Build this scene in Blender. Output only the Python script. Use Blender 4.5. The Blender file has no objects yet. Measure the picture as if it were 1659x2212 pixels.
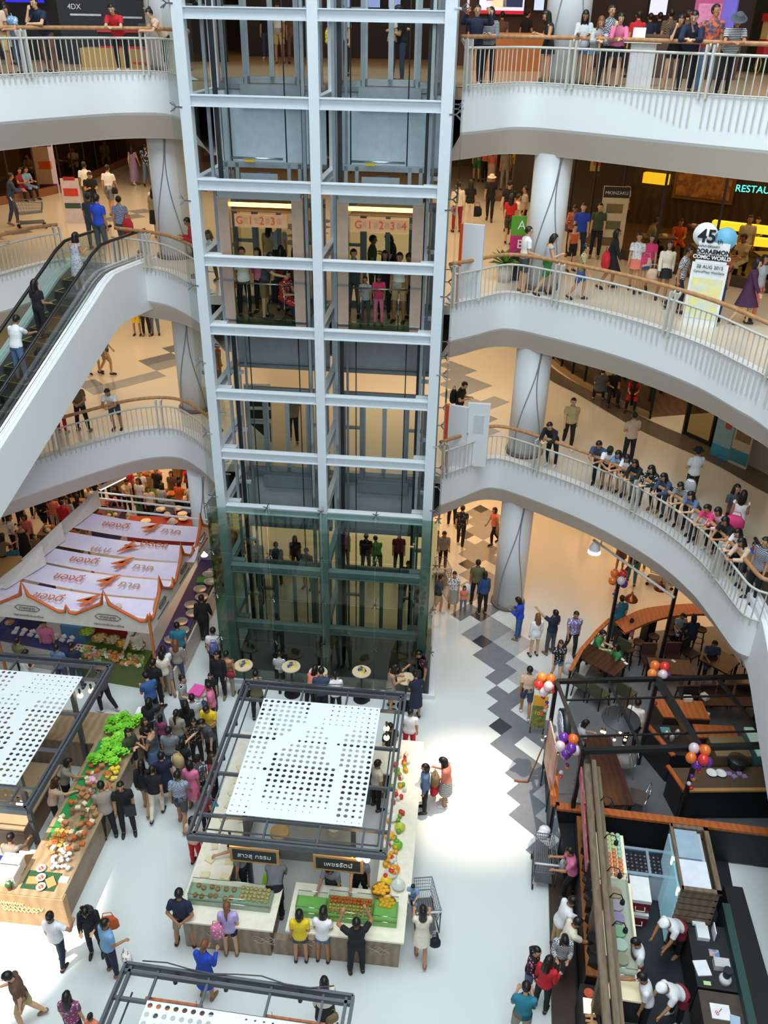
import bpy, bmesh, math, random
from mathutils import Vector, Matrix
from mathutils.kdtree import KDTree
random.seed(7)
SC = bpy.context.scene
COL = SC.collection
PI = math.pi
# ---------------- camera ----------------
FPX, PITCH, ROLL, CZ = 1850.0, math.radians(29.95), math.radians(1.07), 17.3
_f = Vector((0, math.cos(PITCH), -math.sin(PITCH)))
_u0 = Vector((0, math.sin(PITCH), math.cos(PITCH)))
_x0 = Vector((1, 0, 0))
_X = _x0*math.cos(ROLL) + _u0*math.sin(ROLL)
_U = -_x0*math.sin(ROLL) + _u0*math.cos(ROLL)
cam_d = bpy.data.cameras.new('camera'); cam = bpy.data.objects.new('camera', cam_d); COL.objects.link(cam)
cam.matrix_world = Matrix(((_X.x, _U.x, -_f.x, 0), (_X.y, _U.y, -_f.y, 0), (_X.z, _U.z, -_f.z, CZ), (0, 0, 0, 1)))
cam_d.sensor_fit = 'VERTICAL'; cam_d.sensor_height = 24; cam_d.lens = 24*FPX/2212
cam_d.clip_end = 200
SC.camera = cam
# ---------------- world, lights, exposure ----------------
SC.view_settings.view_transform = 'Standard'; SC.view_settings.look = 'None'
SC.view_settings.exposure = 0.0; SC.view_settings.gamma = 1; SC.view_settings.use_curve_mapping = False
w = bpy.data.worlds.new('world'); SC.world = w; w.use_nodes = True
w.node_tree.nodes['Background'].inputs[0].default_value = (.72, .86, 1, 1)
w.node_tree.nodes['Background'].inputs[1].default_value = .2
def area(name, loc, size, power, color, rot=(0, 0, 0), sy=None, spread=None):
    d = bpy.data.lights.new(name, 'AREA'); d.energy = power; d.color = color; d.size = size
    if sy: d.shape = 'RECTANGLE'; d.size_y = sy
    if spread: d.spread = spread
    o = bpy.data.objects.new(name, d); COL.objects.link(o); o.location = loc; o.rotation_euler = rot
    return o
def spot(name, loc, tgt, power, color, ang, blend, rad=.1):
    d = bpy.data.lights.new(name, 'SPOT'); d.energy = power; d.color = color; d.spot_size = math.radians(ang)
    d.spot_blend = blend; d.shadow_soft_size = rad
    o = bpy.data.objects.new(name, d); COL.objects.link(o); o.location = loc
    o.rotation_euler = (Vector(tgt)-Vector(loc)).to_track_quat('-Z', 'Y').to_euler()
    return o
SKY = (.86, .96, 1)
WARM = (1, .70, .42)
area('skylight', (0, 10, 34), 20, 9000, SKY, sy=20)
area('atrium_front_daylight', (0, -8, 24), 16, 2600, SKY, rot=(math.radians(58), 0, 0), sy=12)
for L, pw, WARM in ((15.93, 400, (1, .72, .44)), (10.8, 330, (1, .74, .47)), (5.75, 500, (1, .55, .25))):
    area('ceiling_glow', (-10, 33, L-1.8), 9, pw, WARM, sy=10)
    area('ceiling_glow', (2, 31.5, L-1.8), 8, pw, WARM, sy=11)
    area('ceiling_glow', (12.5, 29, L-1.8), 8, pw*.8, WARM, sy=12)
area('ceiling_glow', (0, 33, 19.4), 26, 420, WARM, sy=12)
spot('sunbeam', (-16, 3, 24), (-9.4, 11.6, 0), 60000, (1, .93, .82), 14, .3, .12)
spot('reflected_sunbeam', (7.2, 18.2, 25), (2.5, 15.6, 0), 36000, (1, .80, .60), 12, .95, .15)
# ---------------- pixel to place ----------------
L0, L1, L2, L3 = 0.0, 5.75, 10.8, 15.93
LV = [L0, L1, L2, L3]
def ray(px, py): return _f + _X*((px-829.5)/FPX) - _U*((py-1106)/FPX)
def G(px, py, z=0):
    d = ray(px, py); t = (z-CZ)/d.z
    return Vector((d.x*t, d.y*t, z))
def V(px, py, y):
    d = ray(px, py); t = y/d.y
    return Vector((d.x*t, y, CZ+d.z*t))
# ---------------- materials ----------------
MC = {}
def srgb(h):
    if isinstance(h, str):
        h = h.lstrip('#'); v = [int(h[i:i+2], 16)/255 for i in (0, 2, 4)]
    else: v = h
    return [c/12.92 if c <= .04045 else ((c+.055)/1.055)**2.4 for c in v]
def mat(hexc, rough=.6, metal=0, emit=0, var=.06, scale=6, pat=None, c2=None, ps=18, alpha=None, coat=0, bump=0):
    key = (hexc, rough, metal, emit, var, scale, pat, c2, ps, coat, bump)
    if key in MC: return MC[key]
    m = bpy.data.materials.new('mat_%s_%s' % (hexc.strip('#'), pat or 'plain')); m.use_nodes = True
    nt = m.node_tree; b = nt.nodes['Principled BSDF']; c = srgb(hexc)
    b.inputs['Roughness'].default_value = rough; b.inputs['Metallic'].default_value = metal
    if coat: b.inputs['Coat Weight'].default_value = coat; b.inputs['Coat Roughness'].default_value = .12
    tc = nt.nodes.new('ShaderNodeTexCoord')
    nz = nt.nodes.new('ShaderNodeTexNoise'); nz.inputs['Scale'].default_value = scale; nz.inputs['Detail'].default_value = 3
    nt.links.new(tc.outputs['Object'], nz.inputs['Vector'])
    mr = nt.nodes.new('ShaderNodeMapRange'); mr.inputs[1].default_value = .3; mr.inputs[2].default_value = .7
    mr.inputs[3].default_value = 1-var; mr.inputs[4].default_value = 1+var
    nt.links.new(nz.outputs['Fac'], mr.inputs[0])
    mul = nt.nodes.new('ShaderNodeVectorMath'); mul.operation = 'SCALE'
    nt.links.new(mr.outputs[0], mul.inputs['Scale'])
    src = None
    if pat:
        d = srgb(c2 or 'ffffff')
        mx = nt.nodes.new('ShaderNodeMix'); mx.data_type = 'RGBA'
        mx.inputs[6].default_value = (*c, 1); mx.inputs[7].default_value = (*d, 1)
        if pat in ('stripes', 'vstripes', 'wood'):
            wv = nt.nodes.new('ShaderNodeTexWave'); wv.bands_direction = 'Z' if pat == 'stripes' else 'X'
            wv.inputs['Scale'].default_value = ps; wv.inputs['Distortion'].default_value = 6 if pat == 'wood' else 0
            nt.links.new(tc.outputs['Object'], wv.inputs['Vector'])
            if pat == 'wood': nt.links.new(wv.outputs['Fac'], mx.inputs[0])
            else:
                gt = nt.nodes.new('ShaderNodeMath'); gt.operation = 'GREATER_THAN'; gt.inputs[1].default_value = .5
                nt.links.new(wv.outputs['Fac'], gt.inputs[0]); nt.links.new(gt.outputs[0], mx.inputs[0])
        elif pat == 'plaid':
            ck = nt.nodes.new('ShaderNodeTexChecker'); ck.inputs['Scale'].default_value = ps
            nt.links.new(tc.outputs['Object'], ck.inputs['Vector']); nt.links.new(ck.outputs['Fac'], mx.inputs[0])
        elif pat == 'spots':
            vo = nt.nodes.new('ShaderNodeTexVoronoi'); vo.inputs['Scale'].default_value = ps
            gt = nt.nodes.new('ShaderNodeMath'); gt.operation = 'LESS_THAN'; gt.inputs[1].default_value = .33
            nt.links.new(tc.outputs['Object'], vo.inputs['Vector']); nt.links.new(vo.outputs['Distance'], gt.inputs[0])
            nt.links.new(gt.outputs[0], mx.inputs[0])
        elif pat == 'noise':
            n2 = nt.nodes.new('ShaderNodeTexNoise'); n2.inputs['Scale'].default_value = ps; n2.inputs['Detail'].default_value = 5
            nt.links.new(tc.outputs['Object'], n2.inputs['Vector'])
            r2 = nt.nodes.new('ShaderNodeMapRange'); r2.inputs[1].default_value = .42; r2.inputs[2].default_value = .58
            nt.links.new(n2.outputs['Fac'], r2.inputs[0]); nt.links.new(r2.outputs[0], mx.inputs[0])
        nt.links.new(mx.outputs[2], mul.inputs[0])
    else: mul.inputs[0].default_value = c
    nt.links.new(mul.outputs[0], b.inputs['Base Color'])
    if bump:
        bp = nt.nodes.new('ShaderNodeBump'); bp.inputs['Strength'].default_value = bump; bp.inputs['Distance'].default_value = .02
        nt.links.new(nz.outputs['Fac'], bp.inputs['Height']); nt.links.new(bp.outputs[0], b.inputs['Normal'])
    if emit:
        b.inputs['Emission Strength'].default_value = emit
        if pat: nt.links.new(mul.outputs[0], b.inputs['Emission Color'])
        else: b.inputs['Emission Color'].default_value = (*c, 1)
    MC[key] = m; return m
def glass(tint='e8f4f0', refl=.12, rough=.02):
    key = ('glass', tint, refl, rough)
    if key in MC: return MC[key]
    m = bpy.data.materials.new('glass_'+tint); m.use_nodes = True; nt = m.node_tree; nt.nodes.clear()
    out = nt.nodes.new('ShaderNodeOutputMaterial'); mx = nt.nodes.new('ShaderNodeMixShader')
    tr = nt.nodes.new('ShaderNodeBsdfTransparent'); tr.inputs[0].default_value = (*srgb(tint), 1)
    gl = nt.nodes.new('ShaderNodeBsdfGlossy'); gl.inputs['Roughness'].default_value = rough
    fr = nt.nodes.new('ShaderNodeLayerWeight'); fr.inputs[0].default_value = refl
    nt.links.new(fr.outputs['Fresnel'], mx.inputs[0]); nt.links.new(tr.outputs[0], mx.inputs[1])
    nt.links.new(gl.outputs[0], mx.inputs[2]); nt.links.new(mx.outputs[0], out.inputs[0])
    MC[key] = m; return m
WHITE = mat('e6eaee', .45, var=.02, scale=.5)
FASC = mat('e9ecee', .5, var=.015, scale=.4)
SOFF = mat('d8cdc2', .7, var=.02, scale=.4)  # beige tone carries the shade of the downward-facing slope in its colour
STEELW = mat('d3dbe0', .4, var=.02)
STEEL = mat('9aa3a8', .35, .6)
DARK = mat('26282b', .5)
DGREY = mat('5b6067', .45, .3)
BLACK = mat('141416', .5)
WOOD = mat('bd8c60', .45, pat='wood', c2='b07f54', ps=2)
WOODO = mat('bd6a38', .4, pat='wood', c2='ad5c2c', ps=2)
BROWN = mat('5a4234', .6, pat='wood', c2='463226', ps=2)
CREAM = mat('ece4cf', .35)
CHROME = mat('c9ced2', .18, 1, var=.01)
BULB = mat('ffcf88', .5, emit=14, var=0)
LED = mat('fff3dc', .5, emit=9, var=0)
# ---------------- mesh builder ----------------
class MB:
    def __init__(s): s.v = []; s.f = []; s.m = []; s.mi = 0; s.sm = []
    def add(s, vs, fs, smooth=False):
        n = len(s.v); s.v += [tuple(v) for v in vs]
        for f in fs: s.f.append([i+n for i in f]); s.m.append(s.mi); s.sm.append(smooth)
        return s
    def slot(s, i): s.mi = i; return s
    def box(s, c, d, rz=0, M=None):
        c = Vector(c); hx, hy, hz = d[0]/2, d[1]/2, d[2]/2
        R = Matrix.Rotation(rz, 3, 'Z') if M is None else M
        vs = [c + R @ Vector((x*hx, y*hy, z*hz)) for z in (-1, 1) for x, y in ((-1, -1), (1, -1), (1, 1), (-1, 1))]
        return s.add(vs, [(3, 2, 1, 0), (4, 5, 6, 7), (0, 1, 5, 4), (1, 2, 6, 5), (2, 3, 7, 6), (3, 0, 4, 7)])
    def bb(s, a, b): return s.box(((a[0]+b[0])/2, (a[1]+b[1])/2, (a[2]+b[2])/2), (b[0]-a[0], b[1]-a[1], b[2]-a[2]))
    def bar(s, a, b, w=.05, h=None, up=(0, 0, 1)):
        a = Vector(a); b = Vector(b); d = b-a; L = d.length
        if L < 1e-6: return s
        d /= L; up = Vector(up)
        if abs(d.dot(up)) > .98: up = Vector((1, 0, 0)) if abs(d.x) < .9 else Vector((0, 1, 0))
        x = d.cross(up).normalized(); z = x.cross(d)
        M = Matrix((x, d, z)).transposed()
        return s.box((a+b)/2, (w, L, h or w), M=M)
    def tube(s, pts, r, n=8, closed=False, caps=True):
        pts = [Vector(p) for p in pts]; N = len(pts); vs = []; fs = []; prev = None
        for i, p in enumerate(pts):
            if closed: d = pts[(i+1) % N]-pts[i-1]
            else: d = pts[min(i+1, N-1)]-pts[max(i-1, 0)]
            d.normalize()
            if prev is None: x = d.cross(Vector((0, 0, 1))) if abs(d.z) < .95 else d.cross(Vector((1, 0, 0)))
            else: x = prev - d*prev.dot(d)
            x.normalize(); prev = x; y = d.cross(x)
            rr = r[i] if isinstance(r, (list, tuple)) else r
            for k in range(n):
                a = 2*PI*k/n; vs.append(p+x*math.cos(a)*rr+y*math.sin(a)*rr)
        for i in range(N if closed else N-1):
            j = (i+1) % N
            for k in range(n): fs.append((i*n+k, i*n+(k+1) % n, j*n+(k+1) % n, j*n+k))
        if not closed and caps: fs += [tuple(range(n))[::-1], tuple((N-1)*n+k for k in range(n))]
        return s.add(vs, fs, True)
    def cyl(s, c, r, h, n=16, r2=None):
        c = Vector(c); r2 = r if r2 is None else r2
        vs = [c+Vector((math.cos(2*PI*k/n)*r, math.sin(2*PI*k/n)*r, 0)) for k in range(n)] + [c+Vector((math.cos(2*PI*k/n)*r2, math.sin(2*PI*k/n)*r2, h)) for k in range(n)]
        return s.add(vs, [tuple(range(n))[::-1], tuple(range(n, 2*n))]+[(k, (k+1) % n, n+(k+1) % n, n+k) for k in range(n)])
    def lathe(s, c, prof, n=16, sx=1, sy=1):
        c = Vector(c); vs = []; fs = []
        for r, z in prof:
            for k in range(n): vs.append(c+Vector((math.cos(2*PI*k/n)*r*sx, math.sin(2*PI*k/n)*r*sy, z)))
        for i in range(len(prof)-1):
            for k in range(n): fs.append((i*n+k, i*n+(k+1) % n, (i+1)*n+(k+1) % n, (i+1)*n+k))
        if prof[0][0] > 1e-5: fs.append(tuple(range(n))[::-1])
        if prof[-1][0] > 1e-5: fs.append(tuple((len(prof)-1)*n+k for k in range(n)))
        return s.add(vs, fs, True)
    def ball(s, c, r, n=12, sx=1, sy=1, sz=1):
        m = max(4, n//2+1)
        return s.lathe(c, [(max(1e-6, math.sin(PI*i/m))*r, -math.cos(PI*i/m)*r*sz) for i in range(m+1)], n, sx, sy)
    def prism(s, poly, z0, z1):
        n = len(poly); vs = [(p[0], p[1], z0) for p in poly]+[(p[0], p[1], z1) for p in poly]
        a = sum(poly[i][0]*poly[(i+1) % n][1]-poly[(i+1) % n][0]*poly[i][1] for i in range(n))
        t = tuple(range(n, 2*n)); b = tuple(range(n))[::-1]
        sd = [(k, (k+1) % n, n+(k+1) % n, n+k) for k in range(n)]
        if a < 0: t = t[::-1]; b = b[::-1]; sd = [q[::-1] for q in sd]
        return s.add(vs, [t, b]+sd)
    def quad(s, a, b, c, d): return s.add([a, b, c, d], [(0, 1, 2, 3)])
    def strip(s, A, B, smooth=True):
        n = len(A); return s.add(list(A)+list(B), [(i, i+1, n+i+1, n+i) for i in range(n-1)], smooth)
    def mesh(s, name):
        me = bpy.data.meshes.new(name); me.from_pydata(s.v, [], s.f)
        me.polygons.foreach_set('material_index', s.m); me.polygons.foreach_set('use_smooth', s.sm)
        me.update(); return me
    def build(s, name, mats, parent=None, loc=None, rz=0):
        me = s.mesh(name)
        for m in (mats if isinstance(mats, (list, tuple)) else [mats]): me.materials.append(m)
        o = bpy.data.objects.new(name, me); COL.objects.link(o); o.parent = parent
        if loc is not None: o.location = loc
        o.rotation_euler.z = rz
        return o
def tag(o, label=None, cat=None, group=None, kind=None):
    if label: o['label'] = label
    if cat: o['category'] = cat
    if group: o['group'] = group
    if kind: o['kind'] = kind
    return o
def thing(name, label, cat, loc=(0, 0, 0), rz=0, group=None):
    o = bpy.data.objects.new(name, None); COL.objects.link(o); o.location = loc; o.rotation_euler.z = rz
    o.empty_display_size = .2
    return tag(o, label, cat, group)
def struct(name, mb, mats): return tag(mb.build(name, mats), kind='structure')
KIDS = {}
def copy_tree(o, parent=None):
    c = o.copy(); COL.objects.link(c); c.parent = parent
    for ch in list(o.children): copy_tree(ch, c)
    return c
def again(o, loc, rz=None, label=None, scale=None):
    c = copy_tree(o); c.location = loc
    if rz is not None: c.rotation_euler.z = rz
    if label: c['label'] = label
    if scale: c.scale = scale if isinstance(scale, tuple) else (scale,)*3
    return c
def smooth(P, k=8):
    P = [Vector((*p, 0)) if len(p) == 2 else Vector(p) for p in P]; out = []
    for i in range(len(P)-1):
        a = P[max(i-1, 0)]; b = P[i]; c = P[i+1]; d = P[min(i+2, len(P)-1)]
        for j in range(k):
            t = j/k
            out.append(.5*((2*b)+(c-a)*t+(2*a-5*b+4*c-d)*t*t+(3*b-a-3*c+d)*t**3))
    out.append(P[-1]); return out
def resample(P, step):
    D = [0]
    for i in range(len(P)-1): D.append(D[-1]+(P[i+1]-P[i]).length)
    n = max(1, round(D[-1]/step)); out = []; j = 0
    for i in range(n+1):
        t = D[-1]*i/n
        while j < len(D)-2 and D[j+1] < t: j += 1
        q = (t-D[j])/max(1e-9, D[j+1]-D[j]); out.append(P[j].lerp(P[j+1], min(1, q)))
    return out
def normals(P, side):
    o = []
    for i in range(len(P)):
        d = (P[min(i+1, len(P)-1)]-P[max(i-1, 0)]); d.z = 0; d.normalize()
        o.append(Vector((-d.y, d.x, 0))*side)
    return o
def text(name, body, size, m, parent=None, loc=(0, 0, 0), rot=(0, 0, 0), ext=.004, align='CENTER', bold=0, shear=0):
    c = bpy.data.curves.new(name, 'FONT'); c.body = body; c.size = size; c.extrude = ext; c.align_x = align; c.align_y = 'CENTER'; c.offset = bold; c.shear = shear
    t = bpy.data.objects.new(name, c); COL.objects.link(t)
    dg = bpy.context.evaluated_depsgraph_get(); dg.update()
    me = bpy.data.meshes.new_from_object(t.evaluated_get(dg)); bpy.data.objects.remove(t)
    me.materials.clear(); me.materials.append(m)
    o = bpy.data.objects.new(name, me); COL.objects.link(o); o.parent = parent; o.location = loc; o.rotation_euler = rot
    return o
# ================= SETTING =================
RC = [(1.66, 22.2), (2.35, 22.72), (3.05, 23.3), (3.55, 23.32), (4.2, 22.88), (4.9, 22.3), (5.75, 21.52), (6.6, 20.5), (7.4, 19.2), (7.87, 17.9), (8.03, 16.9), (8.1, 16.2), (8.2, 15.6), (8.55, 15.38), (9.2, 15.3)]
RC2 = RC[:10]+[(8.1, 17.2), (8.3, 15.8), (8.4, 13.5), (8.2, 11)]
RC3 = [(1.66, 22.2), (2.35, 22.9), (3.0, 23.6), (3.6, 23.65), (4.3, 23.15), (5.3, 22.3), (6.4, 21.3), (7.96, 20.0), (10, 18.6), (12, 17)]
LC = [(-4.9, 22.75), (-5.3, 23.45), (-5.9, 24.3), (-6.75, 25.05), (-7.85, 24.9), (-9.0, 24.0), (-10.3, 22.75), (-12, 21), (-15, 18)]
LC2 = [(-4.9, 22.75), (-5.3, 23.45), (-5.95, 24.4), (-6.7, 25.15), (-7.95, 25.7), (-9.3, 26.2), (-10.2, 25.75), (-10.97, 24.3), (-12, 22.3), (-14, 19)]
LC3 = [(-4.9, 22.75), (-5.4, 24.2), (-6.2, 25.5), (-7.4, 25.3), (-8.6, 23.9), (-9.5, 22.6), (-11.5, 20), (-14, 17)]
TX = math.cos(math.radians(-5.36)); TY = math.sin(math.radians(-5.36)); T0 = Vector((-4.263, 20, 0)); TRZ = math.radians(-5.36)
def T(x, y, z): return Vector((T0.x+TX*x-TY*y, T0.y+TY*x+TX*y, z))
TB = [T(-.45, 2.6, 0), T(5.75, 2.6, 0)]
n_trim = [0]
def deck(L, rc, lc, n):
    R = smooth(rc); Lc = smooth(lc)
    loop = [Vector((28, R[-1].y, 0))] + R[::-1] + Lc + [Vector((-28, Lc[-1].y, 0))]
    far = [Vector((-28, 47, 0)), Vector((28, 47, 0))]
    m = MB(); m.prism([(p.x, p.y) for p in loop+far], L-.25, L)
    struct('floor', m, mat('ddd4c2' if n < 3 else 'c9b08c', .22, var=.03, scale=.6, coat=.2))
    inner = []
    N = normals(loop, 1)
    for p, q in zip(R[::-1], normals(R[::-1], 1)): inner.append(p - q*.44)
    for p, q in zip(Lc, normals(Lc, 1)): inner.append(p - q*.44)
    inner = [Vector((28, inner[0].y, 0))]+inner+[Vector((-28, inner[-1].y, 0))]
    # fascia bands
    for seg, name in ((R[::-1], 'right'), (Lc, 'left')):
        NN = normals(seg, 1); n_trim[0] += 1
        m = MB(); a = [p+q*.0+Vector((0, 0, L+.02)) for p, q in zip(seg, NN)]; b = [p+q*.03+Vector((0, 0, L-.95)) for p, q in zip(seg, NN)]
        i_ = [p-q*.3+Vector((0, 0, L+.02)) for p, q in zip(seg, NN)]
        c = [p-q*.02+Vector((0, 0, L-1.02)) for p, q in zip(seg, NN)]
        d = [p-q*.45+Vector((0, 0, L-1.65)) for p, q in zip(seg, NN)]
        m.strip(i_, a); m.strip(a, b); m.strip(b, c)
        m.slot(1).strip(c, d)
        struct('trim_%d' % n_trim[0], m, [FASC, SOFF])
    m = MB(); m.prism([(p.x, p.y) for p in inner+far], L-1.65, L-1.6)
    struct('ceiling', m, mat('cfc2b0', .8, var=.02))
deck(L1, RC, LC, 1); deck(L2, RC2, LC2, 2); deck(L3, RC3, LC3, 3)
m = MB(); m.bb((-28, -6, -.3), (28, 47, 0)); struct('floor', m, mat('d9dfdd', .2, var=.02, scale=.3, coat=.3))
# warm brown hall floor under the upper galleries keeps its own beige stone
for i, (a, b, h) in enumerate((((-28, 47, 0), (28, 47, 0), 20),)):
    m = MB(); m.bb((-28, 46.8, 0), (28, 47.2, 20)); struct('wall_back', m, mat('6a4c38', .7, var=.2, scale=.4))
m = MB(); m.bb((-28.2, 14, 0), (-28, 47, 20)); struct('wall_left', m, mat('6a5748', .7))
m = MB(); m.bb((28, 8, 0), (28.2, 47, 20)); struct('wall_right', m, mat('6a5748', .7))
m = MB(); m.bb((-28, 27.5, 20.3), (28, 47, 20.5)); struct('ceiling', m, mat('8a7a68', .8))
def column(x, y, r, z0, z1, label):
    t = thing('round_column', label, 'column', (x, y, z0))
    m = MB(); m.cyl((0, 0, 0), r, z1-z0, 32)
    for q in m.sm: pass
    o = m.build('shaft', WHITE, t)
    for p in o.data.polygons: p.use_smooth = abs(p.normal.z) < .5
    MB().lathe((0, 0, 0), [(r+.06, 0), (r+.06, .09), (r+.0, .11)], 32).build('base_ring', mat('6f665c', .6), t)
    for ph, am in ((4.4, .5), (5.3, .45)):
        pts = []
        for k in range(26):
            q = k/25; a = ph+am*math.sin(q*PI*1.1+ph)*(1 if ph < 5 else -1)
            pts.append((math.cos(a)*(r+.005), math.sin(a)*(r+.005), .1+q*(z1-z0-.1)))
        MB().tube(pts, .018, 5).build('wavy_line', mat('8d8f92', .5), t)
for L, z1, nm in ((0, L1-1.6, 'ground floor'), (L1, L2-1.6, 'first gallery'), (L2, L3-1.6, 'second gallery')):
    column(4.3, 23.98 if L < 10 else 24.25, .52 if L < 10 else .5, L, z1, 'white round column with wavy line rising from the %s beside the right railing' % nm)
column(4.35, 24.6, .55, L3, 20.3, 'white round column behind the top right railing')
column(-6.45, 26.9, .5, L1, L2-1.6, 'white round column behind the lower left railing by the tower')
column(-6.6, 27.0, .52, L2, L3-1.6, 'white round column behind the middle left railing by the tower')
column(-6.25, 27.1, .55, L3, 20.3, 'white round column behind the top left railing by the tower')
column(-6.1, 25.4, .5, 0, L1-1.6, 'white round column on the ground floor behind the food stall canopy')
# ---- diamond floor tiles laid in the floors ----
TILES = [(0,(2.9,21.81),(0.67,-0.02),(0.03,0.69),[(-1,4,'d'),(0,1,'m'),(0,5,'d'),(0,7,'m'),(0,9,'m'),(0,11,'m'),(0,13,'k'),(0,15,'m'),(0,17,'m'),(0,19,'k'),(1,-2,'d'),(1,0,'k'),(1,2,'m'),(1,4,'k'),(1,8,'m'),(1,10,'m'),(1,12,'m'),(1,14,'m'),(1,16,'m'),(1,20,'m'),(1,22,'m'),(1,24,'m'),(2,-13,'d'),(2,-11,'k'),(2,-9,'d'),(2,-7,'d'),(2,-5,'d'),(2,-3,'d'),(2,-1,'d'),(2,1,'m'),(2,3,'m'),(2,5,'d'),(2,7,'m'),(2,9,'m'),(2,11,'m'),(2,15,'m'),(2,17,'m'),(2,19,'m'),(2,21,'m'),(2,23,'m'),(2,25,'k'),(3,-20,'d'),(3,-18,'d'),(3,-16,'d'),(3,-14,'d'),(3,-12,'d'),(3,-10,'d'),(3,-8,'d'),(3,-4,'d'),(3,-2,'d'),(3,0,'l'),(3,2,'m'),(3,8,'m'),(3,10,'m'),(3,14,'m'),(3,16,'m'),(3,20,'m'),(3,22,'m'),(3,24,'m'),(4,-23,'d'),(4,-21,'d'),(4,-19,'d'),(4,-17,'d'),(4,-15,'d'),(4,-11,'d'),(4,-7,'d'),(4,-5,'l'),(4,-3,'l'),(4,-1,'l'),(4,1,'l'),(4,21,'m'),(4,23,'m'),(5,-20,'l'),(5,-18,'l'),(5,-16,'d'),(5,-12,'d'),(5,-4,'l'),(5,0,'l'),(6,-13,'d'),(6,-11,'d')]),(1,(1.2,25.0),(1.0,-0.03),(0.04,1.0),[(-24,7,'d'),(-23,6,'m'),(-22,7,'m'),(-21,8,'m'),(-21,12,'d'),(-20,9,'m'),(-20,11,'m'),(-20,13,'d'),(-20,15,'d'),(-19,12,'m'),(2,7,'m'),(2,9,'m'),(2,11,'m'),(2,13,'m'),(3,6,'m'),(3,8,'m'),(3,10,'m'),(3,12,'m'),(4,1,'m'),(4,3,'d'),(4,5,'m'),(4,9,'m'),(5,6,'m')]),(2,(1.2,25.0),(1.0,-0.03),(0.04,1.0),[(-28,9,'d'),(-23,14,'m'),(-22,15,'m'),(-22,17,'m'),(-10,13,'d'),(-9,8,'d'),(-9,10,'d'),(-9,12,'d'),(-9,14,'d'),(-8,9,'d'),(-8,11,'d'),(-8,13,'d'),(-8,15,'d')])]
TM = {'k': mat('3c3e44', .25, coat=.2), 'd': mat('757a82', .25, coat=.2), 'm': mat('93979b', .25, coat=.2), 'l': mat('b0b3b5', .25, coat=.2)}
for lev, o0, dv, cv, tl in TILES:
    for sh in 'kdml':
        m = MB(); ox, oy = o0
        for i, j, c in tl:
            if c != sh: continue
            q = lambda a, b: (ox+dv[0]*a/2+cv[0]*b/2, oy+dv[1]*a/2+cv[1]*b/2, LV[lev]+.004)
            m.quad(q(i-1, j), q(i, j-1), q(i+1, j), q(i, j+1))
        if m.f: tag(m.build('floor_inlay', TM[sh]), kind='structure')
# ================= RAILINGS =================
RAILW = mat('c9c6bd', .45, var=.03)
def railing(P, side, L, label, drop=lambda s: .12, lo=.0):
    t = thing('railing', label, 'railing')
    P = resample(P, .16); N = normals(P, side)   # N points to the hall (inside)
    out = [p-n*.05 for p, n in zip(P, N)]
    MB().tube([p+Vector((0, 0, L+.82)) for p in out], .03, 8).build('top_rail', RAILW, t)
    MB().tube([p+n*.14+Vector((0, 0, L+1.04)) for p, n in zip(P, N)], .05, 10).build('wooden_handrail', WOOD, t)
    MB().tube([p+Vector((0, 0, L+.06)) for p in out], .02, 6).build('bottom_rail', RAILW, t)
    n = len(P); sec = 21; i = 0
    while i < n-1:
        j = min(i+sec, n-1)
        m = MB()
        for k in range(i+1, j):
            s = k/n
            m.bar(out[k]+Vector((0, 0, L-drop(s))), out[k]+Vector((0, 0, L+.82)), .022)
        if m.f: m.build('baluster_panel', RAILW, t)
        i = j
    k = 0
    while k < n:
        for kk in (k, min(k+1, n-1)):
            p, q = P[kk], N[kk]; m = MB()
            m.bar(p-q*.05+Vector((0, 0, L-.05)), p-q*.03+Vector((0, 0, L+1.0)), .05, .1, up=q)
            m.bar(p-q*.03+Vector((0, 0, L+.82)), p+q*.12+Vector((0, 0, L+1.0)), .04, .06)
            m.build('post', RAILW, t)
            if kk == n-1: break
        k += sec
def clip(P, a, b): return P[int(a*(len(P)-1)):int(b*(len(P)-1))+1]
Rs = smooth(RC); R2 = smooth(RC2); R3 = smooth(RC3)
railing(Rs, 1, L1, 'white bar railing with wooden handrail along the lowest gallery right of the tower')
railing(R2, 1, L2, 'white bar railing with wooden handrail along the middle gallery right of the tower', lambda s: .12+max(0, min(.45, (s-.3)*2.2)))
railing(R3, 1, L3, 'white bar railing with wooden handrail along the top gallery right of the tower', lambda s: .12+max(0, min(.5, (s-.35)*4)))
railing(clip(smooth(LC), 0, .86), -1, L1, 'white bar railing with wooden handrail on the lowest gallery left of the tower')
railing(clip(smooth(LC2), 0, .46), -1, L2, 'short white bar railing between escalator landing and tower on the middle gallery')
railing(clip(smooth(LC2), .62, 1), -1, L2, 'white bar railing beyond the escalator on the middle gallery at far left')
railing(smooth(LC3), -1, L3, 'white bar railing with wooden handrail on the top gallery left of the tower')
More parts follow.
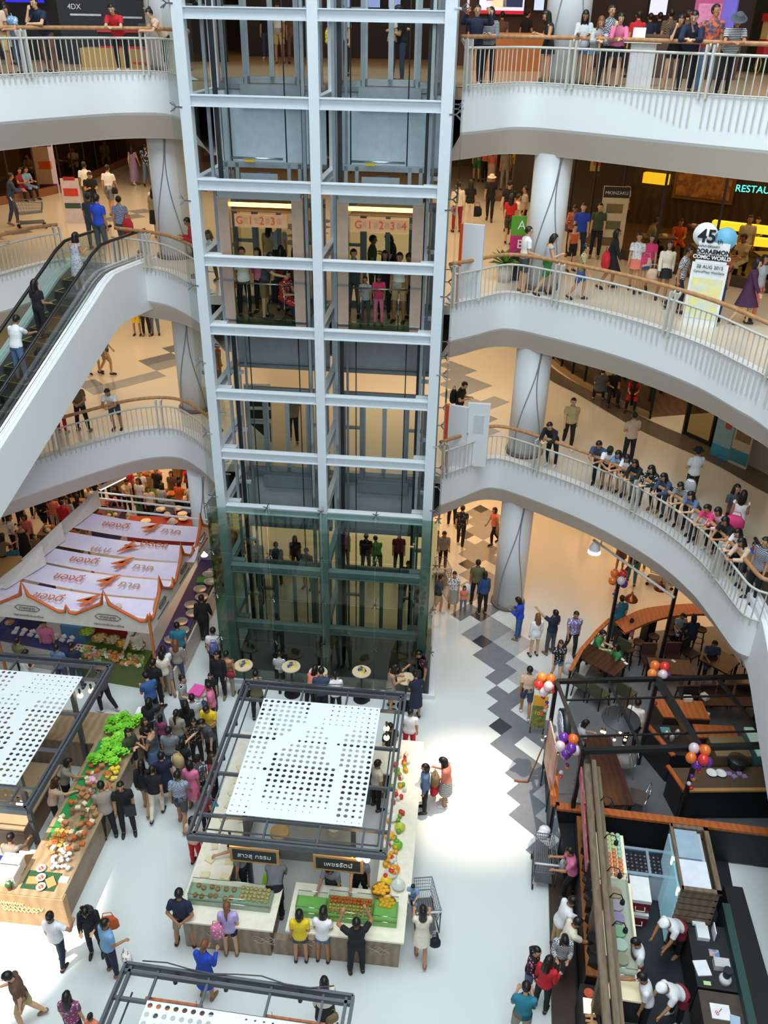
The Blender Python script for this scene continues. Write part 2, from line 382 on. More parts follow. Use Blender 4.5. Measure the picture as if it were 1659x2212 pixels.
# ================= ELEVATOR TOWER =================
tw = thing('elevator_tower', 'white steel frame of the twin glass elevator shaft in the middle of the atrium', 'elevator tower', T0, TRZ)
BZ = [17.46, 15.845, 14.16, 12.49, 10.85, 9.17, 7.5, 5.876, 3.954, 1.992]
W3 = 5.306
for x0, x1 in ((-.24, 0), (2.54, 2.76), (W3, W3+.24)):
    m = MB(); m.bb((x0, 0, 0), (x1, .24, 21)); m.build('front_post', STEELW, tw)
    m = MB(); m.bb((x0+.03, 2.4, 0), (x1-.03, 2.6, 21)); m.build('rear_post', STEELW, tw)
def hbeam(m, a, b, w=.2, h=.23):
    a = Vector(a); b = Vector(b)
    m.bar(a+Vector((0, 0, -.012)), b+Vector((0, 0, -.012)), w, .024); m.bar(a+Vector((0, 0, -h+.012)), b+Vector((0, 0, -h+.012)), w, .024)
    m.bar(a+Vector((0, 0, -h/2)), b+Vector((0, 0, -h/2)), .016, h-.05)
for z in BZ+[19.1]:
    for x0, x1 in ((0, 2.54), (2.76, W3)):
        m = MB(); hbeam(m, (x0, .12, z), (x1, .12, z)); m.build('cross_beam', STEELW, tw)
    for x in (-.1, 2.65, W3+.1):
        m = MB(); hbeam(m, (x, .24, z), (x, 2.4, z), .14, .2); m.build('side_beam', STEELW, tw)
        if x < 2 or x > 3:
            s = 1 if x < 2 else -1
            xa, xb = sorted((x-.02*s+.08*s, x+.42*s)); MB().bb((xa, .3, z-.1), (xb, .5, z-.02)).build('rail_bracket', STEELW, tw); MB().bb((xa, 1.5, z-.1), (xb, 1.6, z-.02)).build('rail_bracket', STEELW, tw)
for bx in (0, 2.76):
    for x, y, w_ in ((.22, .55, .07), (.3, .9, .09), (.18, 1.3, .06), (2.32, .55, .07), (2.24, .95, .09), (2.36, 1.4, .06), (.3, 1.9, .06), (2.2, 1.9, .06)):
        m = MB(); m.bb((bx+x-w_/2, y-w_/2, 0), (bx+x+w_/2, y+w_/2, 20.5)); m.build('guide_rail', STEEL if w_ < .08 else DARK, tw)
    for x in (.62, 1.9):
        MB().tube([(bx+x, 1.2, .3), (bx+x, 1.2, 10.6)], .016, 6).build('cable', DARK, tw)
        MB().tube([(bx+x-.12, 1.2, 14.2), (bx+x-.12, 1.2, 20)], .016, 6).build('cable', DARK, tw)
m = MB(); m.bb((-.6, -.42, 0), (W3+.6, 2.8, .16)); m.build('white_kerb', WHITE, tw)
MB().bb((-.2, .1, .165), (W3+.2, 2.35, .2)).build('pit_floor', mat('34494c', .3), tw)
# spandrel walls between the landings
for L, c in ((L3, 'b4c3cc'), (L2, '9aa0a2'), (L1, 'a2a9ab')):
    for x0, x1 in ((0, 2.54), (2.76, W3)):
        m = MB(); m.bb((x0+.02, 2.3, L-1.8), (x1-.02, 2.36, L-.12)); m.build('spandrel_panel', mat(c, .5), tw)
        m = MB(); m.bb((x0+.55, 2.12, L-.36), (x1-.55, 2.3, L-.02)); m.build('door_sill', mat('8d979c', .4, .4), tw)
        for z_, y_ in ((L-.1, 2.4), (L-1.8, 2.34)): MB().bb((x0+.02, 2.2, z_), (x1-.02, y_, z_+.1)).build('landing_beam', mat('7d8689', .4, .5), tw)
for L in LV:
    for k, x0 in enumerate((0, 2.76)):
        s = ('ground floor', 'lowest gallery', 'middle gallery', 'top gallery')[LV.index(L)]
        d = thing('elevator_door', 'glass and steel landing doors of the %s elevator at the %s' % (('left', 'right')[k], s), 'elevator door', T(x0, 2.42, L), TRZ)
        m = MB()
        for x in (.12, .62, 1.9, 2.4): m.bb((x-.05, -.05, 0), (x+.05, .05, 2.5))
        m.bb((.07, -.05, 2.4), (2.45, .05, 2.62)); m.bb((.07, -.04, 1.5), (.6, .04, 1.58)); m.bb((1.9, -.04, 1.5), (2.4, .04, 1.58)); m.bb((.07, -.05, 0), (.6, .05, .12)); m.bb((1.9, -.05, 0), (2.4, .05, .12))
        m.build('frame', mat('8f9a9f', .35, .5), d)
        for a in (.67, 1.26):
            m = MB()
            for x in (a+.03, a+.56): m.bb((x-.03, -.02, .02), (x+.03, .02, 2.4))
            m.bb((a, -.02, 2.3), (a+.59, .02, 2.4)); m.bb((a, -.02, .02), (a+.59, .02, .16))
            m.slot(1).quad((a+.06, 0, .16), (a+.53, 0, .16), (a+.53, 0, 2.3), (a+.06, 0, 2.3))
            m.build('door_leaf', [mat('a3abad', .3, .6), glass('dfe6e0')], d)
        m = MB()
        for a, b in ((.17, .57), (1.95, 2.35)):
            m.quad((a, 0, .1), (b, 0, .1), (b, 0, 2.4), (a, 0, 2.4))
        m.build('side_glass', glass('dfe6e0'), d)
# glass skins of the shaft
g = thing('shaft_glazing', 'clear glass walls of the elevator shaft held by small steel spider fittings', 'glass wall', T0, TRZ)
zz = [6.15, 8.0, 9.9, 11.8, 13.7, 15.6, 17.5, 19.4]
for x in (-.42, W3+.42):
    for a, b in zip(zz[:-1], zz[1:]):
        MB().quad((x, -.05, a+.01), (x, 2.6, a+.01), (x, 2.6, b-.01), (x, -.05, b-.01)).build('side_pane', glass('e6efec', .1), g)
    for z in zz:
        for y in (.0, 1.3, 2.5):
            m = MB(); s = .1 if x < 0 else -.1
            for dy, dz in ((.09, .09), (-.09, .09), (.09, -.09), (-.09, -.09)): m.bar((x+s, y, z), (x, y+dy, z+dz), .02)
            m.bar((x+s, y, z), (x+s*2.4, y, z), .03)
            m.build('spider_fitting', CHROME, g)
e = thing('base_glazing', 'green tinted glass enclosure around the foot of the elevator tower', 'glass wall', T0, TRZ)
GG = glass('a9c6bc', .36, .03)
zz = [.16, 1.65, 3.15, 4.6, 6.05]
xs = [-.42, 1.2, 2.65, 4.1, W3+.42]
for a, b in zip(zz[:-1], zz[1:]):
    for c, d in zip(xs[:-1], xs[1:]):
        MB().quad((c+.008, -.36, a+.006), (d-.008, -.36, a+.006), (d-.008, -.36, b-.006), (c+.008, -.36, b-.006)).build('front_pane', GG, e)
    for x in (-.42, W3+.42):
        MB().quad((x, -.36, a), (x, 2.6, a), (x, 2.6, b-.01), (x, -.36, b-.01)).build('side_pane', GG, e)
for z in zz[1:]:
    for x in xs:
        m = MB()
        for dx, dz in ((.08, .08), (-.08, .08), (.08, -.08), (-.08, -.08)): m.bar((x, -.26, z), (x+dx, -.36, z+dz), .02)
        m.bar((x, -.26, z), (x, -.02, z), .03); m.build('spider_fitting', CHROME, e)
    for x in xs[1:4]:
        m = MB(); m.bar((x, -.3, z), (x, -.3, z+.01), .03); 
# ---- cars ----
def car(x0, label, signs):
    t = thing('elevator_car', label, 'elevator car', T(x0+1.27, .45, L2), TRZ)
    m = MB(); m.bb((-.92, 0, -.12), (.92, 1.7, 0)); m.build('car_floor', mat('8c7a60', .4), t)
    RP = mat('b39a88', .35, .25)
    for x in (-.86, .86):
        m = MB(); m.bb((x-.13, -.02, -.1), (x+.13, .12, 2.95)); m.build('corner_post', RP, t)
        MB().bb((x-.13, -.03, .05), (x+.13, .13, .12)).build('post_band', CHROME, t); MB().bb((x-.13, -.03, 1.02), (x+.13, .13, 1.07)).build('post_band', CHROME, t)
    m = MB(); m.bb((-.95, -.03, 2.9), (.95, .1, 3.05)); m.bb((-.95, 0, 2.98), (.95, 1.7, 3.02)); m.build('roof', mat('aab0b2', .35, .5), t)
    m = MB(); m.bb((-.72, .05, 2.72), (.72, .14, 2.8)); m.build('light_strip', mat('ffc860', .5, emit=5, var=0), t)
    m = MB(); m.bb((-.72, .1, 2.6), (.72, 1.6, 2.62)); m.build('car_ceiling', mat('6b5a48', .4), t)
    s = MB().bb((-.62, .03, 2.28), (.62, .06, 2.56)).build('floor_directory', mat('c89468', .5, emit=.08), t)
    for i, ch in enumerate(signs):
        text('number', ch, .24, mat('b8481e', .5, emit=.1), s, (-.5+i*.26, .02, 2.42), (PI/2, 0, 0))
        m = MB()
        for q in range(4): m.bb((-.41+i*.26, .022, 2.47-q*.035), (-.31+i*.26, .026, 2.482-q*.035))
        m.build('caption_line', mat('b98b6c', .6), s)
    m = MB(); m.quad((-.73, .03, 0), (.73, .03, 0), (.73, .03, 2.25), (-.73, .03, 2.25)); m.build('front_glass', glass('e4e8dc', .1), t)
    for x in (-.9, .9): MB().quad((x, .12, 0), (x, 1.6, 0), (x, 1.6, 2.6), (x, .12, 2.6)).build('side_glass', glass('dcd8c8', .1), t)
    m = MB(); m.bb((-.74, -.02, -.12), (.74, .05, .16)); m.build('glass_skirt', glass('d0e6de', .3), t)  # pale teal tint stands in for the floor's reflection
    MB().tube([(-.72, .12, .95), (.72, .12, .95)], .022, 8).build('handrail', CHROME, t)
    for x in (-.45, .45): MB().tube([(x, .12, 0), (x, .12, .95)], .014, 6).build('rail_support', CHROME, t)
    m = MB(); m.bb((-.95, .5, 3.02), (.95, .75, 3.1)); m.bb((-.95, .5, 3.5), (.95, .62, 3.62))
    for x in (-.85, -.6, .6, .85): m.bb((x-.04, .5, 3.05), (x+.04, .6, 3.6))
    m.bb((-.45, .2, 3.1), (.4, .26, 3.42)); m.build('car_top_frame', mat('9aa4a9', .4, .5), t)
    MB().bb((-.2, .7, 3.1), (.1, .95, 3.35)).build('control_box', DARK, t)
    MB().bb((-.4, .45, 3.62), (-.18, .5, 3.68)).build('warning_label', mat('e5c51e', .5), t)
    MB().tube([(-.7, .35, 3.72), (.5, .35, 3.72)], .025, 8).build('safety_bar', CHROME, t)
    return t
car(0, 'left elevator car stopped at the middle gallery, display reading G 1 2 3', 'G123')
car(2.76, 'right elevator car stopped at the middle gallery, display reading G 1 2 3 4', 'G1234')
# ================= ESCALATORS =================
def escalator(loc, head, label, nst=16, right_only=False, length=8.9):
    h = math.radians(head)
    t = thing('escalator', label, 'escalator', (loc[0], loc[1], loc[2]), PI-h)
    # local: +x image right, -y down the slope
    K = .577
    def prof(off, n=26, x=0, s0=-2.2, s1=length):
        P = []
        for i in range(n+1):
            s = s0+(s1-s0)*i/n
            z = off-(K*s if s > .5 else (0 if s < -.3 else K*.5*((s+.3)/.8)**2))
            P.append(Vector((x, -s, z)))
        return P
    for sx in (-1, 1):
        nm = 'cladding'
        a = prof(.18, x=sx*.95); b = prof(-1.25, x=sx*.95); c = prof(.18, x=sx*.66); bb = prof(-1.4, x=sx*.5)
        m = MB()
        if sx > 0: m.strip(b, a); m.strip(a, c); m.strip(bb, b)
        else: m.strip(a, b); m.strip(c, a); m.strip(b, bb)
        m.build(nm, FASC, t)
        m = MB(); m.tube(prof(.2, x=sx*.8), .05, 6); m.build('bright_trim', mat('f2f5f6', .3), t)
        m = MB(); m.strip(prof(.22, x=sx*.58), prof(-.1, x=sx*.53)); m.strip(prof(.22, x=sx*.58), prof(.2, x=sx*.66)); m.build('steel_skirt', mat('a8acab', .25, .8), t)
        m = MB(); m.strip(prof(.22, x=sx*.6), prof(.93, x=sx*.6)); m.build('glass_balustrade', glass('cfe0dc', .2), t)
        m = MB(); m.tube(prof(.95, x=sx*.6), .045, 8); m.build('rubber_handrail', mat('1c1c1f', .4), t)
    m = MB(); m.strip(prof(-1.4, x=-.5), prof(-1.4, x=.5)); m.build('underside', FASC, t)
    stp = None
    for i in range(-3, int(length/.4)):
        s = i*.4; z = 0 if s < 0 else -K*(s)
        m = MB(); m.bb((-.5, -s-.4, z-.05-(.23 if s >= 0 else 0)), (.5, -s, z-.03-(.0 if s < 0 else .0)))
        m.slot(1).bb((-.5, -s-.4, z-.03), (-.46, -s, z-.025)); m.bb((.46, -s-.4, z-.03), (.5, -s, z-.025))
        m.bb((-.5, -s-.4, z-.03), (.5, -s-.38, z-.024))
        m.build('step', [mat('2a2926', .5), mat('8f8a35', .5)], t)
    MB().bb((-.55, .9, -.02), (.55, 2.2, .012)).build('landing_plate', mat('6e6c66', .4, .7), t)
    return t
ESC = (-8.59, 24.33, L2)
escalator(ESC, 200, 'escalator with white cladding descending from the middle gallery at left')
escalator((9.35, 15.25, L1), 183, 'white clad escalator leaving the lowest gallery at the right edge', length=7.5)
def esc_pos(s, x): # world point on the left escalator steps
    h = math.radians(200); d = Vector((math.sin(h), math.cos(h), 0)); r = Vector((-math.cos(h), math.sin(h), 0))
    st = math.floor(s/.4)*.4
    return Vector(ESC)+d*(st+.2)+r*x+Vector((0, 0, -.577*st-.02))
# ================= KIOSKS WITH PERFORATED ROOF PANELS =================
HOLES = """4444444400022222222
4444444400022222222
4444444300022222222
4444444300222222222
4444444300222222222
4444440003300003333
4444440033300044444
4444400033330044444
4444000333330344444
4440003444440044444
4440044444440044444
3330444444440044444
3330444444444044444
3330444444444404444
3334444444444404444
0000444444444404444
2220444433444404444
2220333344433304444
2220333333333304433
2220333333333304433
1110122222222204433
2220011111110004433
2220000000000001111""".split('\n')
def kiosk(loc, rz, label, cab=True, bulbs=()):
    t = thing('kiosk_pergola', label, 'pergola', (*loc[:2], 0), rz)
    W_, D_ = 4.0, 4.68; Z = 3.0
    for a, b in (((0, 0), (W_, 0)), ((W_, 0), (W_, D_)), ((W_, D_), (0, D_)), ((0, D_), (0, 0))):
        m = MB(); ax = Vector((*a, Z)); bx = Vector((*b, Z)); m.bar(ax, bx, .05, .14)
        d = (bx-ax).normalized(); n_ = Vector((-d.y, d.x, 0))*.11
        m.bar(ax+n_-Vector((0, 0, .02)), bx+n_-Vector((0, 0, .02)), .05, .1); m.build('edge_beam', DGREY, t)
    for y in (.62, 1.75, 2.9, 4.12):
        m = MB(); m.bar((0, y, Z-.04), (W_, y, Z-.04), .05, .08); m.build('joist', DGREY, t)
    for x in (.6, 1.5, 2.6, 3.5):
        for a, b in ((0, .65), (4.1, D_)):
            m = MB(); m.bar((x, a, Z-.02), (x, b, Z-.02), .04, .06); m.build('stub_joist', DGREY, t)
    for x, y in ((.85, 1.15), (3.2, 1.15), (.85, 3.9), (3.2, 3.9)):
        m = MB(); m.bb((x-.05, y-.05, 0), (x+.05, y+.05, Z)); m.build('post', DGREY, t)
    MB().tube([(.25, .35, Z-.14), (3.8, .35, Z-.14)], .018, 6).build('light_track', DGREY, t)
    MB().tube([(.25, .35, Z-.14), (.25, 4.3, Z-.14)], .018, 6).build('light_track', DGREY, t)
    MB().tube([(3.8, .35, Z-.14), (3.8, 4.3, Z-.14)], .018, 6).build('light_track', DGREY, t)
    # perforated panel
    m = MB(); cols, rows = 19, 23; x0, x1, y0, y1 = .62, 3.45, .62, 4.1; cw = (x1-x0)/cols; ch = (y1-y0)/rows
    RR = {'1': .013, '2': .022, '3': .034, '4': .044}
    for r in range(rows):
        for c in range(cols):
            a = HOLES[r][c]; cx = x0+(c+.5)*cw; cy = y1-(r+.5)*ch; z = Z+.06
            q = [(cx-cw/2, cy-ch/2, z), (cx+cw/2, cy-ch/2, z), (cx+cw/2, cy+ch/2, z), (cx-cw/2, cy+ch/2, z)]
            if a == '0': m.add(q, [(0, 1, 2, 3)]); continue
            R = RR[a]; n = 12; ring = []; outer = []
            for k in range(n):
                an = 2*PI*k/n+PI/4; ca, sa = math.cos(an), math.sin(an); s_ = max(abs(ca), abs(sa))
                ring.append((cx+ca*R, cy+sa*R, z)); outer.append((cx+ca/s_*cw/2, cy+sa/s_*ch/2, z))
            m.add(outer+ring, [(k, (k+1) % n, n+(k+1) % n, n+k) for k in range(n)])
    o = m.build('perforated_panel', mat('eef3f5', .5, var=.01), t)
    md = o.modifiers.new('thick', 'SOLIDIFY'); md.thickness = .012
    if cab:
        MB().tube([Vector((.3+i*.42, D_+.03+.05*math.sin(i*1.7), Z+.1+.02*math.cos(i*2.3))) for i in range(9)], .012, 5).build('cable', mat('4a4c50', .6), t)
    for x, y in bulbs:
        b = MB(); b.cyl((x, y, Z-.32), .03, .14, 8).build('lamp_socket', DARK, t)
        MB().ball((x, y, Z-.38), .07, 12).build('bulb', BULB, t)
    for x, y in ((.9, 4.6), (1.8, 4.6), (3.1, 4.6), (.1, 3.4), (.1, 2.3)):
        MB().cyl((x, y, Z-.2), .04, .12, 10).build('spotlight', DARK, t)
    return t
KC = Vector((-3.82, 11.6, 0)); KCR = math.radians(-5.5)
KL = Vector((-11.21, 12.52, 0)); KB = Vector((-4.92, 4.28, 0)); KBR = math.radians(-7.2)
def loc_(o, rz, x, y, z=0):
    return Vector((o.x+math.cos(rz)*x-math.sin(rz)*y, o.y+math.sin(rz)*x+math.cos(rz)*y, z))
kiosk(KC, KCR, 'grey steel pergola with perforated white panel over the central snack kiosk', bulbs=((.55, .3), (.75, .35), (3.3, .3), (3.45, .22), (3.6, .2), (3.62, 3.9), (3.65, 3.6)))
kiosk(KL, KCR, 'grey steel pergola with perforated white panel over the left produce kiosk', bulbs=((3.5, .5), (3.75, .45), (3.4, 3.9), (3.6, 4.1)))
kiosk(KB, KBR, 'grey steel pergola with perforated white panel cut by the bottom edge', bulbs=((.7, 4.0),))
for x, y, s in ((1.0, 4.25, 1), (3.1, 4.25, 1)):
    t = thing('wooden_sign_board', 'thin orange-brown wooden board hanging under the bottom pergola, %s one' % ('left' if x < 2 else 'right'), 'sign board', loc_(KB, KBR, x, y, 2.6), KBR)
    MB().bb((-.5, -.02, 0), (.5, .02, .26)).build('board', WOODO, t)
    for q in (-.4, .4): MB().tube([(q, 0, .26), (q, 0, .38)], .006, 5).build('hook', CHROME, t)
KWOOD = mat('a08a74', .5, pat='wood', c2='8d7762', ps=1.6)
TOPW = mat('efe9d6', .3, coat=.3)
def counter(loc, rz, segs, label, body=KWOOD, top=TOPW, h=1.0, script=None):
    t = thing('kiosk_counter', label, 'counter', (*loc[:2], 0), rz)
    for (x0, y0, x1, y1) in segs:
        i = .1
        MB().bb((x0+i, y0+i, 0), (x1-i, y1-i, h-.05)).build('base_cabinet', body, t)
        MB().bb((x0, y0, h-.05), (x1, y1, h)).build('counter_top', top, t)
    return t
t = counter(KC, KCR, [(-.3, -.5, 1.75, .55), (2.0, -.45, 4.45, .7), (3.75, .7, 4.5, 5.2), (-.3, .55, .55, 4.0), (-.3, 4.0, 3.75, 5.0)], 'cream topped wooden counter around the central snack kiosk')
MB().bb((1.7, -.35, 0), (2.1, -.2, .5)).build('low_gate', KWOOD, t)
for x in (.5, 1.5, 2.4, 3.9):
    m = MB(); random.seed(x)
    for k in range(5): m.tube([(x-.2+.09*j, -.41 if x < 2 else -.36, .45+.1*k*.4+.07*math.sin(j*2.1+k*1.3+x)) for j in range(6)], .006, 4)
    m.build('scrollwork_logo', mat('d8cbb8', .5), t)
t = counter(KL, KCR, [(3.5, -.5, 4.6, 5.0), (1.6, -.5, 3.5, .1), (-1, 3.9, 3.5, 5.0)], 'brown wooden counter around the left produce kiosk', top=mat('a9906f', .5, pat='wood', c2='957c5d', ps=1.6))
MB().bb((2.9, -.52, 0), (4.62, -.35, .98)).build('front_panel', mat('c79f70', .5, pat='wood', c2='b98f60', ps=1.2), t)
for r_, w_, z_ in ((0, .55, .72), (1, .95, .6), (2, .8, .5)):
    MB().tube([(3.15+.03*r_+w_*j/30, -.535, z_+.05*math.sin(j*1.9+r_)) for j in range(31)], .014, 5).build('script_logo', mat('f4e8a8', .5), t)
MB().tube([(3.08+.09*math.cos(j*PI/8), -.535, .74+.09*math.sin(j*PI/8)) for j in range(16)], .02, 5, closed=True).build('script_logo', mat('f4e8a8', .5), t)
counter(KC, KCR, [(1.2, 1.9, 3.1, 2.6)], 'inner work table under the central perforated panel', body=mat('8d8d8a', .5), top=mat('b9b4a8', .3, .5), h=.88)
counter(KL, KCR, [(1.4, 1.2, 2.9, 3.2)], 'inner work table of the left produce kiosk', body=mat('7a5d44', .5), top=mat('b39a78', .5), h=.88)
# ================= GOODS =================
def K(x, y, z=1.0): return loc_(KC, KCR, x, y, z)
def KLp(x, y, z=1.0): return loc_(KL, KCR, x, y, z)
def case(o, rz, x, y, z, w, d, label, h=.32, base='9fb09a'):
    t = thing('glass_display_case', label, 'display case', loc_(o, rz, x, y, z), rz)
    MB().bb((0, 0, 0), (w, d, .16)).build('base', mat(base, .5), t)
    m = MB(); g0 = .16
    m.quad((0, 0, g0), (w, 0, g0), (w, .02, h), (0, .02, h)); m.quad((0, .02, h), (w, .02, h), (w, d, h), (0, d, h))
    m.quad((0, 0, g0), (0, .02, h), (0, d, h), (0, d, g0)); m.quad((w, 0, g0), (w, d, g0), (w, d, h), (w, .02, h))
    m.build('glass_cover', glass('e8f2ee', .12), t)
    for a, b in (((0, .02, h), (w, .02, h)), ((0, d, h), (w, d, h)), ((0, 0, g0), (w, 0, g0))): MB().tube([a, b], .008, 5).build('edge_strip', CHROME, t)
    return t
def many(name, mb, m, pts, label, cat, group, rz=None):
    first = None
    for p in pts:
        if first is None:
            first = mb.build(name, m, loc=p); tag(first, label, cat, group); me = first
        else:
            o = first.copy(); COL.objects.link(o); o.location = p
            o.rotation_euler.z = random.uniform(0, 6.28) if rz is None else rz
    return first
def grid(o, rz, x0, y0, x1, y1, nx, ny, z, j=.01):
    return [loc_(o, rz, x0+(x1-x0)*i/max(1, nx-1)+random.uniform(-j, j), y0+(y1-y0)*k/max(1, ny-1)+random.uniform(-j, j), z) for i in range(nx) for k in range(ny)]
case(KC, KCR, -.15, -.1, 1, 1.75, .42, 'long glass pastry case on the front left of the central kiosk')
case(KC, KCR, 2.15, -.12, 1, .62, .4, 'small glass case beside the entrance gap of the central kiosk', base='7fb85a')
case(KC, KCR, 2.8, -.14, 1, .95, .5, 'glass case of orange sweets on the front right of the central kiosk', base='7fb85a')
case(KC, KCR, 3.77, -.14, 1, .5, .5, 'steel and glass case at the front right corner of the central kiosk', base='7fb85a')
bun = lambda r, sz: MB().ball((0, 0, r*sz), r, 10, sz=sz)
many('pastry', bun(.055, .6), mat('c98f4e', .5, pat='noise', c2='9c6030', ps=9), grid(KC, KCR, -.02, .02, .75, .22, 6, 2, 1.16, .03), 'brown filled pastry in the long glass case', 'pastry', 'pastries in the long glass case')
many('round_bun', bun(.045, .5), mat('ddc07c', .5, pat='noise', c2='c79a55', ps=9), grid(KC, KCR, .95, .03, 1.5, .3, 7, 4, 1.16), 'pale round bun stacked in the long glass case', 'bun', 'buns in the long glass case')
many('orange_sweet', bun(.04, .7), mat('e0571e', .4), grid(KC, KCR, 2.86, .2, 3.68, .28, 11, 2, 1.18), 'orange-red sweet in a row inside the glass case', 'sweet', 'orange sweets in the glass case')
many('golden_sweet', bun(.035, .7), mat('d79a55', .4), grid(KC, KCR, 2.86, -.04, 3.68, .12, 11, 3, 1.17), 'golden brown sweet below the orange ones', 'sweet', 'golden sweets in the glass case')
box_ = lambda w, d, h: MB().bb((-w/2, -d/2, 0), (w/2, d/2, h))
many('food_tray', box_(.2, .14, .05), mat('e9dcb5', .5), grid(KC, KCR, .0, .62, .45, 3.7, 2, 9, 1.0), 'shallow tray of food on the left side of the central kiosk', 'tray', 'trays along the left side of the central kiosk')
def lantern(c, label):
    pass
jar = MB().lathe((0, 0, 0), [(.045, 0), (.05, .02), (.05, .1), (.035, .12)], 12)
for c, nm, k in (('c7352c', 'red', 0), ('e0a22a', 'yellow', 1), ('d9d6c8', 'white', 2), ('7ba33a', 'green', 3)):
    random.seed(k+3)
    pts = [K(random.uniform(3.82, 4.15), random.uniform(.9, 4.9)) for q in range(16)]
    many('lidded_jar', jar, mat(c, .3), pts, '%s lidded jar on the right counter of the central kiosk' % nm, 'jar', '%s jars on the right counter' % nm)
bowl = lambda r, h: MB().lathe((0, 0, 0), [(r*.55, 0), (r, h), (r*1.04, h), (r*.95, h*.75), (.001, h*.7)], 18)
for i, (x, y, c, nm) in enumerate(((3.95, 1.5, 'f0a820', 'yellow'), (4.1, 1.85, '6fb52e', 'green'), (3.9, 2.1, 'f0b03a', 'amber'), (4.12, 2.35, 'b9c33a', 'lime'), (3.92, 2.6, 'e8e2d0', 'white'), (4.1, 1.2, 'e48b2a', 'orange'), (3.95, .9, 'e5c52a', 'lemon'))):
    tag(bowl(.12, .1).build('fruit_bowl', mat(c, .4), loc=K(x, y)), '%s food bowl on the right counter of the central kiosk' % nm, 'bowl')
for i, (x, y) in enumerate(((4.02, .32), (3.86, .62))):
    t = thing('mango_basket', 'wicker basket heaped with yellow mangoes, %s of two on the central kiosk' % ('front' if i == 0 else 'rear'), 'basket', K(x, y))
    MB().lathe((0, 0, 0), [(.13, 0), (.2, .13), (.21, .14), (.18, .1), (.001, .08)], 18).build('basket', mat('b98b3a', .6, pat='plaid', c2='96702c', ps=22), t)
    random.seed(i)
    for k in range(14):
        a = k*2.4; r = .03*math.sqrt(k)*1.35
        MB().ball((math.cos(a)*r, math.sin(a)*r, .15+.05*(1-r/.2)), .045, 8, sx=1.4).build('mango', mat('f2b529', .4), t)
for x, y in ((3.95, .72), (3.75, 1.0)):
    tag(bowl(.14, .09).build('glass_bowl', mat('c9cfc6', .15, alpha=1), loc=K(x+.28, y+.1)), 'pale glass bowl on the right counter near the %s' % ('mango baskets' if y < .8 else 'yellow bowls'), 'bowl')
# hanging chalk signs
for x, s, nm in ((.75, 'สาวสุ กรรม', 'left'), (2.5, 'เพชรรัตน์', 'right')):
    t = thing('chalkboard_sign', 'wood framed chalkboard hung under the front beam of the central pergola, %s one' % nm, 'sign', K(x, .32, 2.05), KCR)
    MB().bb((-.02, -.03, -.02), (1.02, -.0, .42)).build('wood_frame', mat('c79455', .5), t)
    MB().bb((.04, -.04, .04), (.96, -.03, .36)).build('slate', mat('2b332f', .7), t)
    text('chalk_writing', s, .16, mat('f2f2ee', .6), t, (.5, -.045, .2), (PI/2, 0, 0))
# inner equipment
for x, y, c, nm, w_, h in ((1.35, 2.0, 'd8b070', 'round bamboo steamer lid', .22, .08), (2.6, 2.2, 'dfd6c0', 'cream mixing drum', .14, .16)):
    tag(MB().cyl((0, 0, 0), w_, h, 20).build('steamer', mat(c, .5), loc=K(x, y, .88)), nm+' on the inner work table of the central kiosk', 'steamer')
def stool(p, c, label, h=.48):
    t = thing('plastic_stool', label, 'stool', p)
    MB().bb((-.17, -.17, h-.05), (.17, .17, h)).build('seat', mat(c, .4), t)
    for a in (-1, 1):
        for b in (-1, 1): MB().bar((a*.14, b*.14, h-.04), (a*.19, b*.19, 0), .04).build('leg', mat(c, .4), t)
stool(K(1.35, .95, 0), '8fd02c', 'lime green plastic stool inside the central kiosk', .62)
stool(K(2.3, 2.95, 0), '7ac42c', 'second lime green stool under the central perforated panel', .55)
# produce on the left kiosk
def lettuce(p, s, i):
    random.seed(i); m = MB()
    for k in range(11):
        a = k*2.4; r = .02+.11*k/11; h = .12*(1-k/14)+.05
        c, s_ = math.cos(a), math.sin(a); n = Vector((-s_, c, 0))
        P0 = Vector((c*r*.3, s_*r*.3, 0)); P1 = Vector((c*r, s_*r, h)); P2 = Vector((c*(r+.05), s_*(r+.05), h*.8+.02))
        w_ = .06
        m.add([P0-n*w_*.4, P0+n*w_*.4, P1-n*w_+Vector((0, 0, .01)), P1+n*w_-Vector((0, 0, .01)), P2-n*w_*.7-Vector((0, 0, .02)), P2+n*w_*.7+Vector((0, 0, .02))], [(0, 1, 3, 2), (2, 3, 5, 4)], True)
    return m
first = None
random.seed(4)
for i in range(40):
    x = random.uniform(3.72, 4.42); y = random.uniform(3.2, 4.75); z = 1.02+random.uniform(0, .16)
    if i % 3 == 0:
        o = lettuce(None, 1, i).build('lettuce', mat('6fc42c' if i % 2 else '8bdc3c', .5, var=.15), loc=KLp(x, y, z))
        tag(o, 'bright green lettuce head heaped on the back corner of the left counter', 'lettuce', 'lettuce heads on the left kiosk'); first = o
    else:
        o = first.copy(); COL.objects.link(o); o.location = KLp(x, y, z)
    o.rotation_euler.z = random.uniform(0, 6)
for (x0, y0, x1, y1, z, nm) in ((3.6, .95, 3.85, 4.0, 1.01, 'inner'), (4.12, 1.2, 4.2, 3.2, 1.012, 'middle'), (3.6, -.35, 4.35, .1, 1.01, 'front')):
    m = MB(); m.bb((x0, y0, 1.0), (x1, y1, z)); o = m.build('green_cloth', mat('2b8f4a' if nm != 'front' else '234d2c', .8), loc=KL, rz=KCR); tag(o, '%s strip of green cloth laid on the left kiosk counter' % nm, 'cloth')
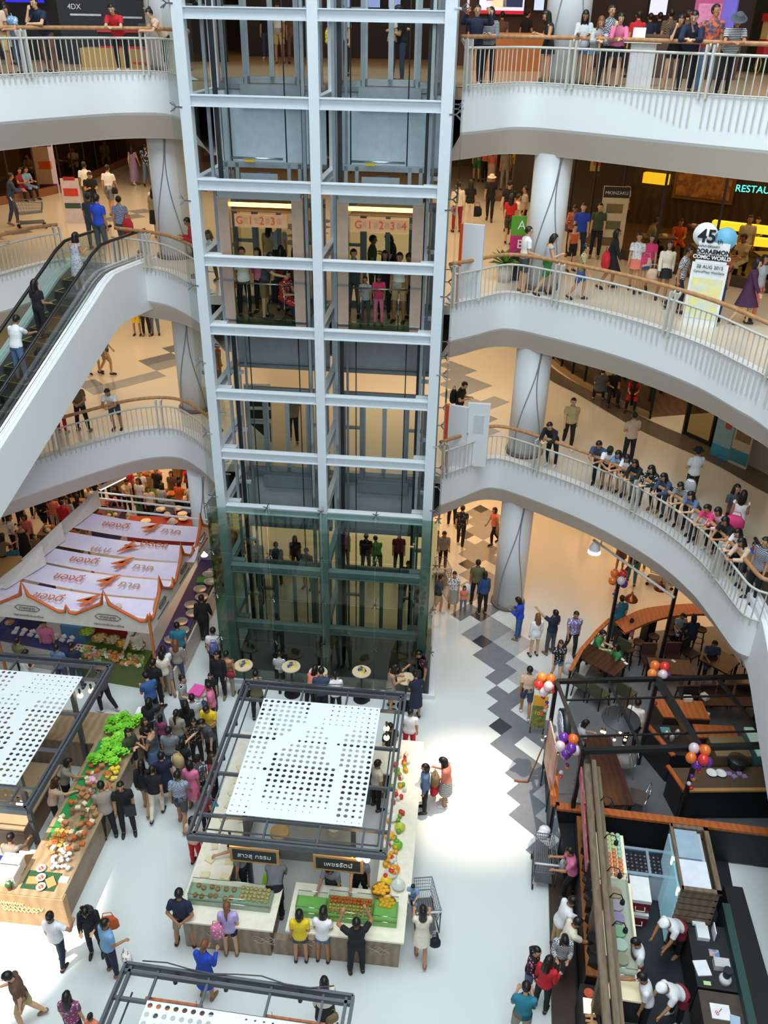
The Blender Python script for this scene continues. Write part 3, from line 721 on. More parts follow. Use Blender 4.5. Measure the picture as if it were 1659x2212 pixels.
spec = [('packet', box_(.13, .1, .05), 'b98256', 'brown snack packet'), ('packet', box_(.12, .09, .05), 'e8d9b8', 'cream snack packet'), ('packet', box_(.12, .09, .06), 'd06a30', 'orange snack packet'), ('packet', box_(.12, .09, .05), '8a6a4a', 'dark brown snack packet'), ('packet', box_(.12, .09, .05), 'e6b8d4', 'pink wrapped packet'), ('packet', box_(.12, .09, .05), 'f0d848', 'yellow packet')]
for i, (nm, mb, c, lb) in enumerate(spec):
    random.seed(20+i); pts = []
    for q in range(22 if i not in (4, 5) else 8):
        if i == 4: x, y = random.uniform(3.9, 4.1), random.uniform(2.3, 2.7)
        elif i == 5: x, y = random.uniform(4.25, 4.5), random.uniform(2.6, 3.3)
        else: x, y = random.uniform(3.75, 4.5), random.uniform(.5, 3.1)
        pts.append(KLp(x, y, 1.012+.055*(q % 3)))
    many(nm, mb, mat(c, .4, var=.12, scale=14), pts, lb+' among the goods on the left kiosk counter', 'packet', lb+'s on the left kiosk')
random.seed(9)
many('clear_cup', MB().lathe((0, 0, 0), [(.035, 0), (.045, .09), (.046, .1), (.02, .115), (.001, .116)], 10), mat('d8dad6', .15), [KLp(random.uniform(4.0, 4.5), random.uniform(.15, .7)) for q in range(26)], 'clear lidded cup clustered on the left kiosk counter', 'cup', 'clear cups on the left kiosk')
many('golden_cake', box_(.1, .1, .06), mat('e0b565', .5, pat='noise', c2='c08a3c', ps=10), grid(KL, KCR, 3.75, .75, 4.0, 1.15, 3, 4, 1.012), 'golden square cake on the green cloth', 'cake', 'golden cakes on the green cloth')
many('wooden_tray', box_(.26, .18, .03), mat('b88a58', .5), grid(KL, KCR, 3.8, -.15, 4.2, .1, 2, 1, 1.012), 'wooden tray near the front of the left counter', 'tray', 'wooden trays on the left counter')
for i, (x, y, z) in enumerate(((3.75, -.2, 1.01), (3.72, .08, 1.01))):
    t = thing('white_tub', 'white lidded storage tub at the front of the left kiosk, %s one' % ('front' if i == 0 else 'rear'), 'tub', KLp(x-.45, y, 1.0), KCR)
    MB().bb((-.2, -.13, 0), (.2, .13, .3)).build('tub', mat('e9e4dc', .4), t); MB().bb((-.22, -.15, .3), (.22, .15, .35)).build('lid', mat('fafaf8', .3), t)
t = thing('menu_stand', 'white upright menu card with two photos on the front left counter', 'menu card', KLp(2.85, -.42, 1.0), KCR+.15)
MB().bb((-.16, -.01, 0), (.16, .01, .5)).build('card', mat('f0ebe0', .5), t)
MB().bb((-.12, -.015, .06), (-.01, -.01, .18)).build('photo', mat('d8652f', .5), t); MB().bb((.02, -.015, .06), (.12, -.01, .18)).build('photo', mat('c0392b', .5), t)
m = MB()
for k in range(6): m.bb((-.11, -.014, .26+.03*k), (.1-.03*(k % 2), -.011, .268+.03*k))
m.build('text_line', mat('9a8f80', .6), t)
t = thing('flower_pot', 'tiny red pot of white daisies on the left kiosk corner', 'flower pot', KLp(3.4, -.4, 1.0))
MB().lathe((0, 0, 0), [(.045, 0), (.06, .1), (.05, .1)], 12).build('pot', mat('8e3b2a', .5), t)
random.seed(2)
MB().ball((0, 0, .16), .08, 10).build('foliage', mat('3f6a2a', .8, bump=1), t)
for k in range(9): MB().ball((random.uniform(-.07, .07), random.uniform(-.07, .07), .22+random.uniform(-.03, .03)), .022, 6).build('daisy', mat('f4f2e4', .5), t)
MB_b = box_(.6, .4, .55)
tag(MB_b.build('cardboard_box', mat('b48a5c', .7), loc=KLp(3.1, .6, 0), rz=KCR+.3), 'open brown cardboard box inside the left kiosk', 'box')
tag(box_(.5, .3, .3).build('blue_crate', mat('2b3a9a', .5), loc=KLp(2.5, .75, .0), rz=KCR), 'blue plastic crate inside the left kiosk', 'crate')
for k in range(3):
    t = thing('plaster_bowl', 'white serving bowl with garnish on the left counter, %s' % ('nearest the menu card', 'by the white tubs', 'beside the wooden tray')[k], 'bowl', KLp(4.05-.1*k, -.3+.22*k, 1.0))
    bowl(.1, .06).build('bowl', mat('e8e4dc', .4), t); MB().ball((0, 0, .05), .06, 8, sz=.5).build('garnish', mat('c7503c', .5, pat='spots', c2='e8d8c8', ps=30), t)
# small white card on the counter
tag(box_(.2, .14, .03).build('sauce_tray', mat('eeeae0', .4), loc=KLp(4.45, -.05, 1.0), rz=KCR), 'small white tray of cups on the edge of the left counter', 'tray')
# crystal / foil covered stand at the back corner of the left counter
tag(MB().lathe((0, 0, 0), [(.36, 0), (.4, .5), (.34, 1.0), (.36, 1.02)], 20).build('foil_stand', mat('9ea2a6', .35, .7, bump=1, scale=14), loc=KLp(4.55, 5.15, 0)), 'crumpled silver covered stand behind the lettuce', 'stand')
tag(box_(.5, .28, .06).build('white_case', mat('f2f2f0', .4), loc=KLp(4.45, 5.1, 1.05), rz=KCR), 'flat white plastic case lying on the silver stand', 'case')
# ================= HIGH TABLES BY THE TOWER =================
def high_table(x, y, i, lb):
    t = thing('high_table', lb, 'table', (x, y, 0), group=None)
    MB().cyl((0, 0, 1.02), .27, .03, 28).build('tabletop', mat('dcc7a4', .35), t)
    MB().cyl((0, 0, .02), .03, 1.0, 12).build('pole', DARK, t); MB().cyl((0, 0, 0), .24, .025, 24).build('base_plate', BLACK, t)
    if i in (0, 1, 3):
        c = thing('table_card', 'folded blue and yellow card on the %s high table' % ('leftmost', 'second', '', 'receipt')[i], 'card', (x+.02, y, 1.05), .5-.4*i)
        for s in (-1, 1):
            m = MB(); m.add([(-.12, s*.07, 0), (.12, s*.07, 0), (.12, 0, .17), (-.12, 0, .17)], [(0, 1, 2, 3)]); m.build('card_face', mat('2c3f9e', .4, pat='noise', c2='e8d838', ps=9), c)
    return t
for i, (x, y, lb) in enumerate(((-3.98, 19.2, 'leftmost round high table at the foot of the tower'), (-2.6, 19.18, 'second round high table from the left at the foot of the tower'), (-1.8, 18.95, 'round high table half hidden behind the man in grey'), (-.56, 19.02, 'third clear round high table with a white receipt'), (.72, 18.75, 'rightmost round high table where three people gather'))):
    high_table(x, y, i, lb)
# ================= CAFE UNDER THE BLACK PERGOLA =================
m = MB(); m.prism([(4.2, 14.1), (4.45, 16.5), (5.5, 18.95), (6.65, 20.95), (7.4, 21.7), (9, 22.5), (11, 22.8), (14, 22.5), (14, 13.0), (9.0, 13.5)], .001, .03)
struct('floor', m, mat('6d6f72', .35, var=.08, scale=1.5))
m = MB(); m.prism([(4.2, 14.12), (8.35, 13.6), (7.2, 7.0), (3.3, 7.0)], .001, .032); struct('floor', m, mat('23262b', .4))
cf = thing('cafe_pergola', 'black steel pergola frame over the cafe at right', 'pergola', (4.4, 16.49, 0))
def cfp(p): return Vector((p[0]-4.4, p[1]-16.49, p[2]))
def cbar(a, b, w_, nm='beam', h=None): MB().bar(cfp(a), cfp(b), w_, h).build(nm, BLACK, cf)
Zc = 3.0
cbar((4.4, 16.49, Zc), (11.5, 16.95, Zc), .1); cbar((4.61, 14.15, Zc), (11.5, 14.6, Zc), .12)
for a, b, w_ in (((4.4, 16.49), (4.61, 14.15), .08), ((5.7, 16.57), (5.95, 14.25), .06), ((6.96, 16.65), (7.28, 14.32), .16), ((8.5, 16.75), (8.95, 14.43), .08), ((10.2, 16.85), (10.6, 14.53), .08)):
    cbar((*a, Zc), (*b, Zc), w_)
for f in (.28, .8): cbar((4.4+.21*f, 16.49-2.34*f, Zc-.02), (11.5, 16.95-2.35*f, Zc-.02), .04)
for x, y in ((4.4, 16.49), (6.96, 16.65), (4.61, 14.15), (7.28, 14.32), (10.2, 16.85)): cbar((x, y, 0), (x, y, Zc), .09, 'post')
q1 = G(1337, 1252, 3.0); q2 = G(1462, 1268, 3.0)
for a, b in (((q1.x, q1.y, 0), (q1.x, q1.y, 3)), ((q2.x, q2.y, 0), (q2.x, q2.y, 3)), ((q1.x, q1.y, 3), (q1.x+1.3, q1.y+1.9, 3))):
    t_ = MB().bar(a, b, .09).build('black_post', BLACK); tag(t_, 'black steel %s above the curved bar of the cafe' % ('beam' if a[2] else ('post with balloons' if a[0] == q1.x else 'post right of the balloons')), 'post')
# hedge walls
t = thing('low_partition', 'dark low partition with orange wooden cap between cafe and dessert kiosk', 'partition', (4.2, 14.2, 0))
for a, b in (((.25, 2.1), (0, 0)), ((0, 0), (7.5, -1.0))):
    MB().bar((*a, .55), (*b, .55), .12, 1.1).build('wall_body', mat('1d1e21', .5), t)
    MB().bar((*a, 1.13), (*b, 1.13), .2, .07).build('wooden_cap', WOODO, t)
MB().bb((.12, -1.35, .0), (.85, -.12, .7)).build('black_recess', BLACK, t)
t = thing('cafe_rail', 'orange wooden rail on black posts at the left edge of the cafe', 'railing', (5.46, 19.17, 0))
pr = [Vector(q) for q in ((0, 0, 1.08), (.5, .95, 1.08), (1.15, 1.85, 1.08), (1.7, 2.5, 1.08))]
for a, b in zip(pr[:-1], pr[1:]):
    MB().bar(a, b, .12, .06).build('wooden_cap', WOODO, t); MB().bar(a-Vector((0, 0, .5)), b-Vector((0, 0, .5)), .04).build('lower_rail', BLACK, t)
for a in pr: MB().bar(a-Vector((0, 0, 1.08)), a, .06).build('post', BLACK, t)
# curved bar
t = thing('curved_bar', 'curved wooden bar counter on black panels at the back of the cafe', 'bar', (7.3, 21.2, 0))
o_ = smooth([(-.05, .3), (.9, .95), (1.7, 1.2), (2.8, 1.35), (4, 1.3)]); i_ = smooth([(.15, -.25), (1.05, .32), (1.85, .65), (2.85, .8), (4, .75)])
m = MB()
for z, fl in ((1.12, 0), (1.04, 1)):
    A = [p+Vector((0, 0, z)) for p in i_]; B = [p+Vector((0, 0, z)) for p in o_]
    m.strip(A, B) if not fl else m.strip(B, A)
m.strip([p+Vector((0, 0, 1.04)) for p in i_], [p+Vector((0, 0, 1.12)) for p in i_]); m.strip([p+Vector((0, 0, 1.12)) for p in o_], [p+Vector((0, 0, 1.04)) for p in o_])
m.build('bar_top', WOODO, t)
for k in range(0, len(i_)-6, 9):
    p, q = (i_[k]+o_[k])/2, (i_[min(k+3, len(i_)-1)]+o_[min(k+3, len(o_)-1)])/2
    MB().bar(p+Vector((0, 0, .52)), q+Vector((0, 0, .52)), .3, 1.04).build('panel_leg', BLACK, t)
def bar_stool(p, lb, grp):
    t = thing('bar_stool', lb, 'stool', p, group=grp)
    MB().cyl((0, 0, .7), .17, .05, 16).build('seat', mat('3a2a20', .5), t)
    for k in range(4):
        a = k*PI/2+.4; MB().bar((math.cos(a)*.13, math.sin(a)*.13, .7), (math.cos(a)*.2, math.sin(a)*.2, 0), .03).build('leg', BLACK, t)
    MB().tube([(math.cos(a*PI/6)*.17, math.sin(a*PI/6)*.17, .28) for a in range(12)], .012, 5, closed=True).build('foot_ring', BLACK, t)
    return t
b0 = bar_stool((7.55, 20.65, 0), 'dark bar stool along the curved wooden bar', 'stools at the curved bar')
for x, y in ((7.95, 21.0), (8.5, 21.3), (9.05, 21.5), (9.6, 21.65), (10.1, 21.7)): again(b0, (x, y, 0))
def cafe_table(c, w_, d_, rz, lb, items=1, h=.75):
    t = thing('cafe_table', lb, 'table', (*c, 0), rz)
    MB().bb((-w_/2, -d_/2, h-.05), (w_/2, d_/2, h)).build('tabletop', mat('4a2d22', .35, pat='wood', c2='3c241b', ps=2), t)
    for a in (-1, 1):
        for b in (-1, 1): MB().bar((a*(w_/2-.07), b*(d_/2-.07), h-.05), (a*(w_/2-.07), b*(d_/2-.07), 0), .06).build('leg', BLACK, t)
    return t
cafe_table((6.6, 20.12), 1.35, .8, -.75, 'dark brown cafe table where two people in green sit')
cafe_table((8.6, 19.85), 1.25, .7, -.1, 'dark brown cafe table under the balloon cluster')
cafe_table((10.2, 20.2), .9, .9, -.8, 'dark brown cafe table with a man in grey')
cafe_table((5.85, 15.75), .72, 2.3, .04, 'long brown dining table under the hanging bulbs')
cafe_table((9.9, 18.6), 1.6, .8, 0, 'dark cafe table in the shade at the right edge')
def chair(p, rz, c, lb, grp=None, metal=False):
    t = thing('cafe_chair', lb, 'chair', (*p, 0), rz, grp)
    f = CHROME if metal else BLACK; u = CHROME if metal else mat(c, .6)
    MB().bb((-.22, -.22, .43), (.22, .22, .48)).build('seat', u, t)
    if metal:
        MB().tube([(-.2, .2, .48), (-.2, .26, .82), (0, .28, .88), (.2, .26, .82), (.2, .2, .48)], .015, 6).build('back_frame', f, t)
        MB().bb((-.06, .23, .48), (.06, .25, .86)).build('back_slat', f, t)
    else: MB().bb((-.22, .2, .45), (.22, .26, .92)).build('backrest', u, t)
    for a in (-1, 1):
        for b in (-1, 1): MB().bar((a*.19, b*.19, .45), (a*.22, b*.23, 0), .03).build('leg', f, t)
    return t
GRN = '46482f'; BRN = '4b2f24'
chair((5.95, 19.35), 2.4, GRN, 'olive cafe chair nearest the wooden rail corner'); chair((6.35, 18.95), 2.2, GRN, 'second olive cafe chair in front of the dark table')
chair((7.3, 20.7), -.8, GRN, 'olive cafe chair behind the woman in green'); chair((7.15, 19.0), 2.3, GRN, 'olive cafe chair standing alone behind the black beam')
chair((8.2, 20.5), 0, BRN, 'brown leather cafe chair left behind the balloon table'); chair((8.95, 20.55), 0, BRN, 'brown leather cafe chair right behind the balloon table')
c0 = chair((8.9, 19.05), PI, '2b2523', 'black cafe chair in the dark row beside the pergola beam', 'black chairs beside the pergola beam')
for x, y in ((9.4, 19.1), (9.9, 19.12), (10.45, 19.15), (11, 19.2)): again(c0, (x, y, 0))
chair((9.55, 20.85), .6, '2b2523', 'black cafe chair behind the man in grey')
chair((10.9, 20.6), -1.4, '2b2523', 'black cafe chair right of the man in grey')
chair((5.15, 15.1), 1.5, '', 'bare metal cafe chair left of the long table', metal=True); chair((6.45, 16.3), -1.5, '', 'bare metal cafe chair at the far right of the long table', metal=True); chair((6.5, 15.15), -1.9, '', 'bare metal cafe chair at the near right of the long table', metal=True)
t = thing('hanging_disc_shade', 'wide flat black disc lamp hung in the cafe pergola', 'lamp', (5.93, 15.79, 2.45))
MB().lathe((0, 0, 0), [(.001, .1), (.12, .1), (.15, .06), (.46, .01), (.47, 0), (.001, -.005)], 36).build('shade', mat('3c4044', .5), t)
MB().tube([(0, 0, .1), (0, 0, .55)], .012, 6).build('rod', BLACK, t)
for k, (px, py) in enumerate(((1322, 1563), (1300, 1580), (1306, 1582), (1340, 1582), (1353, 1578), (1352, 1590), (1327, 1598), (1350, 1598))):
    p = G(px, py, 1.9); t = thing('pendant_bulb', 'glowing bare bulb hanging over the long cafe table', 'bulb', p, group='bare bulbs over the long table')
    MB().ball((0, 0, 0), .035, 10).build('bulb', mat('ffb25a', .5, emit=30, var=0), t); MB().cyl((0, 0, .04), .018, .06, 8).build('socket', DARK, t)
    MB().tube([(0, 0, .1), (0, 0, 1.08)], .006, 5).build('cord', BLACK, t)
for px, py, lb in ((1363, 1296, 'left'), (1426, 1272, 'right')):
    p = G(px, py, 2.4); t = thing('copper_pendant_lamp', 'copper dome pendant lamp above the curved bar, %s one' % lb, 'lamp', p)
    MB().lathe((0, 0, 0), [(.2, 0), (.19, .05), (.12, .14), (.04, .19), (.03, .28), (.001, .29)], 24).build('shade', mat('9a4f2c', .35, .7), t)
    MB().tube([(0, 0, .28), (0, 0, 1.7)], .006, 5).build('cord', DARK, t)
# round logo sign
t = thing('round_sign', 'round black sign with white blue-patterned emblem on the pergola corner', 'sign', (4.5, 15.7, 2.25), 0)
m = MB(); n = 32
m.tube([(-.05, 0, 0), (.12, 0, 0)], .44, 32); m.build('drum', mat('20282a', .5), t)
m = MB(); m.tube([(-.06, 0, 0), (-.052, 0, 0)], .38, 32); m.build('emblem_disc', mat('e8ecf4', .4, pat='noise', c2='4a6a9c', ps=16), t)
m = MB(); m.tube([(-.065, math.cos(a*PI/16)*.36, math.sin(a*PI/16)*.36) for a in range(32)], .015, 6, closed=True); m.build('white_ring', mat('f4f6fa', .4), t)
# back counters with goods
def slab(nm, pts, z0, z1, m_, lb, cat, cap=None):
    x = sum(p[0] for p in pts)/len(pts); y = sum(p[1] for p in pts)/len(pts)
    t = thing(nm, lb, cat, (x, y, 0)); q = [(p[0]-x, p[1]-y) for p in pts]
    MB().prism(q, z0, z1-.05).build('body', m_, t); MB().prism(q, z1-.05, z1).build('top', cap or m_, t); return t
slab('display_table', [(7.6, 18.3), (9.0, 18.2), (9.0, 17.5), (7.75, 17.55)], .0, .9, mat('3a2c25', .5), 'orange wooden display table with boxes behind the thick black beam', 'table', WOODO)
slab('display_table', [(8.5, 17.4), (9.6, 17.35), (9.6, 16.9), (8.5, 16.9)], .0, .8, mat('3a2c25', .5), 'second orange display table with small boxes', 'table', WOODO)
slab('service_counter', [(7.1, 17.15), (8.3, 17.1), (8.3, 16.0), (7.5, 16.05)], .0, 1.0, mat('1f1f22', .5), 'dark service counter with orange wooden edge and coffee equipment', 'counter', mat('2a2522', .4))
tag(MB().bar((7.12, 17.2, 1.02), (7.55, 16.0, 1.02), .12, .05).build('wooden_edge', WOODO), 'orange wooden edge board along the coffee counter', 'board')
slab('pastry_cabinet', [(8.6, 16.6), (9.5, 16.6), (9.5, 15.9), (8.6, 15.9)], .0, 1.15, mat('6a5a42', .5), 'olive brown open shelf cabinet with folded napkins', 'cabinet', mat('8a7756', .5))
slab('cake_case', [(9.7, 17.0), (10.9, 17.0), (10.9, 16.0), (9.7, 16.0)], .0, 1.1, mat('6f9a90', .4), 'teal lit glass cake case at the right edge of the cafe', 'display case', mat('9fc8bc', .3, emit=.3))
slab('service_counter', [(7.35, 15.6), (11.0, 15.75), (11.0, 14.95), (7.45, 14.85)], .0, 1.0, mat('141416', .5), 'black counter with wooden rim and white plates in front of the cafe', 'counter', mat('5d4c3e', .4))
tag(MB().bar((7.3, 15.65, 1.03), (7.5, 14.85, 1.03), .1, .05).build('wooden_edge', WOODO), 'orange wooden rim at the left end of the plate counter', 'board')
tag(MB().bar((7.5, 14.85, 1.03), (11, 14.97, 1.03), .1, .05).build('wooden_edge', mat('b58a52', .5)), 'pale wooden rim along the front of the plate counter', 'board')
for px, py, lb in ((1537, 1672, 'left'), (1557, 1673, 'right')): tag(MB().lathe((0, 0, 0), [(.05, 0), (.13, .05), (.14, .06), (.1, .05), (.001, .03)], 20).build('plate', mat('ececea', .3), loc=G(px, py, 1.0)), 'white bowl on the black counter, %s of the pair' % lb, 'bowl')
tag(MB().lathe((0, 0, 0), [(.2, 0), (.24, .25), (.22, .27), (.1, .3), (.001, .31)], 24).build('black_bin', mat('1e1e20', .4), loc=G(1590, 1655, 1.0)), 'round black lidded pot on the plate counter', 'pot')
many('purple_packet', box_(.12, .12, .03), mat('9a86b8', .5), [G(1575+i*11, 1672+(i % 2)*6, 1.0) for i in range(4)], 'purple square packet beside the white bowls', 'packet', 'purple packets by the bowls')
many('white_box', box_(.22, .16, .12), mat('dedad4', .5), [G(1485, 1512, .9), G(1522, 1508, .9)], 'white printed carton on the orange display table', 'box', 'white cartons on the display table')
many('tea_box', box_(.12, .1, .08), mat('c9c2b8', .5), [G(1506+i*22, 1546, .8) for i in range(2)], 'small white pack on the second display table', 'packet', 'small packs on the second table')
for k, (px, py) in enumerate(((1438, 1592), (1450, 1600), (1462, 1590))): tag(MB().lathe((0, 0, 0), [(.06, 0), (.07, .16), (.04, .22), (.001, .24)], 14).build('steel_jug', mat('d2cfc8', .25, .5), loc=G(px, py, 1.0)), 'white coffee jug on the dark counter, %s' % ('left', 'middle', 'right')[k], 'jug')
tag(box_(.25, .2, .03).build('tray', mat('5ba3ad', .4), loc=G(1437, 1578, 1.0)), 'pale blue tray on the coffee counter', 'tray')
for k, (px, py) in enumerate(((1345, 1425), (1352, 1433), (1455, 1428))): tag(box_(.08, .13, .012).build('paper_card', mat('eeeeea', .5), loc=G(px, py, .75), rz=.6), 'white card on the table, %s' % ('upper by the people in green', 'lower by the people in green', 'left on the balloon table', 'near the right cafe table')[k], 'card')
# easel & lamp on left of cafe
t = thing('menu_easel', 'yellow and green menu board standing at the cafe corner', 'menu board', G(1158, 1585, 0), -.15)
MB().bb((-.2, -.02, .25), (.2, .02, 1.05)).build('green_board', mat('5f6a2e', .5, pat='noise', c2='8a8f3a', ps=14), t); MB().bb((-.2, -.02, 1.05), (.2, .02, 1.4)).build('yellow_board', mat('e8a92e', .5), t)
text('lettering', '10%', .16, mat('ece46a', .5), t, (0, -.03, .78), (PI/2, 0, 0))
for x in (-.18, .18): MB().bar((x, 0, 0), (x, .0, .3), .03).build('leg', DARK, t)
t = thing('fabric_banner', 'tall pinkish fabric banner leaning beside the cafe post', 'banner', (4.22, 15.45, 0), 0)
m = MB(); m.bb((-.015, -.75, .9), (.015, .45, 2.3)); m.build('fabric', mat('d9b5a6', .7, pat='noise', c2='c79482', ps=2), t)
for y in (-.7, .4): MB().bar((0, y, 0), (0, y, 2.35), .03).build('pole', DARK, t)
t = thing('floor_reflector_lamp', 'round metal lamp on a slanted stand by the fabric banner', 'lamp', G(1140, 1690, 0))
MB().tube([(0, 0, 0), (.35, .25, 1.2)], .02, 6).build('stand', mat('8c5a48', .4, .5), t); MB().ball((.37, .27, 1.28), .13, 16, sy=.5).build('reflector', CHROME, t); MB().tube([(0, 0, .02), (-.35, .03, .02)], .03, 6).build('foot', mat('8c4a38', .5), t)
t = thing('panel_barrier', 'clear acrylic barrier panels along the left side of the cafe', 'barrier', (4.2, 13.2, 0))
for k in range(2): MB().quad((-.05+.05*k, .9*k, .05), (-.02+.05*k, .9*k+.88, .05), (-.02+.05*k, .9*k+.88, 1.25), (-.05+.05*k, .9*k, 1.25)).build('acrylic_pane', glass('dfe8e8', .2), t)
for k in range(3): MB().bar((-.05+.04*k, .9*k, 0), (-.05+.04*k, .9*k, 1.3), .03).build('post', BLACK, t)
# balloons
BC = {'o': 'e8742a', 'r': 'e0352f', 'p': '6b2f9e', 'w': 'dcc8cf', 'O': 'f08a3a'}
def balloons(px, py, z, seq, lb, tail=1):
    c = G(px, py, z); t = thing('balloon_cluster', lb, 'balloons', c)
    random.seed(px)
    for k, ch in enumerate(seq):
        a = k*2.4; u = 1-2*(k+.5)/len(seq); r = math.sqrt(1-u*u)*.2
        MB().ball((math.cos(a)*r, math.sin(a)*r, u*.2), .125, 14, sz=1.12).build('balloon', mat(BC[ch], .18, coat=.5, var=.02), t)
    for k in range(6*tail):
        MB().ball((random.uniform(-.08, .08), random.uniform(-.05, .05), -.3-k*.14), .06-.004*(k % 3), 10).build('small_balloon', mat(BC['orpOwr'[k % 6]], .18, coat=.5, var=.02), t)
    return t
balloons(1180, 1478, 2.75, 'oOwprrowO', 'orange red and purple balloons at the far left corner of the black pergola')
balloons(1228, 1610, 2.85, 'opprwwrpo', 'purple and red balloons at the near left corner of the black pergola')
balloons(1425, 1452, 3.0, 'rowpOpwo', 'balloon cluster on the beam above the dark cafe table')
balloons(1511, 1633, 3.0, 'owrroppp', 'balloon cluster on the near beam above the plate counter')
balloons(1337, 1250, 3.0, 'rowOopw', 'balloon cluster at the top of the post by the curved bar')
# ================= DESSERT KIOSK (bottom right) =================
DK = Vector((4.72, 14.0, 0)); DR = math.radians(-7.8)
def Dp(x, y, z=0): return loc_(DK, DR, x, y, z)
GREYW = mat('7d6a56', .6, pat='wood', c2='6b5a48', ps=2)
t = thing('kiosk_beam_frame', 'weathered timber beam frame over the dessert kiosk counter', 'timber frame', DK, DR)
for x, z, w_ in ((0, 2.6, .14), (.24, 2.55, .12), (.13, 2.75, .1)): MB().bar((x, .1, z), (x, -7, z), w_, .12).build('beam', GREYW, t)
for y in (-.6, -3.1, -4.6): MB().bb((.02, y-.08, 0), (.2, y+.08, 2.6)).build('post', GREYW, t)
for y in (-.9, -1.9, -2.7, -3.3, -3.9):
    MB().tube([(.24, y, 2.6), (.3, y, 2.75), (.45, y, 2.72), (.5, y, 2.6)], .012, 6).build('lamp_arm', BLACK, t); MB().lathe((.5, y, 2.48), [(.05, 0), (.045, .07), (.02, .12)], 12).build('spotlight', BLACK, t)
slab('kiosk_bar', [Dp(-.05, -.1), Dp(.2, -.1), Dp(.2, -4), Dp(-.05, -4)], 0, 1.15, mat('2a2320', .5), 'narrow wooden bar along the front of the dessert kiosk', 'bar', mat('a2622f', .45, pat='wood', c2='8c5226', ps=2))
slab('wooden_step', [Dp(-.6, -.3), Dp(-.1, -.3), Dp(-.1, -7), Dp(-.6, -7)], 0, .12, mat('3b2b24', .5), 'dark brown step running along the dessert kiosk', 'step')
many('black_box', box_(.14, .2, .2), BLACK, [Dp(.1, -.9-.24*k, 1.15) for k in range(13)], 'small black box with red edge on the kiosk bar', 'box', 'black boxes on the kiosk bar')
tag(MB().bb((-.05, -1.6, 0), (-.02, 1.6, .3)).build('banner', mat('a8394a', .5, pat='noise', c2='c9606c', ps=4), loc=Dp(-.08, -.9, 2.25), rz=DR), 'long dark red banner hung on the timber beam', 'banner')
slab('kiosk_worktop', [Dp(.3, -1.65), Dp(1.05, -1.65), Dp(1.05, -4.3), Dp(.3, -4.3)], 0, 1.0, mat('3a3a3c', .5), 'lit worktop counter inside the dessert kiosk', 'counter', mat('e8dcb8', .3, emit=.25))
t = case(DK, DR, .42, -3.9, 1.0, .5, 2.2, 'long lit ice cream display case inside the dessert kiosk', .35, 'cfc9b8')
for i, c in enumerate(('c9a38c', 'cdb0c8', 'b79ac8', '9fc9a0', 'd8e0d8', 'b8a890')): tag(MB().cyl((0, 0, 0), .14, .06, 20).build('ice_cream_tub', mat(c, .5), loc=Dp(.66, -2.1-.3*i, 1.17)), '%s tub of ice cream in the lit display' % ('tan', 'mauve', 'violet', 'green', 'white', 'beige')[i], 'tub')
cupmb = MB().lathe((0, 0, 0), [(.04, 0), (.052, .1), (.045, .11), (.001, .115)], 10)
for c, nm, cells in (('e8c24a', 'yellow', [(0, k) for k in range(10)]), ('c8dca0', 'pale green', [(1, k) for k in range(5)]+[(2, k) for k in range(4)]), ('a8d8b8', 'mint', [(3, k) for k in range(6)]), ('e88a50', 'orange', [(1, k) for k in range(5, 10)]+[(2, k) for k in range(4, 10)]+[(3, k) for k in range(6, 10)])):
    many('dessert_cup', cupmb, mat(c, .3), [Dp(.5+.12*a, -.5-.115*k, 1.05) for a, k in cells], nm+' dessert cup in rows on the kiosk worktop', 'cup', nm+' dessert cups')
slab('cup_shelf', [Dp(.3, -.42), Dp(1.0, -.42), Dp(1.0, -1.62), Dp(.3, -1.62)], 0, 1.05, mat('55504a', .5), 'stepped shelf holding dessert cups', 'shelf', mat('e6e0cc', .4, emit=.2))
t = thing('chest_freezer', 'white chest freezer with sliding glass lids full of small cups', 'freezer', Dp(1.45, -.9, 0), DR)
MB().bb((-.45, -.35, 0), (.7, .35, .8)).build('cabinet', mat('b9bcc4', .4), t)
m = MB()
for a in ((-.47, -.37, .7, -.3), (-.47, .3, .7, .37)): m.bb((a[0], a[1], .8), (a[2], a[3], .86))
for x in (-.44, .1, .67): m.bb((x-.03, -.37, .8), (x+.03, .37, .865))
m.build('frame', mat('9fb6c4', .3, .3), t); MB().quad((-.44, -.32, .84), (.67, -.32, .84), (.67, .32, .84), (-.44, .32, .84)).build('glass_lid', glass('d8e8f0', .2), t)
MB().bb((-.42, -.3, .78), (.65, .3, .81)).build('dark_well', mat('2e2a30', .5), t)
for i in range(10):
    for j in range(5):
        MB().ball((-.36+i*.1, -.22+j*.1, .8), .034, 8, sz=.5).build('frozen_cup', mat('a05a4c' if (i+j) % 2 else 'c79a8a', .4), t)
t = thing('glass_door_fridge', 'tall drinks fridge with lit glass doors clad in timber crates', 'fridge', Dp(2.2, -1.55, 0), DR)
MB().bb((-.33, -.75, .05), (.3, .75, 1.85)).build('cabinet', mat('b9c3cc', .35), t)
MB().bb((-.36, -.74, .1), (-.33, -.02, 1.75)).build('glass_door', mat('8fc4d4', .15, emit=.35), t); MB().bb((-.36, .02, .1), (-.33, .74, 1.75)).build('glass_door', mat('8fb4c4', .15, emit=.35), t)
for y in (-.72, .04): MB().bb((-.38, y, 1.6), (-.36, y+.06, 1.8)).build('light_tube', mat('f4ffff', .4, emit=5, var=0), t)
for y in (-.78, .78):
    for k in range(9): MB().bb((-.34, y-.03, .12+.2*k), (.42, y+.03, .26+.2*k)).build('timber_slat', GREYW, t)
for k in range(9): MB().bb((.38, -.8, .12+.2*k), (.43, .8, .26+.2*k)).build('timber_slat', GREYW, t)
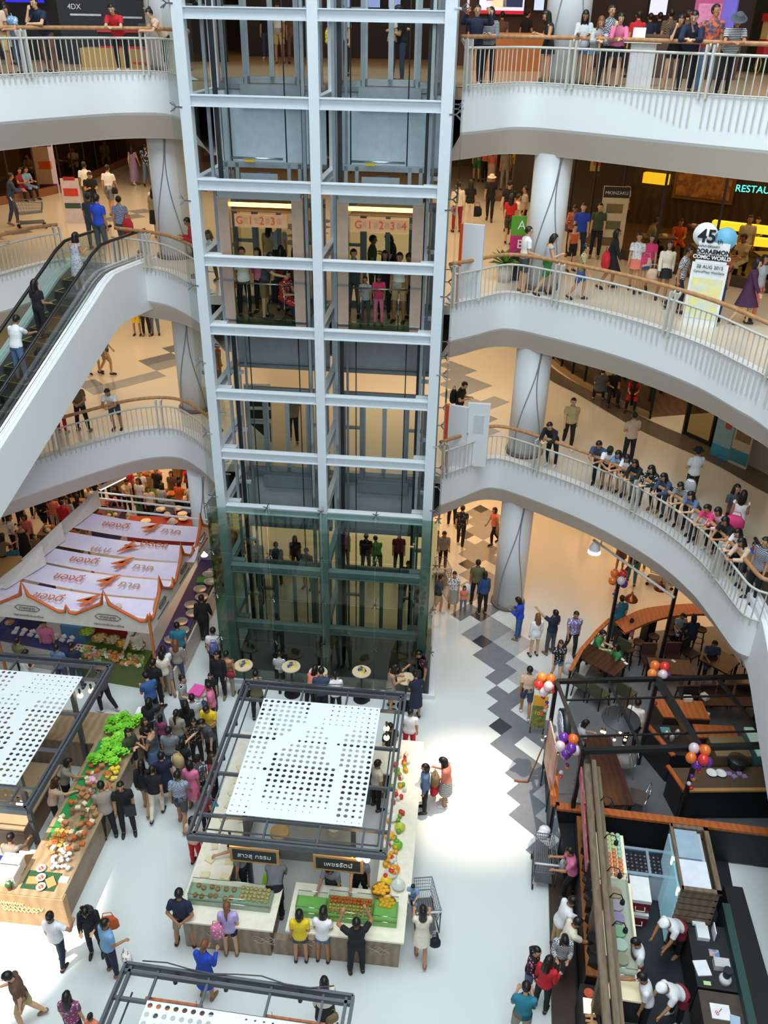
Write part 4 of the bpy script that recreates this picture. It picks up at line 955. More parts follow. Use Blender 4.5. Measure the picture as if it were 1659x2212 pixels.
for a in ((-.34, -.84, .46, -.75), (-.34, .75, .46, .84), (.36, -.84, .46, .84), (-.36, -.84, -.3, .84)): MB().bb((a[0], a[1], 1.92), (a[2], a[3], 1.98)).build('top_board', GREYW, t)
MB().bb((-.28, -.02, 1.85), (.2, .72, 1.95)).build('blue_carton', mat('9db4c4', .6), t); MB().bb((-.28, -.74, 1.85), (.28, -.05, 1.93)).build('white_lid', mat('dfe4ee', .5), t)
for k, z in enumerate((0, .42)):
    t = thing('cool_box', 'dark red cool box with white lid, %s of the stack' % ('bottom' if k == 0 else 'top'), 'cool box', Dp(1.3, -1.65+.05*k, z), DR)
    MB().bb((-.2, -.3, 0), (.2, .3, .3)).build('body', mat('7e1622', .4), t); MB().bb((-.21, -.31, .3), (.21, .31, .4)).build('lid', mat('ecebe8', .4), t)
    MB().tube([(-.1, -.3, .18), (-.1, -.35, .1), (.1, -.35, .1), (.1, -.3, .18)], .012, 6).build('handle', mat('e6e6e6', .4), t)
slab('back_worktop', [Dp(2.15, -2.35), Dp(2.95, -2.35), Dp(2.95, -3.75), Dp(2.15, -3.75)], 0, .9, mat('1d1f22', .5), 'black worktop with phone and papers in the dessert kiosk', 'worktop')
t = slab('steel_sink', [Dp(2.15, -3.8), Dp(2.95, -3.8), Dp(2.95, -7), Dp(2.15, -7)], 0, .9, mat('4c4640', .4, .3), 'brushed steel sink unit at the bottom of the dessert kiosk', 'sink', mat('6f665c', .3, .7))
tag(MB().bb((-.25, -.35, 0), (.25, .35, .02)).build('sink_basin', mat('3a3632', .3, .6), loc=Dp(2.55, -5.4, .9), rz=DR), 'recessed basin of the steel sink', 'basin')
tag(MB().bar((3.0, -1.9, .55), (3.0, -7, .55), .16, 1.1).build('dark_green_partition', mat('2c4a46', .4), loc=DK, rz=DR), 'low partition with dark green top right of the sink', 'partition')
slab('black_partition', [Dp(3.15, -1.2), Dp(3.55, -1.2), Dp(3.75, -7), Dp(3.15, -7)], 0, .8, mat('121214', .6), 'black low partition between the dessert kiosk and white floor', 'partition')
t = thing('desk_telephone', 'white office phone and fax with open tray on the black worktop', 'telephone', Dp(2.45, -2.55, .9), DR)
MB().bb((-.14, -.18, 0), (.1, .12, .1)).build('body', mat('e8ebee', .4), t); MB().bb((-.2, .12, .04), (.06, .2, .1)).build('handset', mat('f2f4f6', .4), t); MB().box((.2, -.02, .12), (.02, .26, .26)).build('paper_tray', mat('eef0f2', .4), t)
tag(box_(.2, .15, .02).build('leaflet', mat('e0a98c', .5, pat='noise', c2='5a8ac0', ps=20), loc=Dp(2.6, -2.98, .9), rz=DR), 'colourful leaflet on the black worktop', 'leaflet')
tag(box_(.28, .32, .03).build('plastic_bag', mat('e9ebf0', .4), loc=Dp(2.3, -3.35, .9), rz=DR+.2), 'white printed plastic bag on the black worktop', 'bag')
tag(box_(.3, .2, .15).build('clear_box', mat('c8cac8', .2), loc=Dp(2.68, -3.25, .9), rz=DR), 'clear plastic box behind the blender', 'box')
t = thing('blender', 'white blender with dark jug on the black worktop', 'blender', Dp(2.7, -3.55, .9), DR)
MB().lathe((0, 0, 0), [(.12, 0), (.12, .1), (.07, .16)], 16).build('base', mat('dfe0e0', .4), t); MB().cyl((0, 0, .16), .07, .2, 14, .09).build('jug', mat('2c3036', .3), t)
tag(box_(.14, .08, .01).build('green_note', mat('b8e09a', .5), loc=Dp(2.35, -3.65, .9), rz=DR), 'pale green note paper beside the blender', 'paper')
tag(box_(.36, .3, .02).build('white_tray', mat('f0eef0', .3), loc=Dp(2.5, -4.2, .9), rz=DR), 'white tray with scissors on the sink unit', 'tray')
tag(box_(.18, .4, .03).build('blue_cloth', mat('a8c0d8', .7, bump=1), loc=Dp(2.72, -4.45, .92), rz=DR-.15), 'pale blue cloth hanging over the steel sink', 'cloth')
t = thing('red_scissors', 'red handled scissors lying in the white tray', 'scissors', Dp(2.46, -4.22, .925), .4)
MB().bar((0, 0, .005), (.1, .03, .005), .012, .006).build('blade', CHROME, t)
for s in (-1, 1): MB().tube([(-.04+.025*math.cos(a*PI/5), s*.02+.02*math.sin(a*PI/5), .005) for a in range(10)], .005, 5, closed=True).build('handle', mat('d0305a', .4), t)
for y0, n_, nm in ((-4.75, 9, 'upper'), (-5.2, 9, 'lower')):
    many('rolled_wafer', MB().tube([(-.1, 0, .03), (.1, 0, .03)], .028, 8), mat('d8a070' if nm == 'upper' else 'b84a5c', .5), [Dp(-.0+.02*(k % 2), y0-.05*k, 1.02) for k in range(n_)], '%s rolled wafer on the tray at the kiosk front' % ('pale' if nm == 'upper' else 'red'), 'wafer', nm+' rolled wafers')
slab('front_counter', [Dp(-.15, -4.1), Dp(.18, -4.1), Dp(.18, -7), Dp(-.15, -7)], 0, 1.0, mat('2a2624', .5), 'black front counter with wafers at the lower end of the dessert kiosk', 'counter', mat('2c2a2a', .3))
slab('griddle_counter', [Dp(.35, -4.7), Dp(.95, -4.7), Dp(.95, -7), Dp(.35, -7)], 0, .95, mat('2c2a28', .5), 'dark griddle counter where staff work', 'counter', mat('3a3836', .3, .3))
for k, (x, y) in enumerate(((.45, -5.6), (.45, -5.85), (.55, -6.1))): tag(MB().lathe((0, 0, 0), [(.05, 0), (.07, .04), (.06, .04), (.001, .02)], 14).build('red_bowl', mat('c4472c', .4), loc=Dp(x, y, .95)), 'small red bowl on the griddle counter, %s' % ('far', 'middle', 'near')[k], 'bowl')
tag(MB().lathe((0, 0, 0), [(.06, 0), (.1, .05), (.09, .05), (.001, .02)], 18).build('orange_bowl', mat('e0633a', .4), loc=Dp(.0, -4.3, 1.0)), 'orange bowl of sauce at the front counter corner', 'bowl')
tag(box_(.2, .3, .02).build('bright_menu', mat('fff0d8', .5, emit=.6), loc=Dp(-.02, -4.55, 1.02), rz=DR), 'brightly lit menu sheet on the front counter', 'menu')
# dustpan tools at right
t = thing('broom', 'yellow headed broom lying by the black partition', 'broom', G(1595, 1855, 0), .1)
MB().tube([(-.3, 0, .05), (.6, -.1, .05)], .015, 6).build('handle', mat('c8c8c8', .4), t); MB().ball((-.05, .02, .06), .09, 10, sz=.4).build('bristles', mat('d8b832', .8), t)
# ================= SHOPPING CARTS =================
def cart(p, rz, lb):
    t = thing('shopping_cart', lb, 'shopping cart', p, rz); W1, W0 = .27, .2
    top = [(-W1, -.45, .95), (W1, -.45, .95), (W0, .45, .85), (-W0, .45, .85)]; bot = [(-W1*.85, -.35, .5), (W1*.85, -.35, .5), (W0*.85, .38, .52), (-W0*.85, .38, .52)]
    m = MB()
    for q in (top, bot):
        for a in range(4): m.bar(q[a], q[(a+1) % 4], .018)
    for a in range(4):
        for k in range(9):
            f = k/8; A = Vector(top[a]).lerp(Vector(top[(a+1) % 4]), f); B = Vector(bot[a]).lerp(Vector(bot[(a+1) % 4]), f); m.bar(A, B, .008)
        for k in (1, 2, 3):
            f = k/4; m.bar(Vector(top[a]).lerp(Vector(bot[a]), f), Vector(top[(a+1) % 4]).lerp(Vector(bot[(a+1) % 4]), f), .008)
    for k in range(9):
        f = k/8; m.bar(Vector(bot[0]).lerp(Vector(bot[1]), f), Vector(bot[3]).lerp(Vector(bot[2]), f), .008)
    m.build('wire_basket', mat('8b8e92', .35, .6), t)
    for s in (-1, 1):
        MB().tube([(s*.25, -.5, 1.0), (s*.26, -.45, .2), (s*.2, .45, .18)], .015, 6).build('frame_rail', mat('55585c', .4, .5), t)
        for y in (-.42, .42): MB().tube([(s*.23-.015, y, .06), (s*.23+.015, y, .06)], .06, 12).build('wheel', BLACK, t)
    MB().tube([(-.27, -.52, 1.0), (.27, -.52, 1.0)], .022, 8).build('handle', mat('d8dade', .4), t)
    MB().bb((-.2, -.4, .2), (.2, .4, .22)).build('lower_rack', mat('6a6d70', .4, .5), t)
    return t
cart(G(1172, 1900, 0)+Vector((0, .15, 0)), -.12, 'wire shopping cart with white bags left of the woman in pink')
cart(G(912, 2010, 0)+Vector((.05, .25, 0)), .1, 'wire shopping cart with a small child beside the central kiosk')
cart(G(60, 495, L2)+Vector((.1, .2, 0)), -1.1, 'loaded shopping cart pushed on the middle gallery at left')
cart(G(952, 1262, 0), .1, 'shopping cart full of groceries just right of the tower')
cart(G(1425, 1262, 0), 1.2, 'empty shopping cart partly hidden under the lowest gallery')
random.seed(5)
for k in range(2): tag(MB().ball((0, 0, .13), .13, 10, sx=1.1, sz=1.0).build('carrier_bag', mat('e4e6ea', .35, bump=.8), loc=G(1168+6*k, 1866, 0)+Vector((.02, .3+.12*k, .53))), 'white plastic carrier bag in the cart beside the woman in pink, %s' % ('front', 'rear')[k], 'bag')
# ================= REGIONAL FOOD STALL (left, under the lowest gallery) =================
CAN = mat('e8dcec', .7, pat='noise', c2='dcd2ea', ps=.7, var=.03)
ORG = mat('c8642e', .6)
strips = [[(-10.26, 24.88), (-5.78, 23.95), (-5.78, 23.01), (-10.34, 23.84)], [(-10.46, 23.6), (-5.81, 22.79), (-5.77, 21.86), (-10.54, 22.76)], [(-10.63, 22.62), (-6.11, 21.8), (-6.19, 20.92), (-10.72, 21.87)], [(-10.76, 21.77), (-6.22, 20.85), (-6.54, 19.95), (-10.77, 20.87)], [(-11.2, 20.85), (-6.51, 19.86), (-6.43, 19.0), (-11.2, 19.75)]]
nmn = ('rearmost', 'second from the rear', 'middle', 'second from the front', 'front')
for k, q in enumerate(strips):
    c = Vector((sum(p[0] for p in q)/4, sum(p[1] for p in q)/4, 2.8)); t = thing('canopy_banner', 'pale lilac printed banner strip of the food stall canopy, %s strip' % nmn[k], 'banner', c)
    vs = []; fs = []; N_ = 12
    for i in range(N_+1):
        f = i/N_
        for j in range(5):
            g_ = j/4; p = Vector((*q[0], 0)).lerp(Vector((*q[1], 0)), f).lerp(Vector((*q[3], 0)).lerp(Vector((*q[2], 0)), f), g_)
            vs.append((p.x-c.x, p.y-c.y, -.12*math.sin(PI*f)-.05*math.sin(PI*g_)))
    for i in range(N_):
        for j in range(4): a = i*5+j; fs.append((a, a+1, a+6, a+5))
    MB().add(vs, fs, True).build('cloth', CAN, t)
    rz = math.atan2(q[1][1]-q[0][1], q[1][0]-q[0][0])
    flip = k == 1
    text('thai_lettering', 'ของดี', .42, ORG, t, (-.75 if not flip else .9, .12, -.02), (0, 0, rz+(PI if flip else 0)), ext=.003)
    text('numeral', '4', 1.0, mat('d4652a', .6), t, (.3, -.05, -.0), (0, -.0, rz+(PI if flip else 0)), bold=.004, ext=.002, shear=.35)
    text('thai_lettering', 'ภาค', .42, mat('c9b4a4', .6) if k > 3 else mat('b98a70', .6), t, (1.15 if not flip else -.7, -.22, -.02), (0, 0, rz+(PI if flip else 0)), ext=.003)
st = thing('food_stall_frame', 'frame and gabled valance of the regional food stall canopy', 'stall frame', (-8.7, 21.8, 0))
def S(x, y, z): return Vector((x+8.7, y-21.8, z))
for x, y in ((-6.45, 19.0), (-11.2, 19.7), (-5.75, 24.4), (-10.3, 25.2)): MB().bar(S(x, y, 0), S(x, y, 2.9), .07).build('post', mat('c9773e', .5), st)
for a, b in (((-11.2, 19.7), (-6.45, 19.0)), ((-6.45, 19.0), (-5.75, 24.4)), ((-10.3, 25.2), (-5.75, 24.4)), ((-11.2, 19.7), (-10.3, 25.2)), ((-10.2, 26.2), (-5.6, 25.4)), ((-10.2, 25.8), (-5.6, 25.0))): MB().bar(S(*a, 2.8), S(*b, 2.8), .05).build('rail', WHITE, st)
def valance(a, b, n, h=.5):
    a = Vector((*a, 0)); b = Vector((*b, 0)); d = (b-a)/n
    for k in range(n):
        p = a+d*k; w_ = d.length; u = d.normalized()
        prof = [(0, .0), (.08, -.03), (.5, .5), (.92, -.03), (1, 0)]
        top = [p+u*w_*s+Vector((0, 0, 2.72+z)) for s, z in prof]; bot = [p+u*w_*s+Vector((0, 0, 2.3)) for s, z in prof]
        nn = Vector((u.y, -u.x, 0))*.012
        m = MB(); m.strip([S(*q) for q in bot], [S(*q) for q in top], False); m.strip([S(*(q-nn)) for q in top], [S(*(q-nn)) for q in bot], False); m.build('valance_panel', mat('e4dcd2', .7), st)
        m = MB(); pts = [p+u*w_*s+Vector((0, 0, 2.74+z))+nn for s, z in ((-.0, .26), (.03, .0), (.1, -.02), (.3, .24), (.45, .44), (.5, .92), (.55, .44), (.7, .24), (.9, -.02), (.97, 0), (1, .26))]
        m.tube([S(*q) for q in pts], [.015, .05, .05, .045, .06, .01, .06, .045, .05, .05, .015], 6); m.build('orange_gable', ORG, st)
        c = p+u*w_*.5+Vector((0, 0, 2.72))+nn*1.5
        hexa = [c+u*w_*.16*s+Vector((0, 0, z)) for s, z in ((-1, 0), (-.7, .09), (.7, .09), (1, 0), (.7, -.09), (-.7, -.09))]
        MB().tube([S(*q) for q in hexa], .01, 5, closed=True).build('hexagon_outline', mat('4a4038', .6), st)
        ra = math.atan2(u.y, u.x)
        text('thai_lettering', 'ภาคกลาง', .13, mat('5a4a40', .6), st, S(*c)+Vector((0, -.01, 0)), (PI/2, 0, ra))
        text('thai_lettering', 'ตลาดของดีประเทศไทย', .1, mat('6a5648', .6), st, S(*c)+Vector((0, -.01, -.26)), (PI/2, 0, ra))
valance((-11.2, 19.68), (-6.45, 18.97), 2); valance((-6.42, 19.0), (-5.72, 24.3), 3)
MB().quad(S(-5.7, 19.9, .5), S(-5.55, 26, .5), S(-5.5, 26, 2.9), S(-5.68, 21.5, 2.3)).build('brown_side_cloth', mat('6e4638', .8), st) if False else None
for k, (a, b, c) in enumerate((((-10.9, 20.3), (-10.2, 21.6), .6), ((-10.5, 21.8), (-10.1, 23.0), .6), ((-10.2, 23.4), (-9.6, 25.2), .7))):
    m = MB(); m.add([S(a[0], a[1], 2.8), S(b[0], b[1], 2.8), S(b[0]-.1, b[1]+.2, 3.35), S(a[0]-.6, a[1]+.1, 2.75)], [(0, 1, 2, 3), (3, 2, 1, 0)]); m.build('rear_gable_cloth', mat('d8d0cc', .7), st)
def tier(pts, z, lb, c, cap): return slab('stall_counter', pts, 0, z, mat(c, .6), lb, 'counter', mat(cap, .5))
tier([(-9.0, 19.7), (-6.9, 19.25), (-6.8, 20.0), (-8.9, 20.45)], .85, 'front produce counter of the food stall edged with banana leaf green', '5d6a2e', '4f6e2c')
tier([(-11.6, 20.4), (-9.1, 19.8), (-9.0, 20.3), (-11.5, 20.95)], .85, 'front left stall counter with dark blue cloth', 'c8bfb2', '3a3f74')
tier([(-11.9, 21.0), (-11.4, 21.0), (-10.9, 23.4), (-11.4, 23.4)], .85, 'far left stall counter covered in purple cloth', '2b2f6a', '3c3a7a')
tier([(-6.75, 19.35), (-6.1, 19.3), (-5.55, 25.6), (-6.3, 25.6)], .9, 'long right counter of the food stall lined with curry pots', 'b9a894', '4c3a6c')
tag(MB().bar((0, 0, .4), (.6, 6.3, .4), .05, .8).build('white_skirt_board', mat('d4c8ba', .6), loc=(-6.02, 19.2, 0)), 'pale board skirting the right stall counter', 'board')
# curry pots and baskets
potmb = MB().lathe((0, 0, 0), [(.14, 0), (.2, .08), (.21, .1), (.19, .09)], 20)
pc = ('c98a3c', 'd8a860', 'b8632c', 'c4502a', 'd8a24a', 'b08a4a', 'e0b070', 'b84a2a', 'c08040', 'd0904a')
for k in range(10):
    y = 20.4+.44*k; x = -6.35+.075*(k*.44/.55)+(.2 if k % 2 else 0)
    t = thing('curry_pot', 'round metal pot of curry on the right stall counter', 'pot', (x, y, .9), group='curry pots on the right stall counter')
    potmb.build('pot', mat('c8bfae', .25, .6), t); MB().cyl((0, 0, .03), .185, .05, 20).build('curry', mat(pc[k], .3, pat='noise', c2='8a4a20', ps=12), t)
for k, (px, py, c, nm) in enumerate(((189, 1362, '8cae2c', 'green leaves'), (216, 1376, 'c9a86c', 'tan crisps'), (243, 1380, 'b8a888', 'grey snacks'), (269, 1388, 'e0b040', 'yellow slices'), (298, 1393, 'e8e2d4', 'white rolls'))):
    t = thing('woven_basket', 'round basket of %s on the front of the food stall' % nm, 'basket', G(px, py+8, .88))
    MB().lathe((0, 0, 0), [(.14, 0), (.24, .1), (.25, .12), (.22, .1)], 20).build('basket', mat('7a9a3a' if k == 0 else 'a8843c', .6, pat='plaid', c2='6a5a2a', ps=20), t)
    random.seed(k); m = MB()
    for q in range(12):
        a = q*2.4; r = .055*math.sqrt(q); m.ball((math.cos(a)*r, math.sin(a)*r, .1), .05, 7, sx=1.3, sz=.7)
    m.build('food_heap', mat(c, .5, var=.15, scale=20), t)
random.seed(11)
for c, nm, n_ in (('d88a4a', 'orange', 18), ('9cb85a', 'green', 20), ('e4dcc8', 'white', 20), ('b87850', 'brown', 14)):
    many('food_packet', box_(.13, .11, .07), mat(c, .35, var=.15, scale=20), [Vector((-8.75+random.uniform(0, 1.75), 0, .86+.06*(q % 2))) for q in range(n_)], nm+' boxed snack on the front stall counter', 'packet', nm+' snack boxes on the stall')
for o in list(COL.objects):
    if o.name.startswith('food_packet'): o.location.y = 19.72-.214*(o.location.x+8.75)+random.uniform(-.1, .25)
random.seed(12)
for c, nm, n_ in (('e0903c', 'orange fried', 16), ('e8c870', 'yellow fried', 16), ('d8b8a0', 'pink', 12)):
    many('fried_snack', MB().ball((0, 0, .04), .09, 8, sz=.5), mat(c, .5, var=.15, scale=20), [Vector((-5.75+random.uniform(-.25, .22), random.uniform(24.2, 26.5), .9)) for q in range(n_)], nm+' snack heap on the rear of the right counter', 'snack', nm+' snacks at the rear')
m_ = tier([(-6.1, 24.2), (-5.4, 24.2), (-5.2, 27), (-6, 27)], .88, 'rear right stall counter with fried snacks', '6e4638', '8a5a3c')
tag(box_(.5, .32, .06).build('green_crate', mat('3f9a3c', .5), loc=(-5.95, 23.6, .92), rz=.1), 'green plastic crate of rings on the right stall counter', 'crate')
many('snack_box', box_(.16, .12, .05), mat('e8e4ea', .4), [Vector((-11.2+.26*(k % 8), 20.7-.055*(k % 8)+.18*(k//8), .87)) for k in range(16)], 'clear snack box on the blue cloth counter', 'box', 'snack boxes on the blue cloth')
many('round_plate', MB().cyl((0, 0, 0), .14, .03, 16), mat('cdb98c', .5, pat='noise', c2='8a7a4a', ps=12), [Vector((-11.55+.12*(k % 2)+.05*k, 21.2+.35*k, .87)) for k in range(6)], 'plate of food on the far left purple counter', 'plate', 'plates on the purple counter')
t = thing('paint_palette_tray', 'white tray of red and green dips on the front stall counter', 'tray', G(182, 1402, .87), -.2)
MB().bb((-.3, -.16, 0), (.3, .16, .03)).build('tray', mat('eee8dc', .4), t)
for k in range(10): MB().cyl((-.22+.11*(k % 5), -.07+.14*(k//5), .03), .035, .02, 12).build('dip', mat(('c8281e', '3f9a2a', 'e0b82a', 'c8281e', '7a2a1a')[k % 5], .4), t)
slab('stall_table', [(-9.2, 21.6), (-8.0, 21.3), (-7.9, 22.0), (-9.1, 22.3)], 0, .75, mat('b02a2a', .6), 'red cloth covered table under the stall canopy', 'table')
tag(box_(.8, .6, .75).build('blue_stool_table', mat('5a9ad0', .5), loc=(-9.6, 21.5, 0), rz=-.15), 'light blue table behind the front stall counter', 'table')
for px, py in ((560/3.318, 980+1212/3.318), (1465/3.318, 980+730/3.318)):
    p = G(px, py, 1.5); t = thing('hanging_lamp', 'small white stall lamp %s' % ('over the front counter' if px < 300 else 'over the right counter'), 'lamp', p)
    MB().lathe((0, 0, 0), [(.12, 0), (.05, .1), (.02, .16), (.001, .17)], 16).build('shade', mat('fff2e0', .4, emit=2), t); MB().tube([(0, 0, .16), (0, 0, 1.25)], .006, 5).build('cord', DARK, t)
# fluorescent fixture over the market
t = thing('tube_light', 'bright fluorescent tube light over the rear of the food stall', 'light', G(243, 1045, 3.2), 1.0)
MB().bb((-.55, -.06, 0), (.55, .06, .05)).build('tube', mat('ffffff', .4, emit=8, var=0), t); MB().bb((-.6, -.09, .05), (.6, .09, .09)).build('fixture', WHITE, t)
# second market block behind
for k, (x0, y0, x1, y1, c, lb) in enumerate(((-9.6, 27.2, -6.3, 27.9, 'b0392e', 'red cloth market table with white bags'), (-9.8, 29.3, -6.4, 30.1, '3f6a34', 'rear market table heaped with vegetables and noodles'), (-8.8, 28.2, -7.4, 28.7, '2c4a8a', 'blue cloth market table between the two rows'), (-12.5, 28.5, -10.7, 29.2, '8a6a4a', 'brown market table at the far left'), (-13.8, 23.6, -12.6, 25.0, 'b8a070', 'market table with a plate at the left edge'))):
    slab('market_table', [(x0, y0), (x1, y0), (x1, y1), (x0, y1)], 0, .85, mat(c, .6), lb, 'table')
random.seed(21)
for c, nm, x0, x1 in (('d8722c', 'carrot orange', -8.9, -8.2), ('3f7a2c', 'leafy green', -8.2, -7.5), ('e8dca0', 'pale yellow noodle', -7.5, -6.5), ('dcd8cc', 'white', -6.9, -6.5)):
    many('food_heap', MB().ball((0, 0, .03), .11, 8, sz=.6), mat(c, .6, var=.2, scale=20), [Vector((random.uniform(x0, x1), random.uniform(29.4, 30), .87)) for q in range(9)], nm+' heap on the rear market table', 'food', nm+' heaps')
random.seed(22)
many('plastic_bag', MB().ball((0, 0, .12), .14, 9, sz=.9), mat('e6e2e2', .4, bump=1), [Vector((random.uniform(-8.2, -6.4), random.uniform(27.3, 27.8), .86)) for q in range(8)], 'white plastic bag on the red market table', 'bag', 'white bags on the red market table')
many('steel_bowl', MB().lathe((0, 0, 0), [(.1, 0), (.2, .1), (.18, .1), (.001, .04)], 16), mat('c8c4b8', .25, .7), [Vector((random.uniform(-9.4, -6.5), random.uniform(27.25, 30), .86)) for q in range(14)], 'steel bowl of ingredients on the market tables', 'bowl', 'steel bowls on the market tables')
for i in range(6):
    p = Vector((-9.6+.6*i, 29.8+.1*(i % 2), 2.2)); t = thing('globe_lamp', 'white dome lamp hung in a row over the rear market table', 'lamp', p, group='dome lamps over the rear market')
    MB().tube([(0, 0, .12), (0, 0, 1.93)], .006, 5).build('cord', DARK, t); MB().lathe((0, 0, 0), [(.14, 0), (.1, .08), (.03, .12), (.001, .13)], 14).build('shade', mat('f4efe4', .4, emit=.8), t)
# ================= UPPER LEVEL SHOPS AND SIGNS =================
def wallseg(a, b, z0, z1, m_, nm='wall_shop', th=.15):
    a = Vector((*a, 0)); b = Vector((*b, 0)); return struct(nm, MB().bar(a+Vector((0, 0, (z0+z1)/2)), b+Vector((0, 0, (z0+z1)/2)), th, z1-z0), m_)
DKW = mat('4a3828', .6, pat='wood', c2='3a2b1e', ps=1.2)
n_win = [0]
def shopfront(P, z, lb, plinth='7a5238', h=3.3, fr='3a2c22', tint='d8c8a8', mull=1.4):
    P = resample([Vector((*p, 0)) for p in P], mull)
    t = thing('shop_front', lb, 'shop front', P[0]+Vector((0, 0, z))); o = P[0]
    for a, b in zip(P[:-1], P[1:]):
        a = a-o; b = b-o
        MB().bar(a+Vector((0, 0, .15)), b+Vector((0, 0, .15)), .2, .3).build('plinth', mat(plinth, .5), t)
        MB().quad(a+Vector((0, 0, .3)), b+Vector((0, 0, .3)), b+Vector((0, 0, h)), a+Vector((0, 0, h))).build('pane', glass(tint, .12), t)
        MB().bar(a, a+Vector((0, 0, h)), .06).build('mullion', mat(fr, .5), t)
    return t
shopfront([(-18, 30.5), (-15, 34.6), (-13.7, 37.5), (-13.2, 46)], L2, 'glass restaurant front on the middle gallery at far left', '8a5c3c')
wallseg((-22, 38), (-15, 46), L2, L3-1.7, mat('7a5c3e', .6, pat='noise', c2='5a4430', ps=1), 'wall_left')
wallseg((-24, 33), (-16, 39.5), L2, L3-1.7, mat('5c4430', .6), 'wall_left')
FR = [(6.4, 31.8), (6.95, 28.9), (8.0, 26.6), (9.6, 24.9), (11.2, 23.6), (13.5, 21.5)]
shopfront(FR, L2, 'curved glass restaurant front on the middle gallery at right', '4a3a2c', fr='2c231c', mull=1.8)
wallseg((9.0, 33.5), (16.5, 28.0), L2, L3-1.7, DKW, 'wall_right')
wallseg((5.2, 38), (9.2, 33.4), L2, L3-1.7, mat('2c2620', .6), 'wall_right')
m = MB(); m.prism([(6.45, 31.8), (7.0, 28.9), (8.05, 26.6), (9.65, 24.9), (11.25, 23.6), (13.5, 21.5), (20, 24), (14, 36), (7, 36)], L2+.005, L2+.015); struct('floor', m, mat('5c4632', .4))
m = MB(); m.prism([(-18, 30.6), (-15.05, 34.6), (-13.75, 37.5), (-13.25, 46), (-26, 46), (-26, 30)], L2+.005, L2+.015); struct('floor', m, mat('6a4c34', .4))
wdir = (Vector((16.5, 28.0, 0))-Vector((9.0, 33.5, 0))).normalized(); wrz = math.atan2(wdir.y, wdir.x)
def onwall(s, z, off=.12): 
    p = Vector((9.0, 33.5, 0))+wdir*s; n_ = Vector((wdir.y, -wdir.x, 0)); return p+n_*off+Vector((0, 0, z))
for s, w_, nm in ((2.6, 1.9, 'left'), (6.6, 1.9, 'right')):
    t = thing('wall_relief', 'framed golden stone relief on the restaurant wall, %s one' % nm, 'relief', onwall(s, L2+1.2), wrz)
    MB().bb((-w_/2-.12, -.05, -.12), (w_/2+.12, .05, 2.2)).build('frame', mat('8a6a3c', .4, .3), t); MB().bb((-w_/2, -.09, 0), (w_/2, -.04, 2.1)).build('relief_panel', mat('c08a52', .5, pat='noise', c2='8e5f34', ps=5, bump=1), t)
for s, z in ((.9, 1.5), (4.6, 2.3)):
    t = thing('shelf_light', 'glowing yellow shelf light beside the wall relief, %s one' % ('left' if s < 2 else 'right'), 'light', onwall(s, L2+z), wrz); MB().bb((-.45, -.3, 0), (.45, -.02, .35)).build('glowing_box', mat('e8c830', .5, emit=1.3), t)
for a, b, z in (((10.4, 28.6), (12.6, 27.3), .95), ((10.2, 26.6), (12.2, 25.9), .9)):
    p = Vector((*a, L2+z)); t = thing('light_bar', 'long glowing yellow bar front in the restaurant, %s one' % ('rear' if z > .92 else 'front'), 'light', p)
    MB().bar((0, 0, 0), Vector((*b, L2+z))-p, .3, .22).build('glowing_box', mat('f0e040', .5, emit=1.5), t)
sg = thing('neon_sign', 'red and turquoise neon restaurant sign at the upper right', 'sign', V(1632, 400, 24.4), -.7)
text('neon_word', 'RESTAURANT', .25, mat('3fe8d8', .4, emit=2.5), sg, (.3, 0, -.1), (PI/2, 0, .35)); text('neon_word', 'Y Y O O Y', .24, mat('ff3a3a', .4, emit=2.5), sg, (.5, 0, .2), (PI/2, 0, .35))
def poster(p, w_, h, rz, lb, bg, bits, z0=.0, nm='standing_poster', cat='poster'):
    t = thing(nm, lb, cat, p, rz)
    MB().bb((-w_/2, -.03, z0), (w_/2, .03, z0+h)).build('panel', mat(bg, .5), t)
    for (x, z, ww, hh, c) in bits: MB().bb((x-ww/2, -.036, z0+z-hh/2), (x+ww/2, -.029, z0+z+hh/2)).build('print', mat(c, .5, var=.15, scale=12), t)
    return t
t = poster(G(1312, 556, L2), .8, 2.15, -.1, 'tall beige menu poster with three dish photos', 'd8c49a', [(0, 1.98, .78, .32, '2a2420'), (0, 1.5, .5, .28, '7a6a3a'), (0, 1.0, .5, .26, '6a6a3a'), (0, .5, .5, .26, '7a5c34')])
text('lettering', 'MIONZAKU', .13, mat('e8e0d0', .5), t, (0, -.05, 1.96), (PI/2, 0, 0))
poster(G(1290, 470, L2)+Vector((0, .5, 1.6)), .8, 1.9, -.1, 'hanging beige poster of orange dishes behind the menu poster', 'd8c8a8', [(0, .45, .6, .5, 'd8782c'), (-.15, 1.2, .25, .4, 'c8803c'), (.2, 1.3, .25, .4, 'b8703c')])
poster(G(108, 418, L2), .8, 2.2, .3, 'purple and white roll-up poster at the far left shop', 'cfc4d8', [(0, 2.0, .7, .4, '5c3a9a'), (0, 1.1, .5, .3, 'd8642c'), (0, .2, .7, .35, '4a2c7a')])
poster(G(164, 482, L2), .62, 1.5, .05, 'small white poster with a red oval by the escalator', 'dccfd4', [(0, 1.5, .4, .12, 'b0302c'), (0, 1.05, .5, .26, 'd8442c'), (0, .6, .55, .18, '3a5a4a')])
t = poster(G(1110, 606, L2), .42, 1.05, -.12, 'green and magenta direction sign with letters A and B', '5aa02c', [(0, .26, .42, .52, 'c8286e')], z0=.75, nm='direction_sign', cat='sign')
text('letter', 'A', .34, mat('f4f4f0', .5), t, (.08, -.045, 1.55), (PI/2, 0, 0)); text('letter', 'B', .34, mat('f4f4f0', .5), t, (.08, -.045, 1.03), (PI/2, 0, 0))
